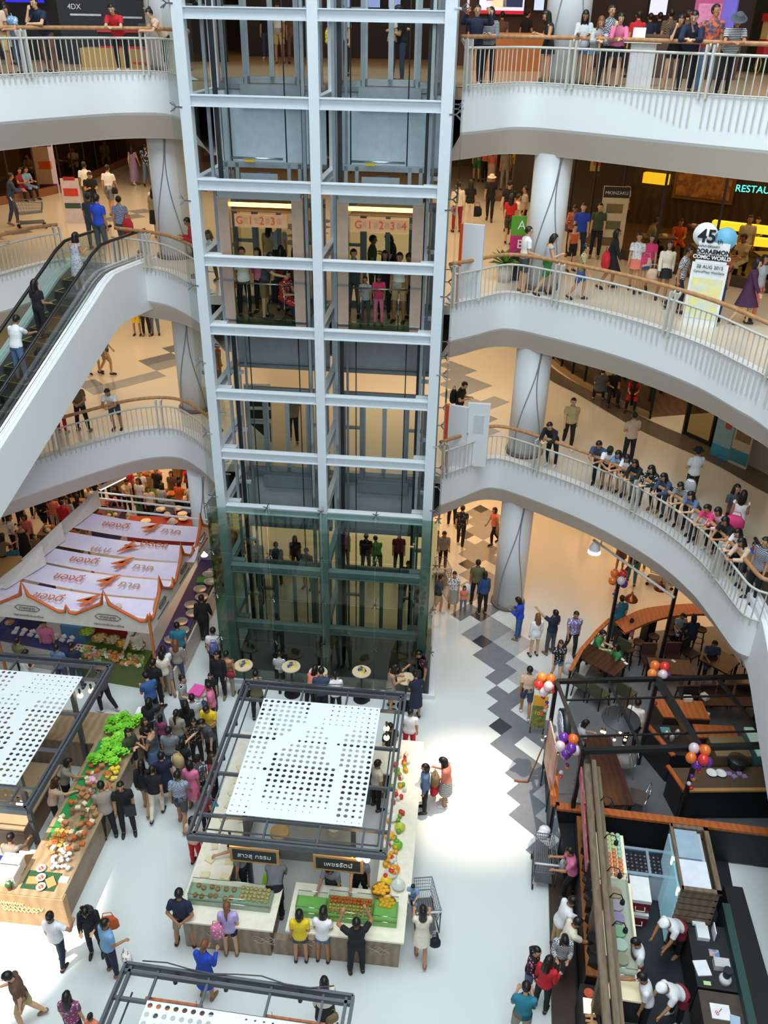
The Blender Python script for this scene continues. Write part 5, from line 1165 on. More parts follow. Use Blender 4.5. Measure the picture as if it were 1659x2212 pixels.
MB().bb((-.15, -.02, 0), (.15, .02, .75)).build('stand', DARK, t)
for px, py, z, lb in ((1012, 652, L2, 'white panel with orange edge at the end of the middle right railing'), (981, 1016, L1, 'white panel with orange edge at the end of the lowest right railing')):
    t = thing('information_panel', lb, 'panel', G(px, py, z)+Vector((.05, .25, 0)), -.35); MB().bb((-.28, -.05, 0), (.28, .05, 1.95)).build('white_face', WHITE, t); MB().bb((-.36, -.08, 0), (-.28, .06, 1.95)).build('orange_edge', mat('e0561e', .4), t)
t = thing('information_panel', 'second white panel standing behind the orange edged one', 'panel', G(1018, 1015, L1)+Vector((.1, .3, 0)), -.1); MB().bb((-.3, -.06, 0), (.35, .06, 2.0)).build('white_face', WHITE, t)
MB().bb((-.1, -.075, 1.1), (.2, -.06, 1.65)).build('printed_shape', mat('cfd6de', .4), t)
# anniversary standee
t = thing('anniversary_standee', 'white cloud shaped 45th anniversary comic sign behind the middle railing', 'sign', G(1508, 708, L2)+Vector((.1, .3, 0)), -.42)
MB().bb((-.42, -.04, 0), (.42, .04, 1.5)).build('board', mat('eef2f4', .5), t); MB().bb((-.36, -.045, 1.5), (.36, .04, 2.0)).build('board_top', mat('f4f6f8', .5), t)
m = MB(); m.tube([(-.25, -.04, 2.15), (-.25, .04, 2.15)], .28, 24); m.build('cloud_lobe', mat('f6f8fa', .5), t); m = MB(); m.tube([(.22, -.04, 2.1), (.22, .04, 2.1)], .26, 24); m.build('blue_lobe', mat('7cc4e8', .5), t)
K2 = mat('1a1a1c', .5)
text('numeral', '45', .42, K2, t, (-.2, -.06, 2.12), (PI/2, 0, 0), bold=.01); text('lettering', 'th', .16, K2, t, (.12, -.06, 2.03), (PI/2, 0, 0))
text('lettering', 'ANNIVERSARY', .08, K2, t, (-.12, -.06, 1.9), (PI/2, 0, 0)); text('lettering', 'DORAEMON', .14, K2, t, (0, -.06, 1.78), (PI/2, 0, 0), bold=.005)
MB().bb((-.38, -.052, 1.58), (.38, -.046, 1.71)).build('black_band', K2, t); text('lettering', 'COMIC WORLD', .12, mat('f4f4f4', .5), t, (0, -.06, 1.645), (PI/2, 0, 0), bold=.004)
text('lettering', '28 AUG 2015', .11, K2, t, (0, -.06, 1.42), (PI/2, 0, 0)); text('lettering', 'CentralPlaza WestGate', .075, K2, t, (0, -.06, 1.3), (PI/2, 0, 0))
MB().bb((-.36, -.05, .15), (.36, -.045, 1.15)).build('pale_print', mat('dfe6d8', .5, pat='noise', c2='f0e8a0', ps=3), t)
t = thing('potted_plant', 'leafy green plant in a white pot beside the direction sign', 'plant', G(1088, 608, L2))
MB().lathe((0, 0, 0), [(.18, 0), (.26, .5), (.22, .5)], 20).build('pot', mat('dcd8d0', .4), t)
random.seed(31)
for k in range(26):
    a = random.uniform(0, 6.28); l = random.uniform(.35, .65); e_ = random.uniform(.2, 1.2); d = Vector((math.cos(a)*math.cos(e_), math.sin(a)*math.cos(e_), math.sin(e_))); s_ = Vector((-math.sin(a), math.cos(a), 0))*.09
    b = Vector((0, 0, .5)); c = b+d*l*.6; f = b+d*l-Vector((0, 0, .1))
    MB().add([b, c-s_, c+s_, f], [(0, 1, 3), (0, 3, 2)]).build('leaf', mat('4f7a2e' if k % 2 else '6a9a3c', .5), t)
# ---- lowest gallery right side ----
arc = smooth([(5.4, 33), (6.0, 30.3), (6.92, 28.6), (8.34, 25.7), (9.94, 23.4), (10.9, 21.5), (12.5, 19)]); arc2 = smooth([(6.0, 33.3), (6.5, 31), (7.5, 28.9), (8.95, 26.4), (10.5, 24.3), (11.6, 22.3), (13.5, 19.8)])
m = MB(); m.strip([p+Vector((0, 0, L1+.006)) for p in arc2], [p+Vector((0, 0, L1+.006)) for p in arc]); tag(m.build('floor_border', mat('5f5448', .3)), kind='structure')
t = thing('glass_balustrade', 'black framed glass balustrade of the cafe on the lowest gallery', 'balustrade', (6.4, 31.8, L1))
gb = resample([p-Vector((6.4, 31.8, 0)) for p in smooth([(6.3, 33.5), (6.5, 31.6), (7.2, 29.6), (8.0, 28.0), (8.9, 26.7)])], .85)
for a, b in zip(gb[:-1], gb[1:]):
    MB().bar(a+Vector((0, 0, .1)), b+Vector((0, 0, .1)), .12, .2).build('plinth', mat('a08258', .5), t); MB().bar(a+Vector((0, 0, 1.35)), b+Vector((0, 0, 1.35)), .08, .06).build('top_rail', BLACK, t)
    MB().quad(a+Vector((0, 0, .2)), b+Vector((0, 0, .2)), b+Vector((0, 0, 1.32)), a+Vector((0, 0, 1.32))).build('pane', glass('c8c8c0', .2), t)
for a in gb: MB().bar(a, a+Vector((0, 0, 1.37)), .08).build('post', BLACK, t)
m = MB(); m.prism([(6.6, 33), (7.3, 29.6), (9.0, 26.8), (12, 27.5), (14, 34)], L1+.005, L1+.012); struct('floor', m, mat('6a5138', .4, pat='wood', c2='5a4430', ps=1))
wallseg((9.5, 33), (15, 26), L1, L2-1.65, mat('3a2c22', .6), 'wall_right')
t = thing('shop_doors', 'black framed glass shop doors on the lowest gallery at right', 'doors', (9.7, 25.5, L1)); A_ = Vector((0, 0, 0)); B_ = Vector((1.15, -1.75, 0))
for f in (0, .5, 1): MB().bar(A_.lerp(B_, f), A_.lerp(B_, f)+Vector((0, 0, 3)), .12).build('frame_post', BLACK, t)
for z in (.05, 1.5, 2.9): MB().bar(A_+Vector((0, 0, z)), B_+Vector((0, 0, z)), .08, .12).build('frame_rail', BLACK, t)
for a, b in ((0, .5), (.5, 1)): MB().quad(A_.lerp(B_, a), A_.lerp(B_, b), A_.lerp(B_, b)+Vector((0, 0, 3)), A_.lerp(B_, a)+Vector((0, 0, 3))).build('pane', glass('a8a080', .2), t)
for px, py, c, bits, lb in ((1553, 988, '8fb4c0', [(0, 1.7, .5, .5, '3a7a9a'), (.1, 1.1, .2, .2, 'c8402c'), (0, .2, .6, .4, '3f9ab8')], 'tall blue and grey poster beside the shop doors'), (1592, 1006, 'c8b89a', [(0, 1.9, .5, .2, 'b03a30'), (0, 1.2, .5, .8, '8a6a50'), (0, .3, .6, .4, '3f8a9a')], 'colourful food poster right of the blue one')):
    poster(G(px, py, L1), .62, 2.3, -.95, lb, c, bits)
t = thing('stone_panel', 'pale textured stone wall panel by the posters', 'wall panel', G(1620, 1020, L1)+Vector((.3, .3, 0)), -1.0); MB().bb((-.6, -.06, 0), (.6, .06, 2.8)).build('panel', mat('b8b0a0', .7, bump=1, scale=30), t)
for a, b, L, lb in (((6.2, 23.6), (8.6, 21.2), L2, 'under the middle right gallery'), ((8.9, 20.6), (9.9, 18.6), L2, 'under the far end of the middle right gallery'), ((6.3, 21.9), (7.9, 19.0), L1, 'under the lowest right gallery')):
    t = thing('light_track', 'white pipe light track hung %s' % lb, 'light track', Vector((*a, L-1.9))); d = Vector((b[0]-a[0], b[1]-a[1], 0))
    MB().tube([(0, 0, 0), d], .04, 8).build('pipe', mat('d8d4cc', .5), t)
    for f in (.1, .5, .9): MB().tube([d*f, d*f+Vector((0, 0, .3))], .02, 6).build('hanger', mat('a8a49c', .5), t)
    if L == L1:
        MB().lathe((.05, -.1, -.35), [(.17, 0), (.16, .15), (.1, .28), (.06, .32)], 20).build('spotlight_housing', WHITE, t); MB().cyl((.05, -.1, -.38), .19, .035, 20).build('spotlight_lens', mat('ffffff', .4, emit=9, var=0), t)
# ---- top gallery ----
def screen(p, w_, h, lb, c, bits, rz=0):
    t = thing('display_screen', lb, 'screen', p, rz); MB().bb((-w_/2-.04, -.04, -.04), (w_/2+.04, .04, h+.04)).build('bezel', BLACK, t); MB().bb((-w_/2, -.05, 0), (w_/2, -.041, h)).build('lit_face', mat(c, .5, emit=1.1), t)
    for (x, z, ww, hh, cc) in bits: MB().bb((x-ww/2, -.055, z-hh/2), (x+ww/2, -.05, z+hh/2)).build('picture', mat(cc, .5, emit=.9), t)
    return t
wallseg((2.2, 33.5), (5.3, 33.5), L3, 20.3, mat('5a4030', .6), 'wall_back')
wallseg((-14, 31.5), (-5.6, 33), L3, 20.3, mat('1c1a20', .6), 'wall_back')
wallseg((5.3, 34.5), (12, 33), L3, 20.3, mat('3a2820', .6), 'wall_back'); wallseg((12, 33), (15, 28), L3, 20.3, mat('14180f', .8, pat='noise', c2='2c3a16', ps=.8), 'wall_back'); wallseg((-5.6, 38), (5, 38), L3, 20.3, mat('3a3236', .6), 'wall_back')
screen(V(1082, 30, 33.3), 1.5, .75, 'large wall screen with red footer above the ticket counter', 'd8d4ea', [(0, .05, 1.5, .1, 'c8202a'), (.37, .45, .65, .5, '2a3450'), (-.4, .5, .25, .25, 'c03048'), (-.1, .3, .5, .25, 'e8d8b0')])
screen(V(1163, 22, 32.9), .32, 1.3, 'narrow bright screen left of the top right column', 'b8c8f4', [])
screen(V(1419, 32, 32.0), .55, .42, 'pale blue screen above the crowd on the top gallery', 'c8ccf4', [])
for k, px in enumerate((745, 808, 852)): screen(V(px, 16, 37.6), .45, .3, 'small lit menu screen seen through the tower, %s' % ('leftmost', 'middle', 'rightmost')[k], '8a9ad8', [])
screen(V(165, 45, 31.4), .9, .95, 'blue lit advertising screen on the top left wall', '2f7ab8', [(0, .15, .7, .2, '8ab8d8')]); screen(V(55, 5, 31), 1.2, .2, 'deep blue glowing sign at the very top left', '2a22c8', [])
t = poster(V(255, 58, 29.6)-Vector((0, 0, 1.0)), 3.4, 1.7, .1, 'long black advertising hoarding behind the top left railing', '23242c', [(-.9, 1.3, .9, .05, 'c8ccd4'), (.3, 1.25, .9, .05, 'c8ccd4'), (1.0, .7, .8, .8, '5a5a60')], nm='hoarding')
text('lettering', '4DX', .2, mat('e4e4e8', .5), t, (-1.2, -.05, 1.5), (PI/2, 0, 0)); text('lettering', '4DX', .2, mat('e4e4e8', .5), t, (1.0, -.05, 1.5), (PI/2, 0, 0))
t = thing('vending_cooler', 'red drinks cooler behind the crowd on the top gallery', 'cooler', G(1357, 132, L3)+Vector((0, 1, 0))); MB().bb((-.4, -.3, 0), (.4, .3, 2.3)).build('cabinet', mat('c8202a', .4), t); MB().bb((-.34, -.32, .4), (.34, -.3, 1.8)).build('glass_front', mat('a8d0c8', .3, emit=.4), t)
text('lettering', 'Coca-Cola', .2, mat('f4f4f4', .5, emit=.3), t, (0, -.32, 2.08), (PI/2, 0, 0))
t = slab('ticket_counter', [(2.3, 31.0), (5.2, 31.2), (5.2, 30.4), (2.3, 30.2)], 0, 1.05, mat('b5682e', .5), 'orange wooden ticket counter on the top gallery', 'counter', mat('d08a4a', .4)); t.location.z = L3
t = slab('kiosk_cabinet', [(7.2, 29), (9.8, 28.5), (9.8, 27.5), (7.2, 28)], 0, 1.1, mat('4a3428', .5), 'dark snack kiosk behind the crowd on the top gallery', 'kiosk', mat('6a4a34', .4)); t.location.z = L3
t = slab('lit_bench', [(-9.0, 28.9), (-6.9, 29.2), (-6.9, 28.2), (-9.0, 27.9)], 0, .5, mat('a8884c', .5), 'tan low bench behind the top left railing', 'bench'); t.location.z = L3
t = thing('reception_desk', 'white angled desk with papers behind the top right railing', 'desk', G(1385, 188, L3)+Vector((0, .35, 0)), -.2); MB().bb((-.3, -.15, 0), (.3, .3, .95)).build('pedestal', mat('c8ccd0', .4), t); MB().bb((-.5, -.25, .95), (.4, .35, 1.0)).build('desk_top', mat('eef0f4', .4), t); MB().bb((-.3, -.1, 1.0), (0, -.08, 1.28)).build('paper_holder', mat('f4f4f8', .4), t)
for k, (y, z) in enumerate(((28.2, .95), (28.0, .5), (27.7, .1))):
    pass
t = thing('snack_rack', 'dark rack with red shelves behind the man in the red shirt', 'rack', G(268, 150, L3)+Vector((0, 1.2, 0)), .05)
for z in (.1, .5, .9): MB().bb((-.9, -.3, z), (.9, .3, z+.05)).build('red_shelf', mat('c8303a', .4), t)
MB().bb((-.9, -.25, 0), (.9, .3, .95)).build('dark_body', mat('24242a', .5), t)
t = poster(V(1530, 40, 27)-Vector((0, 0, .9)), .8, 1.4, -.3, 'pink lit poster behind the man on the phone', 'b8487a', [(0, .8, .6, .9, 'd880a8')]); t = poster(V(1575, 32, 25.6)-Vector((0, 0, .3)), .4, .7, -.9, 'small violet poster tilted on the dark green wall', '7a6ad0', [])
t = thing('popcorn_cart', 'red and cream snack cart at the top right edge', 'cart', G(1655, 165, L3)+Vector((.3, .8, 0))); MB().bb((-.35, -.3, .5), (.35, .3, 1.0)).build('red_base', mat('a8242a', .4), t); MB().bb((-.33, -.28, 1.0), (.33, .28, 1.5)).build('glass_box', mat('c8b078', .4), t); MB().bb((-.38, -.32, 1.5), (.38, .32, 1.7)).build('red_roof', mat('c82a2a', .4), t)
for s in (-1, 1): MB().tube([(s*.36, -.1+.22*math.cos(a*PI/8), .28+.22*math.sin(a*PI/8)) for a in range(16)], .02, 5, closed=True).build('wheel', mat('c8a03c', .4, .5), t)
# white desk on the middle gallery, tour sign
t = thing('white_desk', 'small white desk beside the left column on the middle gallery', 'desk', G(348, 465, L2)+Vector((0, .4, 0))); MB().bb((-.45, -.25, .7), (.45, .25, .75)).build('desk_top', WHITE, t)
for a in (-.4, .4): MB().bb((a-.02, -.22, 0), (a+.02, .22, .7)).build('side_leg', WHITE, t)
t = poster(G(452, 905, L1)+Vector((-.1, .6, .9)), .42, 1.0, 0, 'white notice with red word beside the lower left column', 'f0eeee', []); text('lettering', 'To', .22, mat('d0242c', .5), t, (0, -.05, .8), (PI/2, 0, 0)); text('lettering', 'SUB', .15, K2, t, (0, -.05, .5), (PI/2, 0, 0))
# sign behind the left landing doors (lowest gallery)
t = thing('cinema_sign', 'black and white sign seen reversed behind the left landing doors', 'sign', G(555, 985, L1)+Vector((0, .8, 0))); MB().bb((-.4, -.03, .0), (.4, .03, 2.0)).build('board', mat('ece6d0', .5), t); o = text('lettering', '4DX', .3, K2, t, (0, -.05, 1.75), (PI/2, 0, 0)); o.scale.x = -1
for z in (.9, 1.3): MB().bb((-.38, -.05, z), (.38, -.035, z+.28)).build('black_band', K2, t)
m = MB(); m.add([(-.3, -.04, .75), (.35, -.04, .75), (.35, -.04, .1)], [(0, 1, 2)]); m.build('black_arrow', K2, t)
# dining tables behind the upper restaurant glass
for k, (x, y) in enumerate(((8.4, 27.6), (9.6, 26.3), (11.2, 25.4), (10.4, 29.2), (12.5, 26.9), (-15.3, 38.5), (-15.9, 36.0), (-14.6, 41.0))):
    t = thing('dining_table', 'set dining table inside the %s restaurant, %s' % (('right' if x > 0 else 'left'), ('nearest the entrance', 'by the second pane', 'by the glowing bar', 'at the rear wall', 'at the far right', 'second from front', 'front', 'rearmost')[k]), 'table', (x, y, L2))
    MB().bb((-.5, -.35, .7), (.5, .35, .75)).build('tabletop', mat('6a5236', .4), t); MB().bb((-.06, -.06, 0), (.06, .06, .7)).build('pedestal', BLACK, t)
    random.seed(k)
    for q in range(5): MB().cyl((random.uniform(-.35, .35), random.uniform(-.2, .2), .75), .08, .04, 12).build('dish', mat(('e4e0d4', 'b8743c', '6f8a3a')[q % 3], .4), t)
for k, (x, y) in enumerate(((8.2, 29.0), (9.3, 28.2), (9.9, 29.0), (8.9, 30.3))):
    t = thing('dining_table', 'pale table behind the black framed balustrade, %s' % ('left', 'middle', 'right', 'rear')[k], 'table', (x, y, L1)); MB().bb((-.4, -.3, .7), (.4, .3, .74)).build('tabletop', mat('cdb88c', .4), t); MB().bb((-.05, -.05, 0), (.05, .05, .7)).build('pedestal', BLACK, t)

random.seed(77)
mk = ((-12.6, 26.4, 1.5, .7, '7a5a3c'), (-11.4, 31.0, 2.0, .7, '9a8a6a'), (-9.0, 32.2, 2.4, .7, '6a3a2c'), (-6.9, 31.6, 1.2, .7, '3a5a3c'), (-13.6, 30.2, 1.2, .7, '8a7a5a'), (-10.9, 27.2, .9, 1.4, '5a4a6a'), (-7.2, 33.6, 2.6, .8, '8a4a2c'), (-12.4, 33.8, 2.6, .8, '5a3a2a'))
nm8 = ('nearest the escalator', 'left of the rear row', 'behind the vegetable table', 'by the column', 'at the far left wall', 'left of the stall frame', 'at the deep rear right', 'at the deep rear left')
for k, (x, y, w_, d_, c) in enumerate(mk):
    slab('market_table', [(x, y), (x+w_, y), (x+w_, y+d_), (x, y+d_)], 0, .85, mat(c, .6), 'crowded market table %s' % nm8[k], 'table')
    for c2, nm in (('c8742c', 'orange'), ('e0d8c0', 'pale'), ('4a7a30', 'green'), ('a83a28', 'red')):
        many('food_heap', MB().ball((0, 0, .03), .1, 8, sz=.8), mat(c2, .6, var=.2, scale=20), [Vector((x+random.uniform(.1, w_-.1), y+random.uniform(.1, d_-.1), .87)) for q in range(5)], nm+' heap on the market table '+nm8[k], 'food', nm+' heaps '+nm8[k])
# ================= PEOPLE =================
import numpy as np
# pose: lean, head pitch, head yaw, (L upper arm, L forearm, R upper arm, R forearm), (L thigh, L shin, R thigh, R shin), (out, forward, up)
D_ = ((.14, 0, -1), (.04, .16, -1)); LS = ((.07, .02, -1), (.02, -.03, -1)); LW = ((.02, .34, -1), (0, -.06, -1)); LB = ((.02, -.2, -1), (0, -.6, -1))
POSES = {
 'stand': (2, 4, 0, D_, D_, LS, LS), 'shift': (3, 8, 20, D_, ((.2, .1, -1), (-.1, .6, -.7)), LS, ((.12, .12, -1), (.05, -.12, -1))),
 'walk': (5, 4, 0, ((.12, -.3, -1), (.02, .1, -1)), ((.12, .35, -1), (0, .6, -1)), LW, LB),
 'walkm': (5, 10, 0, ((.12, .35, -1), (0, .6, -1)), ((.12, -.3, -1), (.02, .1, -1)), LB, LW),
 'phone': (4, 28, 0, ((.15, .2, -1), (-.3, .9, .25)), ((.15, .25, -1), (-.3, .9, .3)), LS, LS),
 'phonew': (4, 22, 0, ((.12, -.2, -1), (.02, .2, -1)), ((.15, .25, -1), (-.3, .9, .3)), LW, LB),
 'lean': (38, 12, 0, ((.12, .62, -.8), (-.5, .8, .0)), ((.12, .62, -.8), (-.5, .8, .05)), ((.06, -.12, -1), (.0, -.1, -1)), ((.06, .05, -1), (0, -.25, -1))),
 'chin': (26, 6, 0, ((.12, .62, -.8), (-.6, .8, .0)), ((.1, .7, -.6), (-.3, -.1, 1)), LS, ((.1, .1, -1), (0, -.25, -1))),
 'cross': (0, 6, 10, ((.2, .2, -1), (-.9, .55, .1)), ((.2, .2, -1), (-.9, .6, .2)), LS, LS),
 'back': (0, 14, 0, ((.35, -.25, -1), (-.8, -.4, -.5)), ((.35, -.25, -1), (-.8, -.4, -.6)), ((.16, .02, -1), (.08, -.03, -1)), ((.16, .02, -1), (.08, -.03, -1))),
 'point': (0, -8, 0, ((.4, .7, .35), (.1, 1, .35)), ((.2, 0, -1), (-.3, .5, -.6)), LS, LS),
 'photo': (0, 4, 0, ((.5, .6, -.05), (-.4, .3, .9)), ((.5, .6, -.05), (-.4, .3, .9)), LS, LS),
 'reach': (14, 18, 0, D_, ((.05, .8, -.6), (-.1, 1, -.15)), LS, LS),
 'bend': (52, 20, 0, ((.1, .5, -1), (-.1, .5, -1)), ((.1, .5, -1), (-.1, .5, -1)), LS, LS),
 'sit': (10, 14, 0, ((.1, .45, -.9), (-.3, 1, .1)), ((.1, .45, -.9), (-.3, 1, .1)), ((.15, 1, -.05), (.03, .02, -1)), ((.15, 1, -.05), (.03, .08, -1))),
 'hip': (0, 6, -15, ((.75, -.15, -.8), (-.75, .3, -.4)), D_, LS, ((.15, .1, -1), (.05, -.1, -1))),
 'wave': (0, 2, -30, D_, ((.75, .1, -.45), (.35, .15, 1)), LW, ((0, -.05, -1), (0, -.3, -1))),
 'carry': (3, 6, 15, D_, ((.15, 0, -1), (.05, .8, -.25)), LS, LS),
 'push': (10, 10, 0, ((.12, .45, -.9), (-.05, 1, .0)), ((.12, .45, -.9), (-.05, 1, .0)), LW, ((0, -.12, -1), (0, -.4, -1))),
}
def capsule(m, a, b, ra, rb, n=10, flat=None):
    a = Vector(a); b = Vector(b); d = b-a; L = d.length; d /= L
    x = d.cross(Vector((0, 1, 0.01))).normalized(); y = d.cross(x); vs = []; prof = []
    for k in range(5): t = -PI/2+k*PI/8; prof.append((math.sin(t)*ra, math.cos(t)*ra))
    for k in range(5): t = k*PI/8; prof.append((L+math.sin(t)*rb, math.cos(t)*rb))
    fs = []
    for (s, r) in prof:
        r = max(r, 1e-4)
        for k in range(n):
            q = 2*PI*k/n; vs.append(a+d*s+x*math.cos(q)*r*(flat or 1)+y*math.sin(q)*r)
    for i in range(len(prof)-1):
        for k in range(n): fs.append((i*n+k, i*n+(k+1) % n, (i+1)*n+(k+1) % n, (i+1)*n+k))
    fs += [tuple(range(n))[::-1], tuple((len(prof)-1)*n+k for k in range(n))]
    m.add(vs, fs)
def Vn(t, s): v = Vector((t[0]*s, t[1], t[2])); return v.normalized()
def build_pose(key):
    lean, hp, hy, LA, RA, LL, RL = POSES[key]; le = math.radians(lean)
    p0 = Vector((0, 0, .92)); u = Vector((0, math.sin(le), math.cos(le))); f = Vector((0, math.cos(le), -math.sin(le))); X = Vector((1, 0, 0))
    m = MB(); seg = []
    rings = [(-.09, .12, .085), (-.04, .165, .11), (.03, .168, .115), (.12, .145, .1), (.19, .138, .095), (.3, .158, .108), (.39, .17, .1), (.44, .15, .085), (.48, .09, .065), (.51, .05, .05)]
    n = 16; vs = []; fs = []
    for o, a, b in rings:
        for k in range(n): q = 2*PI*k/n; vs.append(p0+u*o+X*math.cos(q)*a+f*math.sin(q)*b)
    for i in range(len(rings)-1):
        for k in range(n): fs.append((i*n+k, i*n+(k+1) % n, (i+1)*n+(k+1) % n, (i+1)*n+k))
    fs += [tuple(range(n))[::-1], tuple((len(rings)-1)*n+k for k in range(n))]
    m.add(vs, fs)
    seg += [('pelvis', p0-u*.06, p0+u*.04, .14), ('torso', p0+u*.1, p0+u*.42, .13), ('torso', p0+u*.42-X*.13, p0+u*.42+X*.13, .06)]
    def C(tag_, a, b, ra, rb, fl=None): capsule(m, a, b, ra, rb, flat=fl); seg.append((tag_, Vector(a), Vector(b), (ra+rb)/2))
    nb = p0+u*.47; th = math.radians(lean*.45+hp); hu = Vector((0, math.sin(th), math.cos(th))); hf0 = Vector((0, math.cos(th), -math.sin(th)))
    C('neck', nb, nb+hu*.09, .055, .05)
    hc = nb+hu*.185; yr = math.radians(hy); hf = (hf0*math.cos(yr)+X*math.sin(yr)).normalized(); hx = hf.cross(hu).normalized()
    # head: skull, jaw, nose, ears
    def ell(c, a, b, c2, tag_='head'):
        vs = []; fs = []; mm, nn = 9, 14
        for i in range(mm+1):
            t = PI*i/mm
            for k in range(nn): q = 2*PI*k/nn; vs.append(c+hx*math.cos(q)*math.sin(t)*a+hf*math.sin(q)*math.sin(t)*b+hu*math.cos(t)*c2)
        for i in range(mm):
            for k in range(nn): fs.append((i*nn+k, (i+1)*nn+k, (i+1)*nn+(k+1) % nn, i*nn+(k+1) % nn))
        m.add(vs, fs); seg.append((tag_, c-hu*.01, c+hu*.01, (a+b+c2)/3))
    ell(hc+hu*.02, .077, .095, .098); ell(hc-hu*.055+hf*.022, .055, .06, .062); capsule(m, hc+hf*.088+hu*.015, hc+hf*.108-hu*.018, .01, .014)
    for s in (-1, 1): capsule(m, hc+hx*s*.078+hu*.015, hc+hx*s*.08-hu*.02, .014, .011)
    for s, (ua, fa) in ((-1, LA), (1, RA)):
        sh = p0+u*.425+X*s*.165; a = Vn(ua, s); b = Vn(fa, s); el = sh+a*.27; wr = el+b*.24
        C('uarm', sh, el, .052, .04); C('farm', el, wr, .04, .027)
        side = b.cross(Vector((0, 0, 1)) if abs(b.z) < .8 else Vector((0, 1, 0))).normalized(); up = side.cross(b).normalized()
        if key in ('stand', 'walk', 'walkm', 'shift', 'bend', 'back'): side, up = up, side
        pm = wr+b*.07; C('hand', wr+b*.015, pm, .026, .03, None)
        curl = -up if (up.z > 0) else up
        for k in range(4):
            fb = pm+side*(.024-.016*k)*1.15; l = (.036, .042, .04, .03)[k]
            k1 = fb+(b*.95+curl*.25).normalized()*l; k2 = k1+(b*.6+curl*.8).normalized()*l*.8
            C('hand', fb, k1, .0095, .009); C('hand', k1, k2, .009, .008)
        tb = wr+b*.025+side*.022; t1 = tb+(side*.75+b*.7).normalized()*.04; C('hand', tb, t1, .012, .01); C('hand', t1, t1+(b+side*.1+curl*.2).normalized()*.03, .01, .009)
    an = []
    for s, (th_, sh_) in ((-1, LL), (1, RL)):
        hip = p0-u*.03+X*s*.088; a = Vn(th_, s); b = Vn(sh_, s); kn = hip+a*.42; ak = kn+b*.4
        C('thigh', hip, kn, .083, .055); C('shin', kn, kn.lerp(ak, .35), .053, .054); C('shin', kn.lerp(ak, .35), ak, .054, .034)
        pit = -.25 if b.y > -.3 else -.8
        if key == 'sit': pit = -.25
        fd = Vector((s*.12, 1, pit)).normalized(); C('foot', ak+Vector((0, -.03, -.03)), ak+fd*.1+Vector((0, 0, -.015)), .038, .036); C('foot', ak+fd*.1+Vector((0, 0, -.015)), ak+fd*.16+Vector((0, 0, -.015)), .038, .026)
        an.append((ak, ak+fd*.18))
    zs = [v[2] for v in m.v]; dz = -min(zs)
    mid = sum((a for a, b in an), Vector())/2
    if key == 'sit': mid = p0
    off = Vector((-mid.x, -mid.y, dz))
    m.v = [(v[0]+off.x, v[1]+off.y, v[2]+off.z) for v in m.v]
    seg = [(t, a+off, b+off, r) for t, a, b, r in seg]
    me = m.mesh('tmp'); o = bpy.data.objects.new('tmp', me); COL.objects.link(o)
    md = o.modifiers.new('r', 'REMESH'); md.mode = 'VOXEL'; md.voxel_size = .0125
    md2 = o.modifiers.new('s', 'SMOOTH'); md2.factor = .5; md2.iterations = 1
    dg = bpy.context.evaluated_depsgraph_get(); dg.update()
    body = bpy.data.meshes.new_from_object(o.evaluated_get(dg)); bpy.data.objects.remove(o)
    for p in body.polygons: p.use_smooth = True
    nv = len(body.vertices); co = np.empty(nv*3); body.vertices.foreach_get('co', co); co = co.reshape(-1, 3)
    no = np.empty(nv*3); body.vertices.foreach_get('normal', no); no = no.reshape(-1, 3)
    quads = [tuple(p.vertices) for p in body.polygons]
    fc = np.array([co[list(q)].mean(0) for q in quads])
    best = np.full(len(fc), 9.); bi = np.zeros(len(fc), int); bt = np.zeros(len(fc))
    for i, (t, a, b, r) in enumerate(seg):
        a = np.array(a); d = np.array(b)-a; q = np.clip(((fc-a)@d)/(d@d), 0, 1); ds = np.linalg.norm(fc-a-q[:, None]*d, axis=1)-r
        k = ds < best; best[k] = ds[k]; bi[k] = i; bt[k] = q[k]
    tags = np.array([s[0] for s in seg])[bi]; second = np.array([i > 0 and seg[i-1][0] == 'shin' and seg[i][0] == 'shin' for i in range(len(seg))])[bi]
    base = np.array(p0+off); al = (fc-base)@np.array(u)
    hcw = hc+off
    R = {'body': body, 'co': co, 'no': no, 'q': quads, 'tags': tags, 't': bt, 'low': second, 'al': al, 'hc': hcw, 'hu': hu, 'hf': hf, 'hx': hx, 'p0': p0+off, 'u': u, 'f': f, 'seg': seg, 'parts': {}, 'key': key,
         'head': hcw+hu*.11, 'hands': [s[1] for s in seg if s[0] == 'farm'], 'wr': [s[2] for s in seg if s[0] == 'farm']}
    return R
def shell(R, mask, off):
    idx = np.nonzero(mask)[0]; used = {}; vs = []; fs = []
    for i in idx:
        f = []
        for v in R['q'][i]:
            if v not in used: used[v] = len(vs); p = R['co'][v]+R['no'][v]*off; vs.append(tuple(p))
            f.append(used[v])
        fs.append(f)
    me = bpy.data.meshes.new('cloth'); me.from_pydata(vs, [], fs)
    for p in me.polygons: p.use_smooth = True
    me.materials.append(None); return me
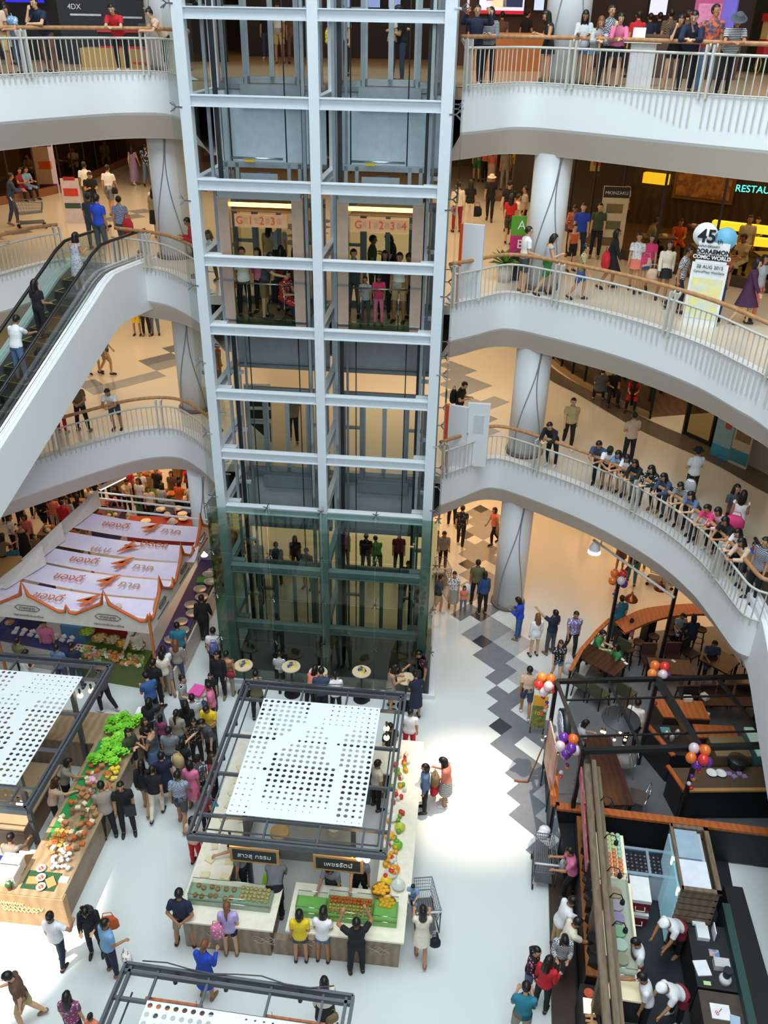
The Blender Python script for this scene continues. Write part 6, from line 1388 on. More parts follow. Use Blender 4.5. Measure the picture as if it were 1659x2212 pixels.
def part(R, kind):
    if kind in R['parts']: return R['parts'][kind]
    T_, t, al, low = R['tags'], R['t'], R['al'], R['low']
    tor = (T_ == 'torso') | ((T_ == 'pelvis') & (al > -.03)) | ((T_ == 'thigh') & (al > -.0))
    ua = T_ == 'uarm'; fa = T_ == 'farm'; neck = (T_ == 'neck') & (t < .25)
    if kind == 't': me = shell(R, (tor | (ua & (t < .6)) | neck), .02)
    elif kind == 'g': me = shell(R, (tor | ua | (fa & (t < .9)) | neck), .02)
    elif kind == 'k': me = shell(R, (tor & ((al < .42))) | (ua & (t < .04)), .018)
    elif kind == 'n': me = shell(R, (tor | ua & (t < .15)) & (al < .36), .018)
    elif kind == 'p': me = shell(R, ((T_ == 'pelvis') | (T_ == 'thigh') | ((T_ == 'torso') & (al < .1)) | ((T_ == 'shin') & ((~low) | (t < .9)))), .012)
    elif kind == 's': me = shell(R, ((T_ == 'pelvis') | ((T_ == 'thigh') & (t < .8)) | ((T_ == 'torso') & (al < .1))), .02)
    elif kind == 'h': me = shell(R, ((T_ == 'pelvis') | ((T_ == 'thigh') & (t < .38)) | ((T_ == 'torso') & (al < .1))), .014)
    elif kind == 'shoe': me = shell(R, (T_ == 'foot'), .009)
    elif kind == 'a': # apron
        f = np.array(R['f']); c = np.array([R['co'][list(q)].mean(0) for q in R['q']]); fr = (c-np.array(R['p0']))@f
        me = shell(R, ((T_ == 'torso') & (fr > .02) & (al < .36)) | ((T_ == 'pelvis')) | ((T_ == 'thigh') & (t < .6) & (fr > 0)), .035)
    elif kind in ('sk', 'ls', 'ms'):
        hem = {'ms': .2, 'sk': .4, 'ls': .72}[kind]; p0, u, f = R['p0'], R['u'], R['f']; kn = [s[2] for s in R['seg'] if s[0] == 'thigh']; mk = (kn[0]+kn[1])/2; sp = abs(kn[0].y-kn[1].y)/2
        m = MB(); n = 20; vs = []; fs = []
        sit = R['key'] == 'sit'
        for i in range(8):
            q = i/7
            if q < .3: c = p0+u*(.11-.11*q/.3); w_ = .155+.04*q/.3; d = .115+.03*q/.3
            else:
                g = (q-.3)/.7*hem/.42; c = p0.lerp(mk, g if not sit else g*.8); w_ = .195+.05*(q-.3); d = .145+sp*g*1.1+.05*(q-.3)
            ax = Vector((0, 1, 0)) if not (sit and q >= .3) else Vector((0, 0, 1))
            for k in range(n): a = 2*PI*k/n; vs.append(c+Vector((1, 0, 0))*math.cos(a)*w_*(1+.03*math.sin(6*a)*q)+ax*math.sin(a)*(d if ax.y else .1))
        for i in range(7):
            for k in range(n): fs.append((i*n+k, i*n+(k+1) % n, (i+1)*n+(k+1) % n, (i+1)*n+k))
        m.add(vs, fs, True); me = m.mesh('skirt'); me.materials.append(None)
    elif kind.startswith('hair'):
        st = kind[4:]; hc, hu, hf, hx = R['hc'], R['hu'], R['hf'], R['hx']; m = MB()
        def cap_(s, cut=True, ext=-.35):
            c = hc+hu*.028-hf*.008; vs = []; fs = []; mm, nn = 12, 20
            for i in range(mm+1):
                t_ = PI*.82*i/mm
                for k in range(nn):
                    q = 2*PI*k/nn; r_ = 1+.03*math.sin(5*q+i)
                    vs.append(c+hx*math.cos(q)*math.sin(t_)*.088*s*r_+hf*math.sin(q)*math.sin(t_)*.106*s*r_+hu*math.cos(t_)*.107*s)
            for i in range(mm):
                for k in range(nn):
                    q = 2*PI*(k+.5)/nn; t_ = PI*.82*(i+.5)/mm
                    fwd = math.sin(q)*math.sin(t_); upv = math.cos(t_)
                    if cut and fwd > .25 and upv < .5: continue
                    if upv < ext and fwd > -.2: continue
                    fs.append((i*nn+k, (i+1)*nn+k, (i+1)*nn+(k+1) % nn, i*nn+(k+1) % nn))
            m.add(vs, fs, True)
        if st != 'n': cap_(1.0 if st in 'shpc' else 1.05)
        else: cap_(.985, True, .1)
        dn = (Vector((0, 0, -1))*.8-R['u']*.6).normalized()
        if st == 'l': 
            a = hc-hf*.06+hu*.01
            capsule(m, a, a+dn*.2-hf*.02, .078, .09, 12, 1.1); capsule(m, a+dn*.2-hf*.02, a+dn*.36-hf*.005, .088, .04, 12, 1.2)
            for s in (-1, 1): capsule(m, hc+hx*s*.072+hu*.02, hc+hx*s*.082+dn*.17, .03, .025)
        if st == 'm':
            for s in (-1, 1): capsule(m, hc+hx*s*.065+hu*.02-hf*.01, hc+hx*s*.07-hu*.1-hf*.01, .035, .03)
            capsule(m, hc-hf*.06, hc-hf*.05-hu*.1, .07, .06, 12, 1.1)
        if st == 'p': a = hc-hf*.1+hu*.04; capsule(m, a, a-hf*.05+dn*.1, .03, .04); capsule(m, a-hf*.05+dn*.1, a-hf*.03+dn*.34, .04, .015)
        if st == 'b': capsule(m, hc-hf*.07+hu*.1, hc-hf*.08+hu*.12, .045, .04)
        if st == 'u': 
            m2 = MB(); random.seed(3)
            for k in range(60):
                a = random.uniform(0, 6.28); zz = random.uniform(-.2, .1); rr = .1 if zz > -.05 else .12
                if math.sin(a) > .4 and zz < .05: continue
                capsule(m, hc+hx*math.cos(a)*rr+hf*math.sin(a)*rr+hu*(zz+.02), hc+hx*math.cos(a)*rr*1.1+hf*math.sin(a)*rr*1.1+hu*(zz-.02), .03, .025, 6)
        for k in range(len(m.sm)): m.sm[k] = True
        me = m.mesh('hair'); me.materials.append(None)
    elif kind in ('cap', 'hat', 'chef'):
        hc, hu, hf, hx = R['hc'], R['hu'], R['hf'], R['hx']; m = MB()
        def rings(pr):
            vs = []; n = 20; fs = []
            for r, z, fo in pr:
                for k in range(n): a = 2*PI*k/n; vs.append(hc+hu*(z+.03)+hx*math.cos(a)*r+hf*(math.sin(a)*r*1.18+fo))
            for i in range(len(pr)-1):
                for k in range(n): fs.append((i*n+k, i*n+(k+1) % n, (i+1)*n+(k+1) % n, (i+1)*n+k))
            m.add(vs, fs, True)
        if kind == 'hat': rings([(.17, .02, 0), (.16, .03, 0), (.095, .035, 0), (.092, .1, 0), (.07, .125, 0), (.001, .128, 0)])
        elif kind == 'chef': rings([(.093, .0, 0), (.098, .05, 0), (.1, .1, 0), (.07, .13, 0), (.001, .135, 0)])
        else:
            rings([(.094, .01, 0), (.095, .05, 0), (.08, .095, 0), (.04, .117, 0), (.001, .12, 0)])
            c = hc+hu*.05; m.add([c+hx*.075+hf*.08, c-hx*.075+hf*.08, c-hx*.05+hf*.18-hu*.015, c+hx*.05+hf*.18-hu*.015], [(0, 1, 2, 3)])
        me = m.mesh(kind); me.materials.append(None)
    elif kind == 'eyes':
        hc, hu, hf, hx = R['hc'], R['hu'], R['hf'], R['hx']; m = MB()
        for s in (-1, 1): capsule(m, hc+hf*.093+hx*s*.026+hu*.022, hc+hf*.093+hx*s*.038+hu*.022, .0062, .006, 8); capsule(m, hc+hf*.09+hx*s*.02+hu*.042, hc+hf*.088+hx*s*.045+hu*.043, .003, .003, 6)
        me = m.mesh('eyes'); me.materials.append(None)
    elif kind == 'mouth':
        hc, hu, hf, hx = R['hc'], R['hu'], R['hf'], R['hx']; m = MB(); capsule(m, hc+hf*.078-hx*.02-hu*.05, hc+hf*.078+hx*.02-hu*.05, .008, .008, 8); me = m.mesh('mouth'); me.materials.append(None)
    R['parts'][kind] = me; return me
CL = dict(k='1b1b1f', n='1f2740', w='e8e9ec', g='7d8288', G='4c5056', l='b9bdc4', b='3a5f9a', B='2446b8', r='c8252e', p='e27aa0', P='e0407a', y='f0cf2c', o='d8642c', t='c2a878', T='8a6f4e', v='8a7ab0', V='4a2848', c='e6dcc8', C='e8836c', e='3c4a34', E='3f8a4a', a='7fa8d0', A='2a7a90', j='3c4a66', J='5a7498', m='9a9183', M='6a4a3a', L='b8a8d8', W='f4f4f4', h='d8b8a0', O='6b6a48', d='8f2a34', x='8a4068')
def cmat(s):
    base = CL[s[0]]
    if len(s) == 1: return mat(base, .85, var=.08, scale=9)
    kind = s[1]; c2 = CL[s[2]]
    if kind == '=': return mat(base, .85, pat='stripes', c2=c2, ps=10)
    if kind == '#': return mat(base, .85, pat='plaid', c2=c2, ps=38)
    if kind == '*': return mat(base, .85, pat='spots', c2=c2, ps=16)
    return mat(base, .85, pat='noise', c2=c2, ps=14)
SKIN = [mat('c8946e', .6, var=.03), mat('d9ab85', .6, var=.03), mat('b57f5a', .6, var=.03)]
HAIRC = {'k': mat('17130f', .45, var=.2, scale=30), 'n': mat('3a2418', .45, var=.2, scale=30), 'o': mat('7a4c2a', .5, var=.2, scale=30), 'g': mat('4a4744', .5, var=.2, scale=30), 'b': mat('c8a05c', .5)}
EYE = mat('1a1412', .3); LIP = mat('a8544c', .5); SHOE = {'k': mat('1f1d1d', .5), 'w': mat('dedede', .5), 'y': mat('e6a61e', .5), 't': mat('8a6a4a', .6)}
RIG = {}
def attach(me, name, m, par):
    o = bpy.data.objects.new(name, me); COL.objects.link(o); o.parent = par
    if not me.materials: me.materials.append(None)
    o.material_slots[0].link = 'OBJECT'; o.material_slots[0].material = m; return o
PEOPLE = {}
EDGES = {l: [(list(zip(c, normals(c, 1))), s) for c, s in ((smooth(rc), 1), (smooth(lc), -1))] for l, rc, lc in ((1, RC, LC), (2, RC2, LC2), (3, RC3, LC3))}
def person(lev, mode, px, py, head, pose, H, hair, top, bot, label, pos=None, dz=0):
    if pose not in RIG: RIG[pose] = build_pose(pose)
    R = RIG[pose]; s = H/1.68; rz = -math.radians(head); z = LV[lev]+dz
    M = Matrix.Rotation(rz, 3, 'Z')
    wide = s*(.92 if hair[0] in 'lpbmu' else 1.0)
    if pos is None:
        if mode == 'F': pos = G(px, py, z)
        elif lev == 3:
            d = ray(px, 110); cv = R3 if d.x > 0 else smooth(LC3); Y = 17.0
            while Y < 32:
                x = d.x*Y/d.y; ed = 99
                for a, c in zip(cv[:-1], cv[1:]):
                    if min(a.x, c.x) <= x <= max(a.x, c.x) and a.x != c.x: ed = a.y+(c.y-a.y)*(x-a.x)/(c.x-a.x); break
                if Y > ed+(.55 if pose in ('lean', 'chin') else .45): break
                Y += .05
            pos = Vector((d.x*Y/d.y, Y, z))
        else: hd = R['head']; q = G(px, py, z+hd.z*s); o = M @ Vector((hd.x*wide, hd.y*s, 0)); pos = Vector((q.x-o.x, q.y-o.y, z))
    if lev and mode != 'P':
        dmin = 1e9
        for cv, sd in EDGES[lev]:
            for c, n_ in cv:
                dd = (pos.x-c.x)**2+(pos.y-c.y)**2
                if dd < dmin: dmin = dd; bc = c; bn = n_*sd
        sdist = (pos.x-bc.x)*bn.x+(pos.y-bc.y)*bn.y; want = .5 if pose == 'lean' else .3
        if sdist < want and dmin < 2.5: pos = pos+bn*(want-sdist)
    sk = SKIN[int(px*7+py) % 3]
    b = bpy.data.objects.new('person', R['body']); COL.objects.link(b); tag(b, label, 'person')
    b.location = pos; b.rotation_euler.z = rz; b.scale = (wide, s, s)
    if not R['body'].materials: R['body'].materials.append(None)
    b.material_slots[0].link = 'OBJECT'; b.material_slots[0].material = sk
    hk = hair[0]; hcol = HAIRC[hair[1] if len(hair) > 1 and hair[1] in HAIRC else 'k']
    if hk in 'slpbmnu': attach(part(R, 'hair'+hk), 'hair', hcol, b)
    else: attach(part(R, 'hairs'), 'hair', HAIRC['k'], b)
    if hk == 'c': attach(part(R, 'cap'), 'cap', cmat(hair[1:] or 'k'), b)
    if hk == 'h': attach(part(R, 'hat'), 'hat', cmat(hair[1:] or 't'), b)
    if hk == 'w': attach(part(R, 'chef'), 'work_cap', cmat('W'), b)
    tk, tc = top.split(':')
    attach(part(R, {'d': 't', 'D': 'k'}.get(tk, tk)), 'dress' if tk in 'dD' else 'shirt', cmat(tc), b)
    bk, bc = bot.split(':')
    apron = bc.endswith('+a')
    if apron: bc = bc[:-2]
    nm = {'p': 'trousers', 's': 'shorts', 'h': 'shorts'}.get(bk, 'skirt')
    if bc: attach(part(R, bk), nm, cmat(bc), b)
    if apron: attach(part(R, 'a'), 'apron', cmat('d' if dz < .05 and lev == 0 and px > 1300 else 'k'), b)
    sh = SHOE['kwktk'[int(px+py) % 5]]
    attach(part(R, 'shoe'), 'shoes', sh, b); attach(part(R, 'eyes'), 'eyes', EYE, b); attach(part(R, 'mouth'), 'mouth', LIP, b)
    PEOPLE[label] = b
    return b
PPL = """H3 56 16 185 lean 1.62 m t:a*w p:J | woman in pale blue print top leaning on the top left railing
H3 108 19 200 chin 1.72 s t:n p:M | man in glasses and navy shirt resting his chin at the top left railing
H3 263 38 180 lean 1.7 s t:r p:k | man in red shirt leaning over the top left railing
H3 362 41 230 lean 1.6 b t:h p:k | woman with hair bun leaning on the railing beside the tower
H3 5 27 160 stand 1.65 s t:h s:t | person in beige at the very top left corner
F3 30 140 20 stand 1.6 l t:t sk:m | woman in tan dress walking away at top left
F3 187 128 180 stand 1.7 s t:T p:T | man in brown uniform before the black hoarding
F3 228 120 170 stand 1.68 s t:k p:k | dark figure left of the red shirted man behind the hoarding
F3 88 128 20 stand 1.65 s t:k p:k | dark figure between the two left leaning people
H3 1026 40 180 photo 1.66 s g:n p:k | man in navy taking a photo right beside the tower
H3 1056 34 200 cross 1.62 l g:l=k p:k | woman in striped top with crossed arms beside the photographer
F3 1077 150 0 stand 1.6 s t:M p:k | man in brown standing at the ticket counter
F3 1122 150 60 walk 1.68 s t:k p:k | man in black walking in front of the ticket counter
H3 1184 40 260 phone 1.6 l D:k ms:k | woman in short black dress beside the top right column
H3 1256 36 190 phone 1.62 l g:l=w h:J | girl in striped top with a phone and denim shorts
H3 1284 46 185 lean 1.6 lo g:w=g h:a | smiling girl in striped top and pale denim shorts at the railing
H3 1310 40 170 stand 1.7 s t:n#l p:k | man in navy and pale vest between the girls at the railing
H3 1331 38 190 chin 1.6 l g:p ms:k | long haired woman in pale pink sleeves with hand on cheek
F3 1362 168 0 stand 1.65 s t:r p:k | person in red shirt in front of the drinks cooler
F3 1430 165 0 stand 1.72 s t:T#k p:k | man in brown plaid shirt with his back turned
F3 1465 165 10 stand 1.7 sn t:M p:G | man in dark brown shirt beside the plaid shirted man
H3 1455 48 185 chin 1.58 l t:k h:k | long haired girl in black with pale lettering at the railing
H3 1487 47 200 lean 1.74 s g:n p:k | man in dark hoodie leaning over the top right railing
H3 1531 22 185 wave 1.74 s t:j~o p:J | man in grey shirt with orange print talking on a phone
H3 1573 49 190 lean 1.68 hG t:k=w p:k | person in a camouflage hat leaning on the top right railing
F3 1388 160 0 stand 1.62 s t:n p:k | dark figure queuing right of the red shirt
F3 1408 158 0 stand 1.65 s t:k p:k | second dark figure queuing behind the white desk
F3 1100 140 20 stand 1.6 s t:G p:k | shadowed customer at the left end of the ticket counter
F3 605 138 200 stand 1.72 s t:w s:t | man in white shirt and khaki shorts seen through the tower
F3 578 128 180 stand 1.6 s t:n p:b | person in navy and blue seen through the left shaft
F3 632 138 160 stand 1.6 m t:M p:M | person in brown beside the khaki shorts man
F3 742 165 200 carry 1.62 s t:l p:k | woman carrying a yellow tote seen through the tower
F3 846 178 90 phone 1.65 l t:c p:j | woman in cream top facing her friend behind the right shaft
F3 868 179 270 phone 1.6 s t:k p:j | person in dark clothes facing the cream topped woman
F2 31 487 60 push 1.68 s g:j p:j | man in grey blue pushing a loaded cart at left
F2 48 432 120 sit 1.6 s t:d p:k | person in maroon sitting beside the purple poster
F2 62 430 120 sit 1.6 s t:a p:k | person in light blue sitting beside the purple poster
F2 241 467 10 walk 1.74 s t:W s:g | man in white shirt and grey shorts with a shoulder bag
F2 195 458 0 stand 1.74 s t:W p:G | man in white shirt with a dark strap on his back
F2 206 478 150 phone 1.7 s t:k p:k | man in black shirt reading a phone on the middle gallery
F2 205 538 10 stand 1.66 cj t:j p:j | person in a navy cap at the escalator top
F2 268 548 0 walk 1.68 s t:b#l p:G | man in blue checked vest near the short railing
H2 400 472 255 phone 1.66 s g:r p:k | man in red jacket reading a phone behind the short railing
F2 338 515 10 walk 1.6 l t:m sk:k | woman with very long black hair and pink bag by the column
F2 360 527 350 stand 1.66 s t:n s:k | man in dark shirt and shorts beside the left column
H2 346 367 100 sit 1.6 s g:k p:k | person in black seated at the small white desk
F2 291 400 10 walk 1.6 l D:v*m ls:v*m | woman in grey lavender dress walking into the left hall
F2 320 402 0 walkm 1.7 s t:n*w p:J | man in navy shirt and jeans walking into the left hall
F2 345 385 0 stand 1.7 s t:O p:O | person in olive at the left column edge
H2 2 485 90 lean 1.5 s t:B p:k | boy in blue at the left edge of the middle gallery
H2 447 500 200 lean 1.58 l t:w p:k | woman in white leaning beside the tower on the middle gallery
F2 165 380 170 sit 1.65 s t:w p:k | diner in white shirt behind the left restaurant glass
F2 230 362 160 sit 1.65 s t:l p:t | diner in pale clothes behind the far left glass
F2 118 392 170 sit 1.6 s t:t p:k | diner in tan behind the left glass near the poster
F2 72 395 190 sit 1.6 s t:m p:k | diner in grey left of the purple poster
F2 30 390 180 sit 1.6 s t:o p:k | diner in orange at the left end of the restaurant
H2 991 393 350 stand 1.66 s g:c p:d | person in cream top and maroon trousers right of the tower
H2 1018 389 355 stand 1.62 l t:k p:c | woman in black top and beige trousers with a black bag
H2 1063 379 190 walk 1.62 hc t:k p:k | woman in a straw hat and black clothes walking forward
F2 1028 392 0 walk 1.7 s t:w s:E | person in bright green shorts walking away
F2 1046 393 0 walkm 1.66 s t:C p:k | person in black trousers behind the green shorts
F2 1060 400 10 stand 1.6 l t:C ls:h | woman in peach dress with a pink bag walking away
F2 1088 412 0 stand 1.76 s t:m p:m | tall man in grey brown with his back turned
F2 1112 400 0 stand 1.66 m t:y p:m | person in yellow shirt left of the column
F2 1128 408 10 stand 1.45 m t:P p:G | child in pink near the yellow shirted person
H2 1102 393 200 walk 1.7 ck t:k p:k | man in black shirt and cap walking forward
H2 1106 419 10 walk 1.6 l t:r s:e | person in red shirt and shorts by the direction sign
H2 1122 420 90 stand 1.5 s t:c p:t | child in cream shirt behind the letter sign
H2 1135 403 270 stand 1.6 s t:c=k p:k | person in striped shirt beside the right column
H2 1136 497 75 carry 1.74 s t:W s:G | man in white shirt walking right with a drink
H2 1187 512 85 phonew 1.64 m k:l s:E | woman in white and bright green shorts walking right
H2 1268 529 110 walk 1.45 s t:b=y s:b | boy in blue and yellow striped shirt walking along the railing
H2 1244 485 160 stand 1.35 s k:o s:k | child in bright orange vest by the right column
H2 1243 445 200 phone 1.6 s g:C#M p:k | woman in orange checked shirt right of the column
H2 1262 440 190 stand 1.72 s t:B p:n | man in bright blue shirt by the dish posters
H2 1336 496 95 walk 1.62 m g:k sk:k | woman in black with a big red bag
H2 1383 504 200 walk 1.6 p t:w*l ms:C | woman in white blouse and coral skirt walking
H2 1410 507 190 walkm 1.58 m t:P ms:j | woman in bright pink shirt and dark denim dress
H2 1449 521 190 walk 1.62 l g:c ms:k | woman in cream blouse and black skirt with long hair
H2 1492 535 120 walkm 1.66 s t:n#w p:n | student in dark jacket with white shoulders beside the sign
H2 1571 543 190 walk 1.7 s t:n~o p:j | man in dark shirt with orange letters right of the sign
H2 1640 560 110 walk 1.62 m g:V sk:V | woman in long purple cardigan at the right edge
H2 1655 552 150 stand 1.6 l t:l p:C | woman in coral trousers at the far right edge
H2 1623 466 190 stand 1.7 s t:c p:k | waiter in cream shirt standing in the restaurant
H2 1582 513 100 sit 1.68 s t:w p:k | seated diner in white shirt left of the glowing bar
H2 1607 507 240 sit 1.7 s t:c p:k | seated man with glasses at the laden table
H2 1473 474 190 sit 1.6 s t:o p:k | seated diner in orange behind the restaurant glass
H2 1421 471 90 sit 1.65 s t:m p:k | seated diner in grey facing the orange one
H2 1640 470 200 sit 1.6 s t:t p:k | seated diner in tan at the rear right
H2 1358 396 160 reach 1.68 s t:c p:k | cook in cream behind the brass counter
H2 1324 427 0 stand 1.65 s t:r p:k | customer in red at the brass counter
H2 1298 440 200 stand 1.65 s t:e p:k | customer in dull green inside the shop beside the posters
H2 807 509 90 stand 1.68 s t:e p:G | man in dull green in the lobby behind the right car
H2 835 507 270 phone 1.62 m t:k p:k | shadowed person in the lobby facing the man in green
H2 600 478 350 stand 1.66 s t:l sk:k | person in pale top and black skirt behind the left car
H2 580 482 10 stand 1.6 l t:t p:c | person in tan behind the left car
F1 204 808 75 walk 1.55 m t:l h:j | girl in denim shorts walking beside the escalator
F1 229 810 70 walkm 1.7 s t:J s:t | man in khaki shorts walking beside the escalator
F1 298 724 180 stand 1.6 s t:C s:y | person in yellow shorts cut off by the middle gallery
F1 318 725 180 stand 1.66 s g:k*r p:k | person in black trousers and red sleeves under the gallery
F1 337 723 170 stand 1.7 s t:k p:J | person in jeans beside the black trousers
F1 181 932 10 back 1.72 s t:T p:k | man in brown shirt standing with hands behind his back
H1 245 855 180 lean 1.7 s t:w s:j | man in white shirt leaning over the lower left railing
F1 136 935 10 stand 1.6 s g:r p:r | person in red behind the lower left railing
F1 635 958 350 walk 1.64 s t:m p:k | woman in black trousers walking behind the left landing doors
H1 469 742 100 stand 1.6 s t:M p:M | person in brown left of the tower on the lowest gallery
H1 1007 827 120 phone 1.68 s t:k p:j | man in black with a backpack and cup right of the tower
H1 1186 915 215 lean 1.7 s g:k p:k | man in black track jacket leaning right of the column
H1 1240 861 185 walk 1.7 s t:t p:k | man in open tan shirt walking on the lowest gallery
H1 1372 890 350 cross 1.68 s t:h p:k | man in peach shirt with crossed arms facing the cafe
H1 1270 967 210 lean 1.7 s t:j p:k | man in grey blue shirt reaching over the railing
H1 1303 976 200 lean 1.62 ck t:w ms:k | girl in white with a black cap and red bag at the railing
H1 1334 976 225 lean 1.6 l t:a h:k | girl in light blue watching from the railing
H1 1354 985 220 lean 1.6 l t:w p:m | girl in white half hidden at the railing
H1 1368 996 230 lean 1.6 l g:k p:G | long haired girl in black at the railing
H1 1405 1008 235 lean 1.62 l g:k*l p:k | girl in dark patterned blouse leaning at the railing
H1 1432 1025 235 lean 1.6 l g:j p:G | girl in grey blue top leaning at the railing
H1 1469 1045 225 lean 1.6 m t:l=k p:k | person in striped top wearing a backpack at the railing
H1 1474 1068 235 lean 1.58 l t:J p:m | girl in dusty blue shirt beyond the backpack
H1 1457 1108 220 phone 1.1 m g:W p:k | small child in white looking through the railing
H1 1523 1093 240 lean 1.55 p t:P p:k | girl in hot pink shirt at the railing
H1 1549 1099 240 lean 1.6 m g:P=w p:k | girl in pink and white striped sleeves at the railing
H1 1558 1120 240 lean 1.66 m t:k p:k | person in black shirt beside the pink striped sleeves
H1 1592 1145 240 lean 1.58 l t:w p:k | long haired girl in white near the railing bend
H1 1597 1165 245 lean 1.58 l g:h p:G | long haired girl in pale pink near the railing bend
H1 1632 1172 200 stand 1.25 s t:B s:k | boy in bright blue shirt facing the camera
H1 1655 1162 250 stand 1.7 s t:n=l p:k | person in navy striped shirt at the right edge
H1 1510 968 350 cross 1.62 hk t:w p:k | person in white blouse and dark hat walking away
H1 1595 1048 170 stand 1.62 l t:G p:k | dark haired woman in grey top facing her friend
H1 1609 1060 20 carry 1.64 l k:W ls:W | woman in white dress with a bright pink bag
H1 1331 798 180 sit 1.66 s t:k p:k | cafe guest in black behind the black balustrade
H1 1374 813 200 sit 1.6 l t:r p:k | cafe guest in red behind the black balustrade
H1 1303 795 10 sit 1.68 s t:G p:k | cafe guest in grey leaning over a table
F0 993 1183 10 walk 1.72 s t:k*g p:k | man in black shirt with a printed back right of the tower
F0 975 1136 0 stand 1.7 s t:k p:k | person in black at the rear right of the tower
F0 964 1113 10 walk 1.6 s t:c s:t | bare legged person at the rear right of the tower
F0 1069 1175 250 walk 1.6 m t:C p:k | woman in coral top with a bag left of the column
F0 955 1228 180 push 1.64 s t:m p:k | person in grey pushing the grocery cart
H0 954 1242 90 walk 1.6 s t:G s:t | person with a zebra striped bag right of the tower
F0 976 1317 180 walk 1.62 p t:w*k sk:m | woman in white printed blouse holding the child's hand
F0 999 1324 180 stand 1.1 m t:C p:J | small child in coral shirt
F0 1026 1304 0 stand 1.74 s t:O p:k | man in olive beige shirt carrying a white bag
F0 1041 1327 340 stand 1.68 m g:b#n p:k | person in blue plaid shirt beside the olive shirt
H0 1117 1291 300 phone 1.6 m g:B p:b | woman in bright blue holding a phone by the column
F0 1152 1417 345 stand 1.6 lo g:W h:W | woman in off shoulder white blouse and white shorts
F0 1186 1412 330 point 1.7 s t:n p:G | man in navy pointing to the left
F0 1229 1410 180 walk 1.7 s t:v*w p:k | man in grey printed shirt with a shoulder strap
F0 1198 1470 185 walk 1.62 ln t:k*l h:J | woman in black printed shirt and denim shorts
F0 1133 1548 5 walk 1.7 s t:h s:j | man in pink shirt and dark shorts walking away
H0 1305 1363 120 sit 1.7 s t:E p:k | man in green shirt seated at the cafe table
H0 1330 1393 260 sit 1.6 m t:E p:k | woman in green shirt seated at the cafe table
H0 1366 1336 20 sit 1.2 m D:p ms:h .3 | little girl in pink dress on a bar stool
H0 1345 1287 350 stand 1.72 s t:A p:G | person in teal shirt standing outside the curved bar
H0 1546 1387 190 sit 1.7 s t:j p:k | man in grey shirt eating at a dark table
F0 1336 1237 0 stand 1.6 l t:M ms:M | person in brown skirt beyond the balloon post
F0 1362 1262 10 walk 1.66 s t:k p:A | person in teal trousers beyond the balloon post
F0 1383 1238 20 walkm 1.66 s t:k p:T | person in brown trousers pushing a cart under the gallery
H0 1500 1327 0 sit 1.66 m g:n p:k .25 | dark clothed guest on a stool at the curved bar
H0 1477 1327 180 sit 1.4 s t:w=k p:k .25 | child in striped shirt at the curved bar
H0 1380 1511 30 stand 1.72 s g:W p:k+a | cafe worker in white jacket and dark apron
H0 1269 1557 90 sit 1.6 m t:l p:k | guest with a cup at the long brown table
F0 1322 1142 0 walk 1.7 s t:k p:M | walking legs in brown under the lowest gallery
F0 1268 1148 0 walk 1.7 s t:k p:k | dark legs seen below the lowest gallery fascia
H0 1230 1832 275 push 1.6 s t:p p:k | woman in pink shirt holding a shopping cart
H0 1243 1939 80 reach 1.7 s t:w p:t | man in white shirt leaning at the dessert kiosk bar
H0 1254 1985 85 reach 1.72 s t:c s:t | man in cream shirt writing at the dessert kiosk bar
H0 1221 2030 190 phone 1.6 l g:G#w p:G | long haired girl in grey checked shirt at the dessert kiosk
H0 1162 2049 120 carry 1.58 p g:k*p s:J | girl in black with a raised hand at lower right
H0 1188 2067 30 carry 1.66 l g:r p:k | long haired woman in red jacket and black leggings
H0 1138 2120 10 phone 1.7 s t:A s:m | man in turquoise shirt at the lower right
H0 1434 1994 240 bend 1.66 wW t:w p:k+a | kiosk worker in white cap and red apron bending by the fridge
H0 1369 2030 270 phone 1.68 s t:w p:k+a | kiosk worker in red apron standing behind the lit display
H0 1384 2104 280 reach 1.72 s t:w p:k | kiosk worker in plain white shirt at the griddle
H0 1428 2133 250 bend 1.66 wW t:w p:k+a | kiosk worker in white cap and red apron bending at the bottom
F0 443 1392 0 walk 1.78 s g:k p:k | man in black suit walking left of the tower
H0 459 1356 355 stand 1.7 s t:w p:k | man in white shirt with an orange and blue backpack
F0 478 1505 190 stand 1.68 s g:k p:k | person all in black facing the camera by the high tables
F0 496 1502 5 stand 1.6 s k:T*d p:m | woman in a sequinned brown vest by the leftmost table
H0 551 1448 350 phone 1.66 s t:O p:k | person in olive shirt beside the leftmost table
F0 606 1490 5 phone 1.35 s t:w=k s:k | boy in striped shirt between the high tables
H0 682 1437 20 lean 1.55 l t:C p:k | girl in coral top leaning at a high table
H0 694 1441 0 phone 1.74 s t:j p:k | man in grey shirt at the middle high table
H0 723 1449 350 phone 1.6 p t:W p:k | woman with ponytail in white at the middle high table
H0 858 1437 80 phone 1.6 l D:m sk:m | woman in grey dress at the rightmost high table
H0 903 1409 230 reach 1.72 s t:k*P p:j | man in black shirt with pink print at the rightmost high table
H0 896 1449 340 phone 1.62 b t:n sk:n | woman in navy dress at the rightmost high table
H0 378 1382 355 stand 1.64 lo g:m p:j | woman in grey top and dark jeans near the food stall
H0 381 1345 350 stand 1.7 s t:A p:n | person in teal shirt with a black strap near the food stall
F0 368 1500 330 walk 1.66 m t:w s:l#j | person in white with plaid shorts walking by the stall
H0 330 1424 20 stand 1.74 s t:k p:k | person in black shirt behind the blue shirted man
H0 312 1452 320 phone 1.72 s t:b p:k | man in blue shirt with a hand on his face
H0 394 1461 90 carry 1.58 b t:k=w p:j | woman in black striped top holding a pink box
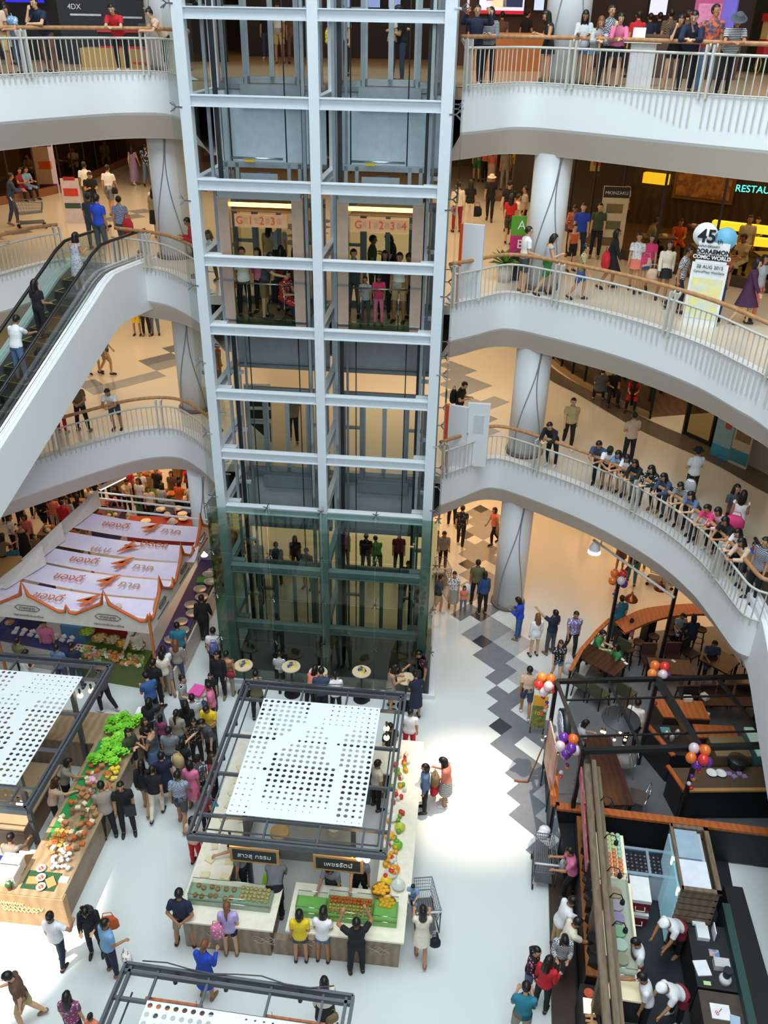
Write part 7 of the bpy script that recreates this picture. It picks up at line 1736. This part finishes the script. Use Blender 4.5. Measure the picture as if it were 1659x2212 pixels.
F0 464 1572 260 carry 1.62 s t:p p:n | woman in pink shirt and navy trousers holding a bag
H0 453 1456 180 stand 1.3 m t:k p:k | child in black between the high tables and pink shirt
H0 443 1530 190 phone 1.64 s t:y p:G | person in bright yellow shirt in the crowd
H0 413 1500 340 stand 1.68 n t:g=w p:k | balding man in grey striped shirt in the crowd
H0 400 1515 0 stand 1.6 l t:k p:k | long haired woman in black behind the striped shirt
H0 380 1534 10 stand 1.66 p t:m p:G | woman with ponytail in beige shirt in the crowd
H0 346 1545 20 stand 1.3 m t:x p:k | child in magenta shirt in the crowd
H0 322 1508 10 reach 1.6 l g:k p:k | long haired woman in black reaching across the crowd
H0 312 1552 120 stand 1.45 ln t:k p:k | dark clothed girl behind the woman in grey vest
F0 341 1672 280 phone 1.64 s k:G sk:J | woman in sleeveless grey top and blue skirt by the counter
H0 363 1571 0 stand 1.7 s t:g p:G | man in pale grey shirt seen from behind in the crowd
H0 393 1597 20 stand 1.6 m t:k p:m | woman wearing a tan backpack in the crowd
H0 432 1558 220 reach 1.72 s t:G p:k | man in dark grey polo reaching down
H0 417 1554 160 stand 1.62 m t:k*t p:k | woman in black with gold chain print in the crowd
H0 426 1632 10 stand 1.6 b t:G*l p:k | woman in grey patterned top with hair tied up
H0 458 1630 100 stand 1.58 ln g:d p:k | auburn haired girl facing right by the kiosk
H0 276 1576 120 cross 1.64 m g:e s:n | person in dark green jacket leaning at the produce counter
F0 363 1732 340 stand 1.66 s t:n sk:n | woman in navy dress with a belt pouch
F0 318 1755 0 walk 1.62 l g:k h:G | long haired woman in black top and short skirt
F0 341 1768 0 walkm 1.62 s t:k p:c | boy in black shirt with orange collar and cream trousers
F0 395 1788 0 walk 1.74 s t:l#J s:G | man in blue and white checked shirt
F0 421 1747 10 stand 1.6 m t:p sk:p | woman in pink shirt and pale pink skirt
H0 216 1688 340 reach 1.7 s t:m p:k | man in grey shirt leaning at the produce counter
F0 280 1799 165 stand 1.74 s t:k p:k | man in black with glasses holding a black folder
H0 414 1766 20 stand 1.55 m t:h p:r | dark haired person in pink partly under the central pergola
H0 440 1700 30 stand 1.5 m t:d p:k | person with yellow and teal bags beside the central pergola
F0 238 1538 290 walk 1.66 s g:G p:k | person in black walking behind the left pergola
F0 135 2084 10 wave 1.68 b t:w p:n | woman in white shirt and navy trousers raising her right hand
F0 211 2058 170 phone 1.68 u g:k p:k | curly haired woman with a patterned shawl
F0 246 2102 40 carry 1.68 s t:a p:n | man in light blue shirt carrying a plastic bag
H0 8 2105 250 phonew 1.72 s t:M s:t | man in brown shirt and khaki trousers at the bottom left corner
H0 142 2145 0 stand 1.6 l t:x*l p:k | long haired woman in purple floral dress at the bottom
H0 194 2191 10 stand 1.1 b t:C p:k | child with a hair bun at the bottom edge
F0 402 2042 5 back 1.76 s t:n s:m | man in navy polo and grey shorts with hands clasped behind
F0 501 2062 0 stand 1.64 po t:L h:k | woman in lavender shirt and black shorts with a pink bag
F0 651 2076 0 stand 1.6 m t:y h:j | girl in yellow shirt and denim shorts at the central kiosk
F0 698 2076 10 phone 1.6 l t:W h:J | girl in white shirt with long hair at the central kiosk
F0 770 2100 350 photo 1.72 s t:k p:k | man in black with raised arms at the central kiosk
F0 908 2080 0 push 1.6 l t:c ms:c | woman in beige dress holding the shopping cart
H0 892 1914 190 sit 0.95 s t:a s:a .5 | small child in light blue sitting in the shopping cart
F0 449 2154 20 phone 1.66 po g:B sk:B | woman in royal blue dress holding a phone
H0 700 2113 350 stand 1.64 l g:c sk:k | long haired woman in cream top with a brown handbag
H0 496 1823 260 reach 1.66 s t:g p:k+a | kiosk worker in grey shirt and black apron at the left counter
H0 597 1838 0 bend 1.72 s t:g p:k+a | kiosk worker in grey bending inside the central kiosk
H0 709 1876 200 reach 1.66 m t:g p:k+a | kiosk worker in grey behind the orange sweets
H0 776 1861 185 reach 1.7 m t:g p:k+a | kiosk worker in apron beside the mango baskets
H0 843 1563 330 stand 1.64 s t:k p:k | person in black between the tower tables and the central kiosk
H0 887 1531 10 stand 1.6 s t:w p:r | woman with a backpack at the rear right of the central kiosk
H0 817 1643 60 stand 1.64 s t:c p:k | kiosk worker in white under the right side of the panel
H0 918 1652 270 stand 1.6 m g:J p:k | woman in denim blouse with a brown backpack
H0 953 1638 285 phone 1.62 l t:C sk:k#w | woman in peach top and patterned trousers with a red bag
H0 124 1680 60 reach 1.6 ln t:h p:k | worker in beige bending over the left produce counter
H0 150 1640 80 reach 1.62 m t:m p:k | worker with orange strap inside the left kiosk
H0 23 1800 10 reach 1.64 s t:m p:k+a | worker in grey shirt and apron at the left edge
H0 36 1377 20 stand 1.66 s t:O p:k | customer in olive at the stall's blue counter
H0 57 1404 40 phone 1.62 p t:W p:k | customer in white at the stall's blue counter
H0 121 1392 10 stand 1.64 s t:J p:j | customer in blue shirt at the front of the stall
H0 152 1388 0 stand 1.66 s t:n p:j | customer in navy shirt at the front of the stall
H0 347 1408 340 stand 1.6 m t:c p:m | customer in pale shirt at the stall's orange post
H0 283 1363 190 reach 1.62 wW g:c p:k | stall cook in cream with a white cap behind the baskets
H0 92 1342 180 stand 1.64 s t:p p:r | stall worker in pink under the front canopy
F0 104 1150 190 walk 1.66 s t:k s:k | person in black walking behind the food stall
F0 125 1155 340 walkm 1.62 s t:C p:h | person in peach shirt behind the food stall
F0 62 1210 170 walk 1.62 s D:k ls:k | woman in long black dress at far left
F0 86 1215 160 stand 1.2 s t:T p:k | child in brown beside the black dress
H0 23 1180 150 sit 1.6 s t:A p:k | seated person in teal at the left edge
F0 50 1145 20 stand 1.64 s t:r p:k | person in red at the far left background
F0 22 1135 30 stand 1.66 s t:k p:k | dark figure at the far left background
F0 8 1128 60 stand 1.6 m t:G p:k | grey figure at the far left background
F0 78 1118 0 stand 1.66 s t:G p:k | grey figure behind the red shirted one
F0 140 1112 20 stand 1.6 m t:d p:k | maroon figure in the market background
F0 160 1100 350 stand 1.66 s t:o p:k | orange figure in the market background
F0 178 1090 10 stand 1.6 l t:k p:k | dark long haired figure in the market background
F0 200 1078 0 stand 1.66 s t:G p:k | dark grey figure left of the tube light
H0 274 1037 130 reach 1.64 s t:c p:k | market worker in cream reaching for food
H0 319 1052 160 stand 1.6 m t:c p:k | market worker in pale shirt by the steel bowls
H0 365 1070 20 stand 1.62 s t:g p:k | market worker in grey shirt near the column
H0 404 1010 180 reach 1.64 s t:r p:k | market worker in red at the upper row
H0 368 1019 190 stand 1.6 m t:M p:k | market customer in brown at the upper row
H0 241 1072 150 bend 1.62 s t:C p:k | market worker in coral bending at the rear of the stall
H0 335 1012 200 stand 1.64 s t:k p:k | market customer in black at the upper row
H0 300 1018 170 stand 1.64 s t:w p:k | market customer in white at the upper row
F0 520 1235 10 stand 1.66 s t:o p:n | person in orange shirt in the lobby behind the tower
F0 560 1250 350 stand 1.62 s t:l p:k | person in pale shirt in the lobby behind the tower
F0 600 1262 0 stand 1.7 s t:j p:j | man in blue grey in the lobby behind the tower
F0 640 1240 180 stand 1.6 l t:k p:k | dark long haired person in the lobby behind the tower
F0 665 1270 200 stand 1.64 s t:G s:G | dark grey person in the lobby behind the center post
F0 745 1225 180 stand 1.6 m t:p p:k | person in pink in the lobby behind the tower
F0 790 1240 10 stand 1.66 s t:k p:k | black clothed person in the lobby behind the right shaft
F0 815 1245 350 bend 1.6 s t:E p:k | person in green bending in the lobby
F0 860 1235 180 stand 1.66 s t:d p:k | person in maroon in the lobby behind the right shaft
F0 880 1300 200 stand 1.66 s t:k p:k | dark figure waiting at the ground floor landing door
F0 560 1300 180 stand 1.66 s t:k p:k | dark figure waiting at the left ground landing door
F0 215 1088 90 shift 1.65 s t:k p:k | market visitor in black beside the tube light
F0 255 1060 200 phone 1.60 l t:G p:k | market visitor in dark grey right of the tube light
F0 285 1090 0 shift 1.67 l t:r p:k | market visitor in red beside the steel bowls
F0 310 1115 200 stand 1.69 l t:w p:k | market visitor in white behind the rear banner
F0 345 1085 0 phone 1.66 m t:C p:k | market visitor in coral between the market tables
F0 385 1070 20 reach 1.62 s t:T p:k | market visitor in brown near the white noodles
F0 415 1090 20 reach 1.62 l t:n p:k | market visitor in navy by the rear column
F0 420 1125 0 stand 1.63 l t:c p:k | market visitor in cream at the red table end
F0 392 1120 20 phone 1.64 m t:o p:k | market visitor in orange behind the red table
F0 355 1125 20 phone 1.62 l t:l p:k | market visitor in pale grey at the middle of the red table
F0 262 1125 200 shift 1.60 m t:k p:k | market visitor in black left of the red table
F0 118 1150 200 phone 1.62 m t:G p:k | market visitor in dark grey at the market aisle
F0 148 1165 0 shift 1.64 s t:r p:k | market visitor in red beside the stall gable cloth
F0 35 1195 90 shift 1.61 m t:w p:k | market visitor in white near the seated teal person
F0 70 1195 180 shift 1.67 m t:C p:k | market visitor in coral in the left aisle
F0 15 1245 20 reach 1.67 l t:T p:k | market visitor in brown at the left edge aisle
F0 180 1150 0 shift 1.60 m t:n p:k | market visitor in navy left of the coral worker
F0 205 1130 200 stand 1.68 p t:c p:k | market visitor in cream at the aisle corner
F0 232 1080 180 reach 1.69 s t:o p:k | market visitor in orange under the tube light
F0 160 1155 200 stand 1.62 l t:l p:k | market visitor in pale grey in the crowd by the gable"""
for ln in PPL.strip().split('\n'):
    if not ln.strip() or ln[0] == '#': continue
    a, lb = ln.split('|'); a = a.split()
    dz = float(a[9]) if len(a) > 9 else 0
    person(int(a[0][1]), a[0][0], float(a[1]), float(a[2]), float(a[3]), a[4], float(a[5]), a[6], a[7], a[8], lb.strip(), dz=dz)
# riders on the left escalator
for s, x, pose, H, hair, top, bot, lb in ((-.7, .25, 'stand', 1.7, 's', 't:B', 'p:G', 'man in blue shirt stepping off the top of the escalator'), (.45, .25, 'phone', 1.6, 'l', 'D:l*g', 'sk:l*g', 'woman in pale lavender dress riding the escalator'), (2.0, .1, 'carry', 1.62, 'l', 't:k', 'p:k', 'long haired woman in black riding the escalator'), (3.2, .25, 'reach', 1.7, 's', 't:w', 'p:J', 'man in white shirt and jeans riding the escalator'), (4.2, .0, 'stand', 1.65, 's', 't:k', 'p:k', 'person in black at the lower left of the escalator')):
    person(2, 'P', 100*s, 300, 20, pose, H, hair, top, bot, lb, pos=esc_pos(s, x))
# riders inside the elevator cars
for x, y, hd, pose, H, hair, top, bot, lb in (
 (.62, .9, 150, 'stand', 1.68, 's', 't:w', 'p:k', 'man in white shirt at the left post of the left car'), (.95, 1.25, 200, 'carry', 1.6, 'm', 'g:p', 'p:k', 'person in pink headscarf inside the left car'), (1.15, .85, 100, 'reach', 1.62, 's', 't:G', 's:T', 'person in dark grey pushing the wheelchair in the left car'), (1.45, 1.5, 10, 'stand', 1.6, 'l', 'k:d', 'sk:G', 'long haired woman at the back of the left car'), (1.8, 1.5, 10, 'stand', 1.6, 'l', 't:d', 'p:j', 'second long haired woman at the back of the left car'),
 (3.3, 1.3, 190, 'stand', 1.65, 's', 't:G', 'p:G', 'dark clothed adult at the left of the right car'), (3.65, .75, 185, 'stand', 1.15, 's', 't:w#j', 'p:G', 'child in striped shirt at the handrail of the right car'), (3.98, .72, 180, 'phone', 1.25, 'm', 't:P', 'p:p', 'girl in bright pink at the handrail of the right car'), (4.05, 1.4, 180, 'stand', 1.62, 'l', 'g:k', 'p:k', 'long haired woman facing out of the right car'), (4.45, 1.0, 200, 'stand', 1.68, 's', 't:w', 's:t', 'man in white shirt and tan shorts in the right car'), (4.75, 1.3, 230, 'phone', 1.65, 's', 't:l', 'p:G', 'man in pale shirt at the right post of the right car')):
    p = T(x, y+.1, L2); person(2, 'P', x*100, y*100, hd, pose, H, hair, top, bot, lb, pos=p)
p = T(1.62, .95, L2); person(2, 'P', 50, 50, 120, 'sit', 1.6, 's', 't:r*w', 'p:n', 'seated person in red in the wheelchair', pos=p)
wc = thing('wheelchair', 'black wheelchair inside the left elevator car', 'wheelchair', p, -math.radians(120))
for s in (-1, 1): MB().tube([(s*.27, .28*math.cos(a*PI/10)-.02, .29+.28*math.sin(a*PI/10)) for a in range(20)], .015, 6, closed=True).build('wheel', BLACK, wc)
MB().bb((-.22, -.18, .4), (.22, .25, .44)).build('seat', DARK, wc); MB().bb((-.22, -.2, .44), (.22, -.17, .95)).build('backrest', DARK, wc)
# ---------------- bags and things people hold ----------------
def bag(near, dx, dy, dz, w_, d_, h, c, lb, strap=True, nm='bag'):
    b = PEOPLE[near]; M = Matrix.Rotation(b.rotation_euler.z, 3, 'Z'); p = b.location+M @ Vector((dx, dy, 0))+Vector((0, 0, dz))
    t = thing(nm, lb, 'bag', p, b.rotation_euler.z)
    MB().lathe((0, 0, 0), [(.72, 0), (1, h*.15), (.95, h*.7), (.6, h)], 12, w_, d_).build('pouch', cmat(c), t)
    if strap: MB().tube([(-w_*.6, 0, h*.9), (-w_*.4, 0, h+.12), (w_*.4, 0, h+.12), (w_*.6, 0, h*.9)], .01, 5).build('strap', cmat(c[0]), t)
bag('woman carrying a yellow tote seen through the tower', .2, .25, .75, .22, .08, .42, 'y*M', 'yellow shopping bag with brown print held behind the tower')
bag('woman in black top and beige trousers with a black bag', .28, .05, .4, .18, .1, .35, 'k', 'black cloth bag carried by the woman in beige trousers')
bag('woman in a straw hat and black clothes walking forward', -.3, .1, .75, .18, .09, .25, 'M', 'brown handbag carried by the woman in the straw hat')
bag('woman in black with a big red bag', .24, -.1, .65, .28, .12, .42, 'r', 'large red bag carried along the restaurant front')
bag('woman in bright pink shirt and dark denim dress', .1, .2, .8, .14, .08, .2, 'P', 'small hot pink shoulder bag')
bag('woman in cream blouse and black skirt with long hair', .3, .1, .6, .17, .08, .28, 'h', 'pale pink handbag beside a black skirt')
bag('woman in white blouse and coral skirt walking', -.28, .1, .7, .15, .06, .28, 'h', 'pale pink folder bag beside the coral skirt')
bag('man in dark shirt with orange letters right of the sign', .2, .18, .6, .26, .08, .34, 'd', 'maroon messenger bag right of the anniversary sign')
bag('woman in white dress with a bright pink bag', -.1, -.28, .75, .26, .12, .34, 'P', 'bright pink shopping bag held against a white dress')
bag('woman in peach top and patterned trousers with a red bag', .1, .3, .3, .26, .12, .5, 'r', 'red shopping bag hanging by the patterned trousers')
bag('woman in denim blouse with a brown backpack', 0, -.22, .95, .15, .11, .38, 'T', 'brown backpack on the woman in denim', nm='backpack')
bag('woman wearing a tan backpack in the crowd', 0, -.22, .95, .17, .12, .38, 't', 'tan backpack worn in the middle of the crowd', nm='backpack')
bag('man in white shirt with an orange and blue backpack', .02, -.22, .95, .15, .11, .4, 'b*o', 'blue backpack with orange pocket left of the tower', nm='backpack')
bag('person in striped top wearing a backpack at the railing', 0, -.12, .95, .17, .13, .4, 'G=w', 'grey striped backpack at the railing', nm='backpack')
bag('man in black with a backpack and cup right of the tower', 0, -.22, .9, .16, .12, .42, 'k', 'black backpack right of the tower', nm='backpack')
bag('man in light blue shirt carrying a plastic bag', .3, .2, .45, .13, .1, .32, 'W*o', 'clear plastic bag of food held by the man in light blue')
bag('curly haired woman with a patterned shawl', -.35, -.05, .65, .2, .04, .42, 'o', 'flat orange shopping bag beside the curly haired woman')
bag('woman in lavender shirt and black shorts with a pink bag', -.22, -.1, .75, .15, .09, .4, 'p*w', 'pink printed shoulder bag at the central kiosk')
bag('girl in white shirt with long hair at the central kiosk', -.25, .02, .7, .13, .08, .26, 'h', 'small beige bag between the yellow and white shirts')
bag('long haired woman in cream top with a brown handbag', .1, -.1, .5, .15, .09, .22, 'T', 'brown leather handbag at the bottom edge')
bag('woman in beige dress holding the shopping cart', .28, 0, .6, .12, .08, .24, 'k', 'small black bag beside the beige dress')
bag('man in olive beige shirt carrying a white bag', -.3, .05, .35, .14, .1, .42, 'W', 'white plastic bag beside the olive shirt')
bag('woman in black printed shirt and denim shorts', -.35, .1, .4, .2, .14, .36, 'l*h', 'clear plastic bag carried by the woman in denim shorts')
bag('woman in pink shirt and navy trousers holding a bag', -.1, .22, .85, .17, .12, .2, 'j', 'dark blue bag held by the woman in pink')
bag('person with yellow and teal bags beside the central pergola', -.12, .15, .75, .16, .05, .45, 'y', 'bright yellow paper bag beside the central pergola')
bag('person with yellow and teal bags beside the central pergola', .22, .1, .75, .17, .06, .3, 'A', 'teal bag next to the yellow one')
bag('man in white shirt and grey shorts with a shoulder bag', .26, 0, .8, .12, .07, .22, 'k', 'small black shoulder bag on the man in grey shorts')
bag('woman with very long black hair and pink bag by the column', .22, -.1, .7, .13, .08, .42, 'P', 'pink bag beside very long black hair')
bag('man in blue checked vest near the short railing', .25, -.05, .65, .17, .1, .42, 'r', 'red bag beside the blue checked vest')
bag('woman in coral top with a bag left of the column', -.3, .05, .6, .16, .1, .3, 'T', 'brown handbag of the woman in coral')
bag('girl in white with a black cap and red bag at the railing', 0, .12, .85, .15, .09, .24, 'd', 'dark red bag at the railing')
bag('woman in pink shirt holding a shopping cart', .3, .2, .5, .12, .08, .32, 'l', 'grey plastic bag hanging from the cart handle')
bag('person with a zebra striped bag right of the tower', -.2, .15, .85, .16, .08, .22, 'k=w', 'zebra striped bag right of the tower')
bag('woman in a sequinned brown vest by the leftmost table', .15, -.18, .85, .13, .07, .2, 'd', 'small dark red pouch on the sequinned vest')
b = PEOPLE['woman in black striped top holding a pink box']
t = thing('pink_gift_box', 'bright pink and white box held in the crowd', 'box', b.location+Vector((.42, .0, .95)), -.3)
MB().bb((-.17, -.2, 0), (.17, .2, .1)).build('white_base', mat('e8e0e4', .4), t); MB().bb((-.18, -.21, .1), (.18, .21, .17)).build('pink_lid', mat('e85aa8', .4), t)
b = PEOPLE['man in black with glasses holding a black folder']
tag(box_(.26, .05, .34).build('black_folder', BLACK, loc=b.location+Vector((.2, -.2, .85)), rz=.2), 'black folder held by the man with glasses', 'folder')
